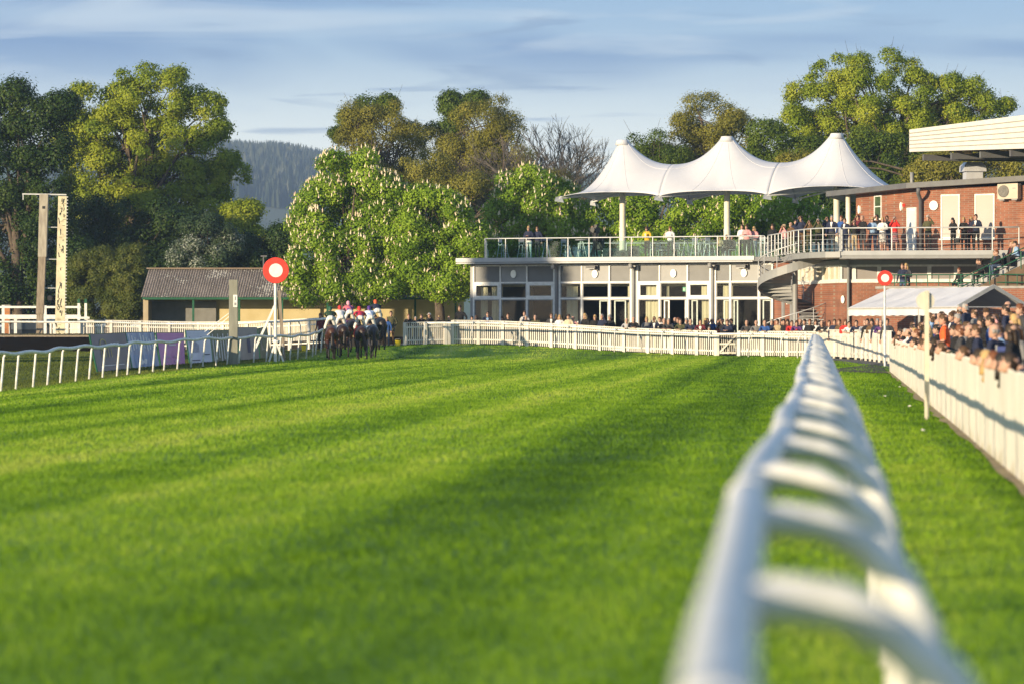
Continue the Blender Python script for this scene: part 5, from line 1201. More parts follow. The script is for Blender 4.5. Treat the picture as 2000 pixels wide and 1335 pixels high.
vdn = Vector((0, 0, -.40))
for p_, q_ in ((A, Bc), (D_, A)):
    n_ = 26
    vs = []
    for i in range(n_ + 1):
        v = p_.lerp(q_, i / n_); nn = Vector((0, -1, 0)) * (.03 * math.sin(i * 1.4)); vs += [v + o + Z_ * 0, v + o + nn + vdn * (1 - .08 * (i % 2))]
    mb.add(vs, [(2 * i, 2 * i + 2, 2 * i + 3, 2 * i + 1) for i in range(n_)])
mb.build('valance', CANV, mq)
ALU = mat('marquee_frame', (.50, .48, .44), (.42, .4, .37), 3, .4, metal=.3)
mb = MB(); mb.bar(Bc + o, ridge1 + o, .10, .16).bar(ridge1 + o, Cc + o, .10, .16).bar(A + o + Vector((0, .06, -.05)), Bc + o + Vector((0, .06, -.05)), .08).bar(ridge0 + o - Z_ * 3, ridge1 + o - Z_ * 3, .08)
mb.bar(Bc + o + Vector((0, 0, -.02)), Cc + o + Vector((0, 0, -.02)), .05)
mb.build('frame', ALU, mq)
for t in (0, .33, .66, 1):
    for p_, q_ in ((A, Bc), (D_, Cc)):
        v = p_.lerp(q_, t) + o; MB().box((v.x, v.y + (.1 if p_ is A else -.1), 1.1), (.09, .09, 2.5)).build('pole', ALU, mq)

# ------------------------------------------------------------------ grandstand: brick front, green rails, rows, roof
gs = empty('grandstand', (18, 152, 0), label='brick fronted grandstand with green railings and a white edged roof at the right', cat='grandstand')
def gpart(mb, name, m, smooth=False): o = mb.build(name, m, gs, smooth); o.location = -gs.location; return o
GW = Wall(1712, 165.2, 2060, 162.6)
mb = MB(); GW.box(mb, 0, GW.L, -.1, 3.35, -.35, .35); gpart(mb, 'front_wall', BRICK)
mb = MB(); GW.box(mb, -.05, GW.L, 3.35, 3.47, -.42, .48); gpart(mb, 'coping', CONC)
mb = MB(); GW.box(mb, 0, GW.L, 2.5, 2.72, -5, 4.6); gpart(mb, 'deck', CONC)
GR = GREENP
mb = MB()
for z in (3.64, 4.02): mb.tube([GW.p(.05, z, -.18), GW.p(GW.L, z, -.18)], .026, 8)
gpart(mb, 'rail', GR)
for i in range(16):
    u = .3 + i * (GW.L - .5) / 15; mb = MB().tube([GW.p(u, 3.45, -.18), GW.p(u, 4.04, -.18)], .022, 8); gpart(mb, 'rail_post', GR)
X0 = GX(1868, 164)
SEATM = mat('grey_bench', (.42, .42, .43), (.34, .34, .35), 2, .6)
for i in range(8):
    x = X0 + i * .85; z = 2.72 + .42 * (i + 1)
    mb = MB().box((x + 2.5, 158.5, (2.72 + z) / 2), (5.0 if False else .85, 8.5, z - 2.72)) if False else MB().box((x + .425, 165.6, (2.7 + z) / 2), (.848, 3.6, z - 2.7)); gpart(mb, 'step', CONC)
    mb = MB().box((x + .55, 165.6, z + .42), (.36, 3.4, .05)).box((x + .55, 164.1, z + .2), (.3, .06, .4)).box((x + .55, 166.6, z + .2), (.3, .06, .4)); gpart(mb, 'bench', SEATM)
mb = MB()
for dz in (.9, .5): mb.tube([(X0 - .2, 163.3, 2.75 + dz), (X0 + 6.6, 163.3, 2.75 + dz + 3.35)], .026, 8)
gpart(mb, 'stair_rail', GR)
mb = MB().prism([(X0 - .1, 163.6, 2.7), (X0 + 6.8, 163.6, 2.7), (X0 + 6.8, 163.6, 6.25), (X0 + 6.4, 163.6, 6.1), (X0 - .1, 163.6, 2.9)], (0, .14, 0)); gpart(mb, 'stair_side', mat('stair_side_brown', (.16, .11, .07), (.12, .08, .05), 2, .8))
for i in range(5): mb = MB().tube([(X0 + i * 1.5, 163.3, 2.8 + i * .74), (X0 + i * 1.5, 163.3, 3.66 + i * .74)], .03, 8); gpart(mb, 'rail_post', GR)
# roof
ra, rb = Vector((GX(1776, 172), 172, 0)), Vector((GX(2000, 160), 160, 0)); rd = (rb - ra).normalized(); re = ra + rd * 16; back = Vector((-rd.y, rd.x, 0)); 
if back.x < 0: back = -back
zt_, zb0, zb1 = 11.44, 10.32, 9.75
mb = MB(); mb.prism([ra + Vector((0, 0, zb0)), re + Vector((0, 0, zb1)), re + Vector((0, 0, zt_)), ra + Vector((0, 0, zt_))], back * .12); gpart(mb, 'fascia', mat('roof_fascia', (.60, .585, .55), (.53, .515, .48), 1.5, .5))
mb = MB()
for i in range(5):
    f_ = (i + 1) / 6; a = ra + Vector((0, 0, zb0 + (zt_ - zb0) * f_)) - back * .012; b_ = re + Vector((0, 0, zb1 + (zt_ - zb1) * f_)) - back * .012; mb.bar(a, b_, .03, .04)
gpart(mb, 'fascia_groove', mat('groove_grey', (.30, .29, .26), (.25, .24, .22), 2, .6))
mb = MB().prism([ra + back * .125 + Vector((0, 0, zb0 + .12)), re + back * .125 + Vector((0, 0, zb1 + .12)), re + back * 14 + Vector((0, 0, 10.2)), ra + back * 14 + Vector((0, 0, 10.2))], (0, 0, .12)); gpart(mb, 'soffit', mat('soffit_dark', (.10, .095, .085), (.07, .067, .06), 1, .8))
mb = MB().prism([ra + back * .125 + Vector((0, 0, zt_ - .06)), re + back * .125 + Vector((0, 0, zt_ - .06)), re + back * 14 + Vector((0, 0, zt_ - .3)), ra + back * 14 + Vector((0, 0, zt_ - .3))], (0, 0, .05)); gpart(mb, 'roof', GREYD)
for i in range(5):
    a = ra + rd * (1.2 + i * 3.2); mb = MB().bar(a + back * .2 + Vector((0, 0, 9.98 - i * .08)), a + back * 13.5 + Vector((0, 0, 10.05)), .16, .3); gpart(mb, 'roof_beam', GREYD)
for px, d_ in ((1851, 168.5), (1868, 168), (1940, 164), (1957, 163.5), (1972, 165)):
    q = Vector((GX(px, d_), d_, zat(296 if px < 1900 else 289, d_))); q += back * .6
    mb = MB().lathe(q, [(.10, .22), (.13, .12), (.24, -.10), (.23, -.13)], 14); gpart(mb, 'floodlight', mat('lamp_hood', (.55, .42, .26), (.42, .3, .17), 4, .5))
for t in (2, 12): 
    q = ra + rd * t + back * 12; mb = MB().box((q.x, q.y, 5), (.3, .3, 10.2)); gpart(mb, 'column', GREYD)
# ------------------------------------------------------------------ bodies: lofted limbs fused into one skin
def fuse(pieces, voxel, smooth_it=3):
    """pieces: [(MB, tag)] -> verts, faces, tag per face; one closed surface"""
    al = MB(); kv = []; kt = []
    for mb, tg in pieces:
        al.add(mb.v, mb.f)
        for p in mb.v: kv.append(p); kt.append(tg)
        for f in mb.f:
            kv.append(tuple(sum(mb.v[i][k] for i in f) / len(f) for k in range(3))); kt.append(tg)
    o = bpy.data.objects.new('tmp', al.mesh('tmp', WHITE)); C.objects.link(o)
    r = o.modifiers.new('r', 'REMESH'); r.mode = 'VOXEL'; r.voxel_size = voxel
    s = o.modifiers.new('s', 'SMOOTH'); s.iterations = smooth_it; s.factor = .5
    dg = bpy.context.evaluated_depsgraph_get(); dg.update(); m = o.evaluated_get(dg).to_mesh()
    v = [tuple(x.co) for x in m.vertices]; f = [tuple(p.vertices) for p in m.polygons]; cen = [tuple(p.center) for p in m.polygons]
    o.evaluated_get(dg).to_mesh_clear(); bpy.data.objects.remove(o)
    kd = kdtree.KDTree(len(kv))
    for i, p in enumerate(kv): kd.insert(p, i)
    kd.balance()
    return v, f, [kt[kd.find(c)[1]] for c in cen]

def seg(a, b, ra, rb, n=10, step=.035):
    a = Vector(a); b = Vector(b); k = max(2, int((b - a).length / step))
    mb = MB(); lr = lambda x, y, t: tuple(p + (q - p) * t for p, q in zip(x, y)) if hasattr(x, '__len__') else x + (y - x) * t
    mb.tube([a.lerp(b, i / k) for i in range(k + 1)], [lr(ra, rb, i / k) for i in range(k + 1)], n)
    return mb
def path(pts, rads, n=12):
    out = MB(); P_, R_ = [], []
    for i in range(len(pts) - 1):
        a, b = Vector(pts[i]), Vector(pts[i + 1]); k = max(2, int((b - a).length / .035))
        for j in range(k):
            t = j / k; P_.append(a.lerp(b, t)); ra, rb = rads[i], rads[i + 1]
            R_.append(tuple(p + (q - p) * t for p, q in zip(ra, rb)) if hasattr(ra, '__len__') else ra + (rb - ra) * t)
    P_.append(Vector(pts[-1])); R_.append(rads[-1]); out.tube(P_, R_, n); return out

SKINS, TOPI, BOT, SHOE, EYE_, SHIRT = 0, 1, 2, 3, 4, 5
def head_mesh(mb, c, tilt, turn=0.0):
    """head with brow, nose, lips, chin and ears; c = centre, faces -Y"""
    M = Matrix.Translation(c) @ Matrix.Rotation(turn, 4, 'Z') @ Matrix.Rotation(tilt, 4, 'X'); h = MB()
    rings = [(-.125, .030, .040, -.045), (-.105, .048, .062, -.030), (-.075, .060, .080, -.015), (-.04, .069, .092, -.004), (0, .074, .098, .0), (.04, .076, .100, .004), (.075, .070, .094, .008), (.105, .052, .072, .012), (.123, .024, .034, .014)]
    n = 16; vs = []
    for z, rx_, ry_, oy in rings:
        for j in range(n):
            w = 2 * math.pi * j / n; x, y = rx_ * math.cos(w), ry_ * math.sin(w) + oy
            front = max(0, -math.sin(w)) ** 6
            if abs(z - .0) < .02: y += .010 * front                      # eye line set back
            if abs(z + .04) < .01: y -= .012 * front
            if abs(z - .04) < .01: y -= .004 * front
            if abs(z + .105) < .01: y -= .010 * front
            vs.append((x, y, z))
    k = len(rings)
    h.add(vs, [(i * n + j, i * n + (j + 1) % n, (i + 1) * n + (j + 1) % n, (i + 1) * n + j) for i in range(k - 1) for j in range(n)] + [tuple(range(n))[::-1], tuple((k - 1) * n + j for j in range(n))], SKINS)
    h.add([(0, -.088, .012), (-.016, -.092, -.042), (.016, -.092, -.042), (0, -.124, -.036), (0, -.10, -.052)], [(0, 1, 3), (0, 3, 2), (1, 4, 3), (3, 4, 2)], SKINS)
    for s in (-1, 1):
        h.ball((s * .030, -.083, .004), (.014, .010, .009), 8, 4, EYE_)
        h.ball((s * .076, .006, -.008), (.010, .020, .032), 8, 5, SKINS)
        h.box((s * .03, -.095, .024), (.030, .012, .007), 0, EYE_)
    h.ball((0, -.094, -.072), (.024, .012, .009), 8, 4, SKINS)
    mb.add([M @ Vector(v) for v in h.v], [()] and [], 0)
    k0 = mb.n - len(h.v)
    for f, m_ in zip(h.f, h.m): mb.f.append(tuple(i + k0 for i in f)); mb.m.append(m_)
def hand_mesh(mb, w, d, side, up=Vector((0, 0, 1))):
    d = Vector(d).normalized(); s = d.cross(up); s = s.normalized() if s.length > .1 else Vector((1, 0, 0)); nrm = s.cross(d)
    palm = [w + d * t + s * a * wd + nrm * b * .012 for t, wd in ((-.01, .026), (.05, .040), (.092, .040)) for a, b in ((-1, -1), (1, -1), (1, 1), (-1, 1))]
    mb.add(palm, [(0, 1, 5, 4), (1, 2, 6, 5), (2, 3, 7, 6), (3, 0, 4, 7), (4, 5, 9, 8), (5, 6, 10, 9), (6, 7, 11, 10), (7, 4, 8, 11), (8, 9, 10, 11), (3, 2, 1, 0)], SKINS)
    for i, L in enumerate((.066, .076, .072, .056)):
        b0 = w + d * .09 + s * (-.030 + .020 * i); b1 = b0 + d * L * .5 - nrm * .006; b2 = b1 + (d * .6 - nrm * .8) * L * .5
        mb.tube([b0, b1, b2], [.0095, .0085, .007], 6, SKINS)
    t0 = w + d * .025 - s * .034 * side; mb.tube([t0, t0 + d * .035 - s * .022 * side, t0 + d * .062 - s * .020 * side - nrm * .012], [.012, .0105, .008], 6, SKINS)

def make_body(name, tilt=4, arms=None, legs='stand', skirt=False, gaze=0, turn=0, coat=0.0, bare=False, voxel=.019, bust=False):
    hip_z = {'stand': .93, 'sit': .50, 'ride': .86}[legs]
    hip = Vector((0, 0, hip_z)); T = R(tilt)
    def up(x, y, z): return hip + Vector((x, y * math.cos(T) - z * math.sin(T), y * math.sin(T) + z * math.cos(T)))
    pc = []
    bot = BOT
    pc.append((path([up(0, 0, -.06), up(0, .01, .04)], [(.155, .115), (.165, .12)]), TOPI if skirt or coat else BOT))
    pc.append((path([up(0, .005, .05), up(0, 0, .17), up(0, -.01, .34), up(0, .0, .45), up(0, .015, .515)], [(.163 + coat * .1, .12 + coat * .1), (.152 + coat * .12, .112 + coat * .1), (.178 + coat * .1, .125 + coat * .1), (.165, .10), (.085, .07)]), TOPI))
    if bust: pc.append((path([up(-.09, -.10, .33), up(.09, -.10, .33)], [.055, .055], 8), TOPI))
    sx = .185
    for s in (-1, 1): pc.append((seg(up(0, .01, .47), up(s * sx, .01, .455), .075, .066), TOPI))
    neck0, neck1 = up(0, .012, .49), up(0, .0, .58) + Vector((0, -.012 * (tilt > 15), 0))
    pc.append((seg(neck0, neck1, .056, .052), SKINS))
    if skirt:
        for t in (0,): pc.append((path([hip + Vector((0, 0, .06)), hip + Vector((0, -.01, -.12)), hip + Vector((0, -.0, -.46))], [(.165, .125), (.19, .15), (.21, .16)]), BOT))
    if coat: pc.append((path([hip + Vector((0, 0, .06)), hip + Vector((0, 0, -.14 - coat))], [(.185, .14), (.20, .155)]), TOPI))
    ends = []
    for s in (-1, 1):
        el, wr = arms[0 if s > 0 or len(arms) == 1 else 1]
        e = Vector((s * el[0], el[1], el[2])); w_ = Vector((s * wr[0], wr[1], wr[2])); sh = up(s * sx, .01, .45)
        pc.append((seg(sh, e, .060 + coat * .02, .046), TOPI)); pc.append((seg(e, w_, .045, .032), SKINS if bare else TOPI)); ends.append((w_, w_ - e, s))
    if legs == 'stand':
        for s in (-1, 1):
            kn = Vector((s * .10, -.02, .49)); an = Vector((s * .105, .02, .08)); ft = Vector((s * .125, -.15, .035))
            lt = SKINS if skirt else BOT
            pc += [(seg(hip + Vector((s * .085, 0, -.02)), kn, .088, .060), lt), (seg(kn, an, .060, .038), lt), (seg(an + Vector((0, .03, -.035)), ft, (.042, .040), (.040, .028)), SHOE)]
    elif legs == 'sit':
        for s in (-1, 1):
            kn = Vector((s * .12, -.44, .52)); an = Vector((s * .11, -.40, .08)); ft = Vector((s * .12, -.57, .035))
            pc += [(seg(hip + Vector((s * .085, 0, -.0)), kn, .090, .066), BOT), (seg(kn, an, .060, .040), BOT), (seg(an + Vector((0, .03, -.035)), ft, .042, .034), SHOE)]
    else:                                                            # jockey: perched over short stirrups
        for s in (-1, 1):
            kn = Vector((s * .235, -.24, .47)); an = Vector((s * .25, .05, .12)); ft = Vector((s * .26, -.11, .04))
            pc += [(seg(hip + Vector((s * .09, 0, -.0)), kn, .098, .070), BOT), (seg(kn, kn.lerp(an, .35), .074, .062), BOT), (seg(kn.lerp(an, .35), an, .062, .042), SHOE), (seg(an + Vector((0, .03, -.03)), ft, .042, .034), SHOE)]
        pc.append((seg(hip + Vector((-.09, .05, .0)), hip + Vector((.09, .05, .0)), .108, .108), BOT))
    v, f, tg = fuse(pc, voxel)
    mb = MB(); mb.v = v; mb.n = len(v); mb.f = f
    me_m = []
    for fc_, t in zip(f, tg):
        if t == TOPI:
            c = Vector(v[fc_[0]]); l = c - hip; z = -l.y * math.sin(T) + l.z * math.cos(T); y = l.y * math.cos(T) + l.z * math.sin(T)
            if y < -.06 and z > .22 and abs(l.x) < (z - .22) * .22: t = SHIRT
        me_m.append(t)
    mb.m = me_m
    hc = neck1 + Vector((0, -.02, .10)) if tilt < 60 else neck1 + Vector((0, -.10, .05))
    head_mesh(mb, hc, R(gaze), R(turn))
    for w_, dd, s in ends: hand_mesh(mb, w_, dd, s)
    me = mb.mesh(name, [WHITE] * 6, True)
    return me, hc, (R(gaze), R(turn))

def A_(e, w): return [(e, w)]
POSES = {
 'stand': make_body('body_stand', 3, A_((.255, .03, 1.14), (.265, -.07, .90))),
 'pocket': make_body('body_pocket', 3, A_((.30, .07, 1.16), (.20, -.04, .98)), coat=.06),
 'chest': make_body('body_chest', 5, A_((.26, -.03, 1.15), (.05, -.27, 1.20))),
 'face': make_body('body_face', 4, A_((.27, -.16, 1.25), (.07, -.20, 1.585))),
 'onearm': make_body('body_onearm', 4, [((.30, -.10, 1.30), (.12, -.14, 1.60)), ((.26, -.02, 1.14), (.12, -.25, 1.10))]),
 'dress': make_body('body_dress', 4, A_((.25, -.03, 1.13), (.06, -.24, 1.10)), skirt=True, bust=True),
 'dressface': make_body('body_dressface', 4, A_((.26, -.16, 1.24), (.07, -.19, 1.57)), skirt=True, bust=True),
 'woman': make_body('body_woman', 4, A_((.24, -.02, 1.13), (.05, -.25, 1.16)), bust=True),
 'tee': make_body('body_tee', 4, A_((.26, -.0, 1.14), (.14, -.24, 1.06)), bare=True),
 'lean': make_body('body_lean', 26, A_((.24, -.46, 1.19), (.09, -.66, 1.19)), gaze=-6),
 'lean2': make_body('body_lean2', 38, A_((.26, -.46, 1.16), (.04, -.60, 1.15)), gaze=-14, turn=-12),
 'leanbare': make_body('body_leanbare', 34, A_((.24, -.50, 1.17), (.06, -.64, 1.15)), gaze=-10, bare=True, turn=14),
 'sit': make_body('body_sit', 10, A_((.25, -.10, .72), (.10, -.34, .64)), legs='sit'),
 'ride': make_body('body_ride', 57, A_((.26, -.40, 1.05), (.10, -.62, .86)), legs='ride', gaze=-8),
}
# hair and hats share one origin: the head centre
def cap_shell(r, z0, back, name, n=16):
    mb = MB(); vs = []; K = 7
    for i in range(K + 1):
        a = (math.pi / 2) * i / K
        for j in range(n):
            w = 2 * math.pi * j / n; fr_ = max(0, -math.sin(w)); low = z0 + .075 * fr_ ** 1.5 - back * max(0, math.sin(w))
            z = low + (.135 - low) * math.sin(a); rr_ = math.cos(a) ** .6 if i < K else .02
            vs.append((r * .082 * math.cos(w) * rr_, r * .108 * math.sin(w) * rr_ + .008, z))
    fs = [(i * n + j, i * n + (j + 1) % n, (i + 1) * n + (j + 1) % n, (i + 1) * n + j) for i in range(K) for j in range(n)] + [tuple(K * n + j for j in range(n))]
    return mb.add(vs, fs)
HAIR = {}
HAIR['short'] = cap_shell(1.0, -.02, .05, 's').mesh('hair_short', [BARK], True)
m_ = cap_shell(1.03, -.05, .10, 'l'); m_.tube([(0, .075, .02), (0, .095, -.10), (0, .10, -.24), (0, .09, -.30)], [(.085, .045), (.09, .05), (.085, .04), (.05, .02)], 12); m_.tube([(.07, .0, .0), (.078, .02, -.12), (.07, .04, -.22)], [(.03, .05), (.03, .05), (.015, .03)], 8); m_.tube([(-.07, .0, .0), (-.078, .02, -.12), (-.07, .04, -.22)], [(.03, .05), (.03, .05), (.015, .03)], 8)
HAIR['long'] = m_.mesh('hair_long', [BARK], True)
m_ = cap_shell(1.04, -.05, .09, 'b'); m_.ball((0, .06, -.03), (.09, .075, .09), 12, 7); HAIR['bob'] = m_.mesh('hair_bob', [BARK], True)
m_ = MB(); 
for s in (-1, 1): m_.ball((s * .066, .03, .0), (.018, .055, .045), 8, 6)
m_.ball((0, .085, -.005), (.06, .022, .05), 10, 6); HAIR['bald'] = m_.mesh('hair_bald', [BARK], True)
m_ = cap_shell(1.07, .02, .03, 'c'); m_.add([(-.07, -.08, .055), (.07, -.08, .055), (.05, -.18, .035), (-.05, -.18, .035), (-.07, -.08, .07), (.07, -.08, .07), (.05, -.18, .043), (-.05, -.18, .043)], [(3, 2, 1, 0), (4, 5, 6, 7), (0, 1, 5, 4), (1, 2, 6, 5), (2, 3, 7, 6), (3, 0, 4, 7)]); HAIR['cap'] = m_.mesh('cap', [BARK], True)
m_ = MB().lathe((0, .005, 0), [(.19, .045), (.19, .052), (.105, .062), (.10, .15), (.07, .165), (.02, .15)], 20); HAIR['hat'] = m_.mesh('brimmed_hat', [BARK], True)
m_ = cap_shell(1.16, -.01, .04, 'h'); m_.add([(-.06, -.10, .06), (.06, -.10, .06), (.04, -.17, .045), (-.04, -.17, .045)], [(0, 1, 2, 3)]); HAIR['helmet'] = m_.mesh('helmet', [BARK], True)
GL = MB(); [GL.ball((s * .031, -.098, .004), (.024, .010, .018), 10, 5) for s in (-1, 1)]; GL.box((0, -.104, .01), (.02, .006, .006)); GLASSES = GL.mesh('sunglasses', BLACK)
BAG = MB(); BAG.box((0, 0, -.16), (.30, .13, .26), taper=.9); BAG.tube([(-.12, 0, -.04), (-.08, 0, .18), (.08, 0, .18), (.12, 0, -.04)], .012, 6); BAGM = BAG.mesh('handbag', [BLACK])
CUP = MB().lathe((0, 0, 0), [(.032, 0), (.042, .14)], 12).mesh('cup', [WHITE])
BIN = MB(); [BIN.lathe((s * .035, -.14, .005), [(.022, -.05), (.03, .06)], 10, axis='y') for s in (-1, 1)]; BIN.box((0, -.13, .01), (.05, .05, .02)); BINO = BIN.mesh('binoculars', BLACK)
PHN = MB().box((0, 0, 0), (.075, .01, .15)).mesh('phone', BLACK)

def cl(name, c, j=.75): return mat('cloth_' + name, c, tuple(x * j for x in c), 14, .85, .15)
CLOTH = {'navy': (.018, .024, .055), 'black': (.014, .014, .016), 'dark grey': (.05, .05, .055), 'grey': (.17, .17, .175), 'light grey': (.40, .40, .41), 'white': (.72, .71, .69), 'cream': (.55, .47, .33), 'beige': (.40, .31, .19), 'brown': (.12, .07, .035),
 'olive': (.075, .075, .035), 'dark green': (.02, .055, .03), 'red': (.62, .03, .025), 'orange red': (.85, .12, .03), 'maroon': (.13, .02, .03), 'pink': (.62, .30, .30), 'purple': (.10, .04, .16), 'blue': (.03, .09, .30), 'light blue': (.25, .38, .58), 'denim': (.06, .09, .16), 'yellow': (.62, .40, .03), 'tan': (.34, .22, .11), 'teal': (.04, .16, .18)}
def cloth(n): return cl(n.replace(' ', '_'), CLOTH[n])
PLAID = brickmat('plaid_skirt', (.25, .04, .06), (.10, .03, .06), (.35, .25, .25), .12, .10)
PATT = mat('patterned_skirt', (.55, .52, .48), (.08, .08, .09), 16, .85)
SKINM = {'fair': mat('skin_fair', (.42, .26, .195), (.37, .22, .16), 6, .5), 'pink': mat('skin_pink', (.45, .25, .18), (.40, .21, .15), 6, .5), 'tan': mat('skin_tan', (.40, .21, .12), (.34, .17, .09), 6, .5), 'brown': mat('skin_brown', (.16, .08, .045), (.13, .06, .035), 6, .5)}
HC = {'black': (.012, .010, .009), 'dark': (.028, .018, .012), 'brown': (.07, .038, .018), 'auburn': (.14, .05, .02), 'blonde': (.42, .28, .12), 'grey': (.30, .29, .28), 'white': (.62, .61, .58), 'red': (.62, .04, .03), 'navy': (.02, .025, .06), 'tan': (.40, .30, .18), 'pink': (.70, .35, .45), 'green': (.02, .10, .06), 'purple': (.08, .03, .25), 'orange': (.7, .12, .04)}
def hm(n): return mat('hair_' + n, HC[n], tuple(x * .6 for x in HC[n]), 20, .6, stretch=(1, 1, .2))
EYED = mat('eye_dark', (.03, .022, .018), (.02, .015, .012), 8, .35)
PEOPLE = []
def person(loc, rz, pose, top, bottom, hair, hstyle, label, group=None, skin='fair', h=1.75, shirt=None, shoe='black', glasses=False, extra=None, topmat=None, botmat=None, hatm=None):
    me, hc, (gz_, tn) = POSES[pose]
    o = bpy.data.objects.new('person', me); C.objects.link(o); o.location = loc; o.rotation_euler = (0, 0, rz); s = h / 1.75; o.scale = (s, s, s)
    tag(o, label, 'person', group)
    ms = [SKINM[skin], topmat or cloth(top), botmat or cloth(bottom), cloth(shoe), EYED, cloth(shirt) if shirt else (topmat or cloth(top))]
    for sl, m_ in zip(o.material_slots, ms): sl.link = 'OBJECT'; sl.material = m_
    nm = {'cap': 'cap', 'hat': 'brimmed_hat', 'helmet': 'helmet'}.get(hstyle, 'hair')
    if hstyle:
        hh = put(nm, HAIR[hstyle], o, hc); hh.rotation_euler = (gz_, 0, tn); hh.material_slots[0].link = 'OBJECT'; hh.material_slots[0].material = hatm or hm(hair)
        if nm in ('cap', 'hat') and hstyle != 'helmet':
            h2 = put('hair', HAIR['bald'], o, hc); h2.rotation_euler = (gz_, 0, tn); h2.material_slots[0].link = 'OBJECT'; h2.material_slots[0].material = hm('dark')
    if glasses: g_ = put('sunglasses', GLASSES, o, hc); g_.rotation_euler = (gz_, 0, tn)
    PEOPLE.append(o); return o
POSES['lean3'] = make_body('body_bend', 60, A_((.27, -.36, 1.16), (.05, -.48, 1.17)), gaze=-24)
HP = {'short': '{}-haired', 'long': 'long {}-haired', 'bob': '{} bobbed', 'bald': 'balding', 'cap': '{}-capped', 'hat': '{}-hatted', 'helmet': '{}-helmeted'}
HM = {'dark': 'dark', 'auburn': 'auburn'}
PV_ = {'stand': '', 'pocket': 'hands in pockets', 'chest': 'hands together', 'face': 'hands raised to eyes', 'onearm': 'one arm raised', 'dress': '', 'dressface': 'hands at face', 'woman': 'hands together', 'tee': '', 'lean': 'leaning', 'lean2': 'leaning', 'lean3': 'bending over', 'leanbare': 'leaning', 'sit': 'seated'}
SEEN = {}
def describe(r, place):
    hs = HP[r['hs']].format(r['hair']) if r['hs'] else 'bare-headed'
    who = 'child' if r['h'] < 1.4 else 'person'
    t = f"{hs} {who} in {r['top']}"
    if r.get('bt'): t += f" and {r['bt']}"
    pv = PV_[r['pose']]
    if pv and len((t + pv + place).replace('-', ' ').split()) < 15: t += ', ' + pv + ','
    return t + ' ' + place
def uniq(rows):
    """make every label of a row of people its own, by the person next to them"""
    for r in rows: r['label'] = describe(r, r['place'])
    n = len(rows)
    for tries in range(3):
        cnt = {}
        for r in rows: cnt.setdefault(r['label'], []).append(r)
        for L, rs in list(cnt.items()) + []:
            if len(rs) < 2 and L not in SEEN: continue
            for r in rs:
                i = rows.index(r); q = rows[i - 1] if tries == 0 and i else rows[i + 1] if i + 1 < n else rows[i - 1]
                side = 'right' if q['px'] < r['px'] else 'left'
                r['label'] = describe(r, r['short'] + f", {side} of the {q['hair']}-haired one in {q['top']}" if tries < 2 else r['place'] + f" {side} of the one in {q['top']}")
    for r in rows: SEEN[r['label']] = SEEN.get(r['label'], 0) + 1
def row(s):
    """px,py,pose,top,bottom,hair,style[,key=val...]"""
    a = s.split(','); r = dict(px=float(a[0]), py=float(a[1]), pose=a[2], top=a[3], bottom=a[4], hair=a[5], hs=a[6] if a[6] != '-' else None, h=1.72)
    for kv in a[7:]:
        k, v = kv.split('='); r[k] = float(v) if k in ('h', 'dx', 'd', 'rz') else v
    return r
def place_of(px, table):
    for lim, t in table:
        if px < lim: return t
    return table[-1][1]
def make(r, x, y, z, rz, group):
    kw = {}
    if r.get('bt') == 'plaid skirt': kw['botmat'] = PLAID
    if r.get('bt') == 'patterned skirt': kw['botmat'] = PATT
    o = person((x, y, z), rz, r['pose'], r['top'], r['bottom'], r['hair'], r['hs'], r['label'], group, r.get('skin', 'fair'), r['h'], r.get('shirt'), glasses='gl' in r, **kw)
    me, hc, _ = POSES[r['pose']]
    if r.get('ex') == 'bag': put('handbag', BAGM, o, (.3, -.06, .72))
    if r.get('ex') == 'cup': put('cup', CUP, o, (.06, -.33, 1.2))
    if r.get('ex') == 'bino': put('binoculars', BINO, o, hc)
    if r.get('ex') == 'phone': put('phone', PHN, o, (.08, -.27, 1.6))
    return o

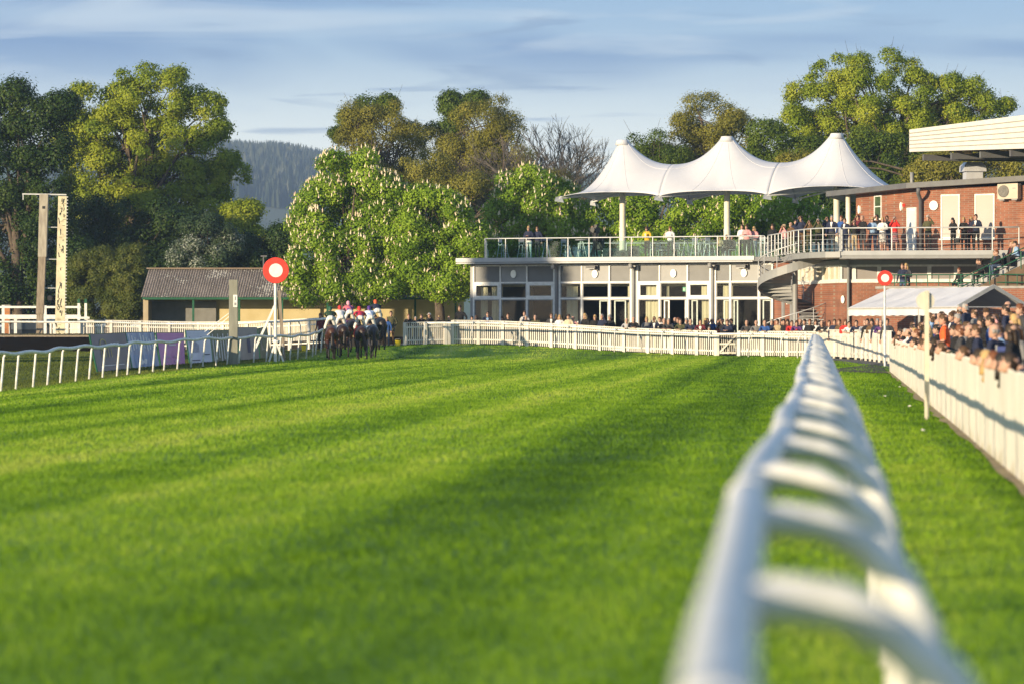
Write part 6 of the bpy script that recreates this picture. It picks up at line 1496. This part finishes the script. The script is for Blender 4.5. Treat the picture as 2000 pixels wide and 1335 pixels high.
# spectators behind the far fence -------------------------------------------------------------
FAR = [row(s) for s in '''627,608,stand,maroon,black,brown,short,d=178
745,611,stand,dark grey,brown,brown,short,d=174.6,shirt=white
756,619,stand,blue,denim,blonde,short,d=174.2,h=1.5
764,607,pocket,olive,brown,brown,short,d=174.8,h=1.8
799,614,lean,black,black,auburn,short
812,619,lean,navy,black,grey,short
826,615,lean,black,black,brown,short
840,611,onearm,black,black,white,cap
858,616,stand,brown,black,blonde,short
877,619,stand,black,black,grey,bald
899,591,pocket,black,black,brown,short,h=1.86,d=179
923,617,stand,navy,black,black,short
931,615,woman,brown,denim,brown,long
953,609,lean,navy,black,dark,short,gl=1,shirt=light blue
982,617,chest,brown,black,brown,bob
994,613,lean,black,black,brown,short
1025,607,stand,light grey,black,brown,short,d=179.5,h=1.8,shirt=navy
1028,615,stand,black,black,grey,short
1046,616,lean,olive,black,brown,bald
1077,611,chest,dark grey,black,brown,short,shirt=white,gl=1
1086,613,woman,pink,denim,blonde,bob
1093,614,woman,white,denim,blonde,long
1111,613,chest,cream,denim,black,cap
1120,617,stand,pink,black,brown,bald
1129,621,stand,white,denim,white,short,h=1.45
1144,611,woman,black,black,blonde,long
1162,614,woman,black,black,blonde,bob,gl=1
1177,612,onearm,navy,black,grey,short
1182,624,lean,red,denim,brown,short,h=1.4
1192,613,chest,black,black,grey,bob
1226,622,lean,light grey,black,grey,bald
1237,617,lean,black,black,grey,bald
1263,618,woman,grey,black,blonde,bob
1278,609,face,navy,black,dark,short,shirt=white
1290,611,chest,white,black,brown,short
1297,616,lean,black,black,brown,bald
1305,616,lean,dark grey,black,grey,short
1319,610,stand,navy,black,brown,bald
1326,612,chest,dark green,black,auburn,short
1331,616,lean,olive,black,brown,short
1342,616,chest,dark grey,black,grey,bob
1350,615,lean,navy,black,grey,bald
1369,618,lean,maroon,black,dark,short,shirt=white
1378,619,woman,brown,black,blonde,long
1382,609,stand,dark grey,black,brown,short
1386,624,lean,teal,black,grey,short,h=1.5
1391,606,face,blue,black,grey,cap
1403,614,woman,orange red,black,dark,long
1412,608,face,black,black,navy,cap
1421,612,stand,navy,black,brown,bald
1423,621,lean,navy,black,brown,short
1429,612,stand,dark grey,black,dark,short
1460,623,lean,dark grey,black,brown,bald
1470,625,woman,cream,denim,white,bob,h=1.5
1478,618,lean,grey,black,brown,bald
1493,616,stand,brown,black,dark,short
1495,622,lean,blue,black,brown,bald
1508,615,stand,navy,black,grey,short
1520,617,chest,beige,black,dark,short
1529,623,woman,black,black,dark,long
1531,609,stand,black,black,black,short
1539,612,woman,maroon,black,dark,long
1546,625,lean,red,black,brown,short
1556,623,lean,purple,black,brown,bob
1564,613,stand,dark grey,black,grey,bald
1573,620,chest,navy,black,dark,short,shirt=white
1582,613,stand,black,black,auburn,short
1593,623,woman,white,denim,brown,long
1607,619,lean,black,black,brown,bald
1620,621,lean,dark grey,black,brown,short,shirt=white
1630,615,stand,navy,black,brown,short
1641,618,chest,brown,black,auburn,short
1651,621,woman,red,denim,auburn,long
1661,624,leanbare,white,black,brown,short
1674,619,lean,navy,black,dark,short
1687,622,lean,light grey,black,brown,bald
1695,616,stand,black,black,dark,short
1704,619,chest,brown,black,dark,long
1714,614,stand,navy,black,grey,short
1722,622,lean,purple,black,brown,bald
1733,616,stand,dark grey,black,brown,short'''.split('\n')]
FT = [(700, 'behind the horses on the left'), (780, 'in the gap right of the horses'), (850, 'at the short picket fence'), (888, 'beside the chestnut trunk'), (915, 'at the gap in the fence'), (975, 'below the leftmost pavilion window'), (1030, 'below the first oval light'), (1075, 'left of the first downpipe'), (1105, 'below the first downpipe'),
      (1150, 'below the second bay curtain'), (1205, 'below the second oval light'), (1250, 'below the second downpipe'), (1302, 'below the third bay curtain'), (1345, 'before the dark open doorway'), (1380, 'right of the dark doorway'), (1432, 'behind the small gate'), (1490, 'below the last oval light'), (1545, 'beside the brick stair wall'), (1600, 'below the spiral stair'), (1665, 'left of the marquee'), (1760, 'below the marquee edge')]
fl = [(780, 175.4), (884, 176.9), (960, 177.2), (1040, 176.6), (1200, 175), (1400, 172.9), (1560, 171), (1604, 169), (1680, 157), (1741, 142)]
FX, FD = [a for a, _ in fl], [b for _, b in fl]
for r in FAR: r['place'] = place_of(r['px'], FT); r['short'] = 'at the far fence'
uniq(FAR)
HT = {'lean': 1.66, 'lean2': 1.60, 'lean3': 1.42, 'leanbare': 1.62}
for r in FAR:
    df = float(np.interp(r['px'], FX, FD)); ln = r['pose'].startswith('lean')
    d = r.get('d') or df + (.62 if ln else .75 + random.uniform(0, 1.1))
    x = GX(r['px'], d); g = G(x, d); want = EYE + (HY - r['py']) / F * d - g
    r['h'] = float(np.clip(want / HT.get(r['pose'], 1.75) * 1.75, r['h'] * .86, r['h'] * 1.1)) if r['h'] > 1.5 else r['h']
    make(r, x, d, g, R(random.uniform(-42, -2)) if not ln else R(random.uniform(-18, 6)), 'spectators along the far fence')

# people on the roof terrace and the walkway ------------------------------------------------------
TER = [row(s) for s in '''1033,441,chest,navy,white,blonde,short,d=189.5,gl=1,place=near the left end of the roof terrace,bt=white trousers
1050,442,stand,navy,dark grey,brown,short,d=189.6,gl=1,place=near the left end of the roof terrace
1163,427,face,black,black,black,cap,d=190.5,h=1.8,place=operating the television camera
1264,442,woman,yellow,black,brown,bob,d=188.2,ex=cup,place=holding a cup by the terrace balustrade,gl=1
1309,442,woman,white,dark grey,auburn,bob,d=187.8,place=between the left and middle canopy poles
1407,463,woman,beige,black,brown,short,d=187.2,h=1.2,place=at the foot of the middle canopy pole
1420,457,sit,black,black,brown,short,d=187.4,h=1.75,place=right of the middle canopy pole
1432,457,sit,dark grey,black,dark,short,d=187.6,place=right of the middle canopy pole
1450,438,woman,white,black,dark,short,d=187.0,place=right of the middle canopy pole
1459,438,chest,pink,black,brown,bob,d=186.6,place=right of the middle canopy pole
1474,442,woman,pink,denim,blonde,long,d=186.8,place=left of the spiral stair head,gl=1
1509,437,woman,black,black,brown,long,d=185.5,place=left of the curved balustrade
1533,439,face,pink,dark grey,tan,hat,d=181,place=at the curved balustrade
1546,434,chest,brown,olive,brown,bald,d=178,place=at the curved balustrade
1554,427,stand,navy,black,dark,short,d=179,place=at the curved balustrade
1565,421,face,navy,brown,brown,short,d=173,place=at the stair landing,bt=brown trousers
1581,430,face,brown,olive,brown,short,d=172,place=at the stair landing
1598,427,face,olive,black,grey,cap,d=171.5,ex=bino,place=at the stair landing
1616,423,face,navy,black,brown,short,d=172,place=left of the right canopy pole
1625,421,stand,navy,dark grey,grey,short,d=170.5,shirt=white,place=before the right canopy pole
1644,421,stand,blue,navy,auburn,short,d=171.5,place=right of the right canopy pole
1651,426,stand,navy,navy,brown,short,d=170,shirt=white,place=right of the right canopy pole
1669,430,face,black,beige,brown,bald,d=169.5,place=before the left end of the brick wall,bt=camouflage trousers
1677,419,face,maroon,black,auburn,short,d=171,place=before the left end of the brick wall
1686,421,chest,black,dark grey,brown,bald,d=169.3,place=before the left end of the brick wall
1704,424,woman,light blue,navy,blonde,bob,d=169.5,gl=1,place=before the narrow brick wall window
1714,419,face,black,denim,dark,short,d=171,place=before the narrow brick wall window
1724,424,dress,white,light grey,blonde,bob,d=169,bt=patterned skirt,place=left of the white door
1733,421,stand,dark grey,denim,brown,short,d=171.5,place=left of the white door
1747,423,dressface,red,maroon,grey,bob,d=169.2,bt=plaid skirt,place=left of the white door,skin=pink
1813,420,onearm,olive,black,white,cap,d=168.2,h=1.82,place=alone right of the white door
1862,425,woman,black,black,black,long,d=168,ex=bag,place=before the left blind window
1883,424,woman,black,black,blonde,bob,d=168.2,place=between the two blind windows
1897,423,woman,pink,black,blonde,long,d=168.6,place=left of the suited person by the right blind window
1907,418,chest,navy,black,dark,short,d=168,shirt=white,h=1.82,place=before the right blind window'''.split('\n')]
for r in TER: r['short'] = 'on the terrace'
uniq(TER)
for r in TER:
    d = r['d']; x = GX(r['px'], d); fz = (ZT - .05) if r['px'] < 1520 else FL
    want = EYE + (HY - r['py']) / F * d - fz
    hh = r['h']
    if r['pose'] != 'sit' and hh > 1.3: r['h'] = float(np.clip(want, 1.58, 1.92))
    make(r, x, d, fz, R(random.uniform(-50, -8)), 'people on the roof terrace and walkway')
# television camera
x, d = GX(1163, 189.6), 189.6; tvc = empty('television_camera', (x, d, ZT - .05), R(-25), 'black television camera on a tripod on the roof terrace', 'camera')
MB().box((0, .05, 1.62), (.26, .55, .30)).build('camera_body', BLACK, tvc); MB().lathe((0, -.22, 1.62), [(.09, -.12), (.11, .12), (.13, .22)], 14, axis='y').build('lens', BLACK, tvc)
MB().box((0, .12, 1.85), (.16, .22, .14)).build('viewfinder', BLACK, tvc); MB().lathe((0, 0, 1.0), [(.12, 0), (.12, .44)], 12).build('head_mount', BLACK, tvc)
for k in range(3): a = k * 2.094 + .5; MB().tube([(.06 * math.cos(a), .06 * math.sin(a), 1.15), (.52 * math.cos(a), .52 * math.sin(a), 0)], .03, 8).build('leg', BLACK, tvc)
MB().box((.1, .5, .9), (.3, .3, .8)).build('rain_cover', BLACK, tvc)

# crowd along the near fence on the right -----------------------------------------------------------
NEAR = [row(s) for s in '''1976,683,lean3,black,black,black,long,dx=.55
1942,683,lean3,white,denim,blonde,long,dx=.55
1914,684,lean3,cream,denim,brown,short,dx=.5,h=1.3
1880,690,lean3,navy,black,brown,long,dx=.5,h=1.35
1862,686,lean3,blue,black,brown,short,dx=.5,h=1.3
1838,657,lean3,black,black,dark,long,dx=.5
1820,664,lean3,dark grey,black,blonde,short,dx=.5
1812,676,lean3,navy,black,brown,bob,dx=.5
1800,655,lean2,grey,black,dark,short,dx=.5
1795,668,lean3,navy,denim,dark,short,dx=.5
1788,674,lean3,red,black,blonde,short,dx=.45,h=1.2
1783,650,lean2,brown,black,auburn,short,dx=.5
1778,664,leanbare,teal,black,blonde,short,dx=.5
1772,672,lean3,light grey,denim,brown,short,dx=.5,h=1.3
1767,660,lean2,navy,black,brown,bald,dx=.5
1762,650,lean2,white,black,grey,short,dx=.5
1757,668,lean3,pink,denim,brown,long,dx=.45
1753,655,lean2,black,black,dark,short,dx=.5
1898,650,stand,black,black,brown,bald,dx=.75,h=1.6
1892,627,stand,grey,black,brown,short,dx=.9
1903,631,stand,dark grey,black,dark,short,dx=.8
1848,612,tee,orange red,black,brown,short,dx=.85,skin=pink
1833,636,stand,black,black,black,short,dx=.7
1816,638,woman,grey,black,blonde,long,dx=.7
1874,612,pocket,black,black,grey,short,dx=1.3
1862,609,stand,navy,black,brown,short,dx=1.5,shirt=white
1888,590,stand,navy,black,grey,short,dx=2.3
1869,598,stand,maroon,black,grey,bald,dx=2.4
1859,596,stand,black,black,dark,short,dx=2.6
1906,603,pocket,grey,black,brown,short,dx=2.0,shirt=light blue
1921,617,woman,black,denim,dark,long,dx=1.5
1938,617,stand,blue,black,dark,short,dx=1.4
1930,603,woman,cream,black,brown,hat,dx=2.4
1950,612,onearm,pink,denim,brown,short,dx=1.9
1968,594,stand,navy,black,dark,short,dx=2.3
1971,588,stand,brown,black,brown,bald,dx=3.2
1997,592,stand,dark grey,black,auburn,short,dx=2.2
1988,612,woman,navy,black,blonde,long,dx=1.5
1955,630,stand,light blue,denim,brown,short,dx=1.0
1825,612,woman,light blue,denim,brown,long,dx=1.4
1820,606,stand,dark grey,black,brown,short,dx=2.2
1794,610,chest,light blue,black,auburn,short,dx=1.4,skin=pink
1785,612,stand,navy,black,dark,short,dx=1.6
1778,609,stand,black,black,grey,short,dx=2.2
1766,611,stand,grey,black,brown,bald,dx=1.7
1757,614,woman,black,black,blonde,bob,dx=1.4
1748,608,stand,dark grey,black,dark,short,dx=1.8
1769,628,stand,navy,black,brown,short,dx=.8
1785,638,stand,black,black,dark,short,dx=.7
1803,628,chest,black,black,brown,long,dx=.9
1840,604,stand,olive,black,brown,short,dx=2.4
1912,640,stand,navy,black,brown,short,dx=.85
1992,684,lean3,navy,black,dark,short,dx=.55
1958,690,lean3,dark grey,black,auburn,short,dx=.55,h=1.5
1928,688,lean3,black,black,dark,bob,dx=.5
1896,676,lean3,dark grey,black,brown,short,dx=.5
1850,676,lean3,olive,black,brown,short,dx=.5
1980,655,stand,black,black,dark,long,dx=.8
1990,640,woman,grey,black,brown,long,dx=1.1
1946,655,stand,navy,black,grey,bald,dx=.75
1868,634,stand,black,black,dark,short,dx=.7
1880,642,woman,dark grey,black,auburn,bob,dx=.75
1835,622,pocket,purple,black,grey,bald,dx=1.2
1812,622,stand,white,black,brown,short,dx=1.1'''.split('\n')]
NT_ = [(1775, 'near the fence corner'), (1800, 'left of the slim sign post'), (1835, 'beside the slim sign post'), (1880, 'near the one in orange red'), (1925, 'right of the one in orange red'), (1960, 'left of the blue canvas screen'), (2100, 'near the blue canvas screen')]
for r in NEAR: r['place'] = place_of(r['px'], NT_) ; r['short'] = 'by the right fence'
for r in NEAR:
    if r['top'] == 'orange red': r['place'] = 'standing tall behind the right board fence'
uniq(NEAR)
for r in NEAR:
    ln = r['pose'].startswith('lean'); hd = {'lean3': .62, 'lean2': .5, 'leanbare': .46}.get(r['pose'], .02)
    dx = r['dx'] + (0 if not ln else .08); d = (1.906 + dx - hd) * F / (r['px'] - 1629.4) if ln else (1.906 + dx) * F / (r['px'] - 1629.4)
    if ln: d = max(36, (1.906 + .12) * F / (r['px'] - 1629.4))
    d = min(d, 116); x = fx(d) + (dx if not ln else .58) ; rz = R(random.uniform(-112, -88) if ln else random.uniform(-135, -70))
    g = stepz(x, d); want = EYE + (HY - r['py']) / F * d - g; t = HT.get(r['pose'], 1.75)
    if r['h'] > 1.4: r['h'] = float(np.clip(want / t * 1.75, 1.62, 1.90))
    make(r, x, d, g, rz, 'spectators along the right fence')

for px, py in ((1728.6, 777), (1777, 797), (1803, 846), (1757, 759)):
    d = EYE * F / (py - HY); x = GX(px, d); mb = MB(); mb.ball((0, 0, .005), (.032, .024, .012), 7, 4)
    mb.v = [(a + random.uniform(-.009, .009), b + random.uniform(-.009, .009), c + random.uniform(-.006, .006)) for a, b, c in mb.v]
    tag(mb.build('paper_scrap', WHITE, loc=(x, d, G(x, d) + .045)), 'crumpled white paper scrap on the grass beside the right fence', 'litter', 'paper scraps on the grass')
# people in the stand ------------------------------------------------------------------------------
STD = [row(s) for s in '''1764,508,stand,navy,denim,brown,short,d=165.8,place=at the green rail above the marquee
1777,506,woman,dark grey,olive,blonde,long,d=164.6,place=at the green rail above the marquee
1878,525,sit,black,black,auburn,short,d=166.2,place=at the foot of the stand steps
1914,521,sit,dark grey,light grey,brown,short,d=165.4,place=on the lowest stand bench
1955,489,sit,black,denim,auburn,short,d=165.0,place=high beside the stair rail
1970,490,sit,maroon,denim,dark,short,d=166.2,place=high beside the stair rail
1984,490,sit,black,grey,brown,short,d=166.2,shirt=white,place=high beside the stair rail
1971,520,sit,navy,denim,grey,short,d=166.2,place=low behind the green rail
1983,519,sit,cream,black,brown,bob,d=165.0,place=low behind the green rail
1995,521,sit,olive,denim,brown,long,d=166.2,place=low behind the green rail
1940,505,sit,blue,denim,brown,bald,d=165.4,place=in the middle of the stand rows
1926,521,sit,black,black,dark,long,d=164.9,place=low behind the green rail
1948,518,sit,dark grey,denim,grey,bald,d=165.4,place=low behind the green rail
1959,505,sit,dark green,black,brown,short,d=165.9,place=in the middle of the stand rows
1976,506,sit,brown,denim,blonde,long,d=166.2,place=in the middle of the stand rows
1990,507,sit,light blue,black,dark,short,d=164.7,place=in the middle of the stand rows
1999,488,sit,maroon,black,brown,bald,d=166.0,place=at the right edge of the stand
1996,500,sit,dark grey,black,blonde,bob,d=165.4,place=at the right edge of the stand'''.split('\n')]
for r in STD: r['short'] = 'in the stand'
uniq(STD)
for r in STD:
    d = r['d']; x = GX(r['px'], d); z = P(0, r['py'], d).z
    if r['pose'] == 'sit':
        i = int(np.clip(round((x - X0 - .55) / .85), 0, 7)); x = X0 + i * .85 + .5; g = 2.72 + .42 * (i + 1); make(r, x, d, g - .03, R(random.uniform(-85, -50)), 'people seated in the stand')
    else: r['h'] = float(np.clip(z - 2.72, 1.6, 1.9)); make(r, x, GW.p(0, 0, -.6).y + .1, 2.72, R(random.uniform(-40, -20)), 'people seated in the stand')

# ------------------------------------------------------------------ racehorses and jockeys, galloping away
def horse_mesh(phase):
    pc = []
    body = [(0, .82, 1.16), (0, .55, 1.14), (0, .1, 1.12), (0, -.35, 1.16), (0, -.70, 1.22), (0, -1.00, 1.18), (0, -1.14, 1.08)]
    rad = [(.13, .20), (.225, .33), (.275, .34), (.265, .30), (.275, .31), (.235, .27), (.12, .15)]
    pc.append((path(body, rad, 16), 0))
    pc.append((path([(0, .60, 1.34), (0, 1.00, 1.50), (0, 1.38, 1.66)], [(.14, .24), (.105, .17), (.08, .12)], 12), 0))
    pc.append((path([(0, 1.34, 1.70), (0, 1.56, 1.54), (0, 1.82, 1.34), (0, 1.90, 1.29)], [(.085, .11), (.085, .12), (.055, .07), (.05, .05)], 12), 0))
    for s in (-1, 1):
        pc.append((seg((s * .05, 1.34, 1.76), (s * .065, 1.30, 1.90), .03, .010), 0))
        pc.append((seg((s * .12, .1, 1.44), (s * .05, .1, 1.46), .1, .1), 0))
        f = phase if s > 0 else -phase * .6
        hipj = Vector((s * .15, -.82, 1.14)); st_ = Vector((s * .185, -.66 + .18 * f, .86)); hk = Vector((s * .165, -1.02 + .34 * f, .54 + .04 * abs(f))); ft = Vector((s * .15, -1.02 + .62 * f, .16 + .05 * abs(f))); hf = ft + Vector((0, .07, -.12))
        pc += [(seg(hipj, st_, (.17, .20), (.115, .15)), 0), (seg(st_, hk, (.105, .13), (.058, .07)), 0), (seg(hk, ft, (.056, .062), (.042, .045)), 1), (seg(ft, hf, .04, .05), 1), (seg(hf, hf + Vector((0, .02, -.05)), .056, .062), 2)]
        e = -phase if s > 0 else phase * .7
        sh = Vector((s * .16, .58, 1.0)); el = Vector((s * .16, .52 + .05 * e, .86)); kn = Vector((s * .13, .66 + .36 * e, .56)); ft = Vector((s * .12, .62 + .42 * e - .14 * (e < 0), .24)); hf = ft + Vector((0, .03, -.12))
        pc += [(seg(sh, el, (.11, .15), (.085, .10)), 0), (seg(el, kn, .09, .058), 0), (seg(kn, ft, .054, .042), 1), (seg(ft, hf, .036, .045), 1), (seg(hf, hf + Vector((0, .02, -.05)), .054, .058), 2)]
    v, f, tg = fuse(pc, .026, 4)
    mb = MB(); mb.v, mb.n, mb.f, mb.m = v, len(v), f, tg
    return mb.mesh('body', [WHITE] * 3, True)
HM_ = [horse_mesh(.75), horse_mesh(-.7), horse_mesh(.2)]
def hide(n, c): return mat('coat_' + n, c, tuple(x * .55 for x in c), 2.2, .42, spec=.35)
COAT = {'bay': (.060, .020, .009), 'dark bay': (.026, .011, .007), 'brown': (.038, .016, .009), 'grey': (.045, .043, .047), 'black': (.018, .014, .012), 'chestnut': (.17, .06, .02)}
PTS = mat('coat_points', (.012, .009, .008), (.008, .006, .006), 4, .5); HOOF = mat('hoof', (.05, .04, .03), (.03, .025, .02), 8, .5)
def tail_mb(sw):
    mb = MB(); mb.tube([(0, -1.12, 1.22), (0, -1.24, 1.14), (sw * .3, -1.27, .98), (sw * .7, -1.30, .72), (sw, -1.30, .50), (sw * 1.1, -1.28, .36)], [.035, (.055, .06), (.075, .06), (.085, .06), (.06, .045), (.01, .01)], 10)
    for i in range(10): 
        o = random.uniform(-.06, .06); mb.tube([(o * .4, -1.25, 1.08), (sw * .6 + o, -1.32, .75), (sw + o * 1.3, -1.31, .48 - random.random() * .15)], [.018, .02, .003], 5)
    return mb
def racehorse(px, d, coat, ph, turn, label, sheet, jl, silks, cap, breech='white', sleeves=None, dz=0.0, jm=None):
    x = GX(px, d); g = G(x, d); rz = R(turn)
    o = put('racehorse', HM_[ph], None, (x, d, g + .02 + dz), rz); tag(o, label, 'horse', 'racehorses galloping away'); o.scale = (1.03,) * 3
    for sl, m_ in zip(o.material_slots, (hide(coat.replace(' ', '_'), COAT[coat]), PTS, HOOF)): sl.link = 'OBJECT'; sl.material = m_
    tail_mb(random.uniform(-.12, .12)).build('tail', PTS, o, smooth=True)
    mb = MB()
    for i in range(22): t = i / 21; y = .62 + .76 * t; z = 1.56 + .26 * t; mb.tube([(0, y, z), (random.uniform(.02, .10), y - .05, z - .03), (random.uniform(.08, .14), y - .08, z - .16)], [.03, .022, .004], 5)
    mb.build('mane', PTS, o)
    n = 14; vs = []
    for yy in (-.30, .34):
        for i in range(n + 1): a = -2.05 + 4.1 * i / n; vs.append((.300 * math.sin(a), yy, 1.13 + .372 * math.cos(a)))
    MB().add(vs, [(i, i + 1, n + 2 + i, n + 1 + i) for i in range(n)]).build('saddle_cloth', cloth(sheet), o, smooth=True)
    MB().ball((0, .08, 1.50), (.16, .26, .06), 12, 6).tube([(-.30, .08, 1.42), (-.31, .05, 1.20)], .014, 6).tube([(.30, .08, 1.42), (.31, .05, 1.20)], .014, 6).build('saddle', cloth('brown'), o, smooth=True)
    j = person((x - .08 * math.sin(rz), d + .05 * math.cos(rz), g + dz + 1.06), rz + math.pi, 'ride', silks, breech, cap, 'helmet', jl, 'jockeys racing away', topmat=jm, h=1.76)
    j.name = 'person'
    return o
def stripes(name, a, b, sc_=14):
    m, nt, bb = nodes(name); tc = N(nt, 'ShaderNodeTexCoord'); wv = N(nt, 'ShaderNodeTexWave', bands_direction='DIAGONAL'); wv.inputs['Scale'].default_value = sc_ / 6; nt.links.new(tc.outputs['Object'], wv.inputs[0])
    rp = ramp(nt, [(.45, a), (.55, b)], 'LINEAR'); nt.links.new(wv.outputs['Fac'], rp.inputs[0]); nt.links.new(rp.outputs[0], bb.inputs['Base Color']); bb.inputs['Roughness'].default_value = .6; return m
racehorse(646, 158, 'bay', 0, 6, 'bay racehorse at the back left of the field', 'dark green', 'jockey in dark green silks and white breeches on the rearmost left horse', 'dark green', 'green')
racehorse(666.5, 163.5, 'dark bay', 1, 10, 'dark bay racehorse tucked beside the rearmost left bay', 'white', 'jockey in white silks with a red cap', 'white', 'red')
racehorse(684, 166.5, 'brown', 2, 12, 'brown racehorse in the middle of the field', 'purple', 'jockey in purple and pink striped silks with a pink cap', 'purple', 'pink', jm=stripes('silk_purple_pink', (.10, .04, .22), (.5, .12, .16)), dz=.12)
racehorse(704, 159.5, 'dark bay', 1, 8, 'dark bay racehorse with a black tail in the centre rear', 'red', 'jockey in plain red silks and red cap at the centre rear', 'red', 'red', jm=mat('silk_crimson', (.50, .03, .06), (.42, .02, .05), 8, .5))
racehorse(724, 162.5, 'grey', 0, 10, 'dark grey racehorse on the right of the field', 'light blue', 'jockey in pale blue and white silks with a purple cap', 'light blue', 'purple', jm=stripes('silk_blue_white', (.28, .40, .62), (.66, .68, .72), 18))
racehorse(738, 169, 'black', 2, 14, 'black racehorse leading at the far right of the field', 'navy', 'jockey with an orange cap half hidden behind the pale blue one', 'navy', 'orange', dz=.05)

# small things by the fences ------------------------------------------------------------------------
x, d = GX(777, 173.6), 173.6; bu = empty('bucket', (x, d, G(x, d)), 0, 'yellow bucket on the grass by the end of the picket fence', 'bucket')
YEL = mat('yellow_plastic', (.75, .58, .02), (.68, .5, .02), 4, .4)
MB().lathe((0, 0, 0), [(.11, 0), (.15, .28), (.16, .30), (.14, .30), (.10, .02)], 18).build('pail', YEL, bu); MB().tube([(-.15, 0, .29), (-.10, -.06, .36), (.1, -.06, .36), (.15, 0, .29)], .008, 5).build('handle', STEEL, bu)
x, d = GX(594, 173), 173; b2 = empty('bucket', (x, d, G(x, d)), 0, 'yellow bucket behind the rail near the finishing post', 'bucket'); b2['group'] = bu['group'] = 'yellow buckets'
for c in list(bu.children): q = c.copy(); C.objects.link(q); q.parent = b2
def garden_bench(px, d, label):
    x = GX(px, d); t = empty('garden_bench', (x, d, stepz(x, d)), R(-85), label, 'bench', 'white garden benches'); 
    mb = MB(); [mb.box((0, -.05 + .12 * i, .46), (1.3, .09, .03)) for i in range(4)]; mb.build('seat', WHITE, t); mb = MB(); [mb.box((0, .38, .60 + .14 * i), (1.3, .03, .10)) for i in range(3)]; mb.build('backrest', WHITE, t)
    for sx in (-.6, .6):
        for sy, h in ((-.08, .46), (.40, .95)): MB().box((sx, sy, h / 2), (.06, .06, h)).build('leg', WHITE, t)
    return t
garden_bench(1822, 106, 'white garden bench behind the person in orange red'); garden_bench(1925, 62, 'white garden bench left of the blue canvas screen')
x, d = GX(1966, 54), 54; cs = empty('canvas_screen', (x, d, stepz(x, d)), R(-8), 'blue canvas screen standing among the right crowd', 'screen')
BLUEC = mat('blue_canvas', (.045, .065, .20), (.035, .05, .16), 3, .8)
MB().box((0, 0, .95), (.30, .03, .62)).build('cloth_panel', BLUEC, cs)
for s in (-.16, .16): MB().box((s, 0, .64), (.03, .03, 1.28)).build('pole', GREYP, cs)
gw = empty('crowd_rail', (fx(44) + 1.0, 44, G(8, 44)), 0, 'green painted crowd rail behind the leaning spectators at the right edge', 'rail')
MB().bar((0, -3, .98), (1.7, 12, .98), .06).build('rail', GREENP, gw)
for t in (0, .5, 1): MB().box((1.7 * t, -3 + 15 * t, .49), (.06, .06, .98)).build('post', GREENP, gw)
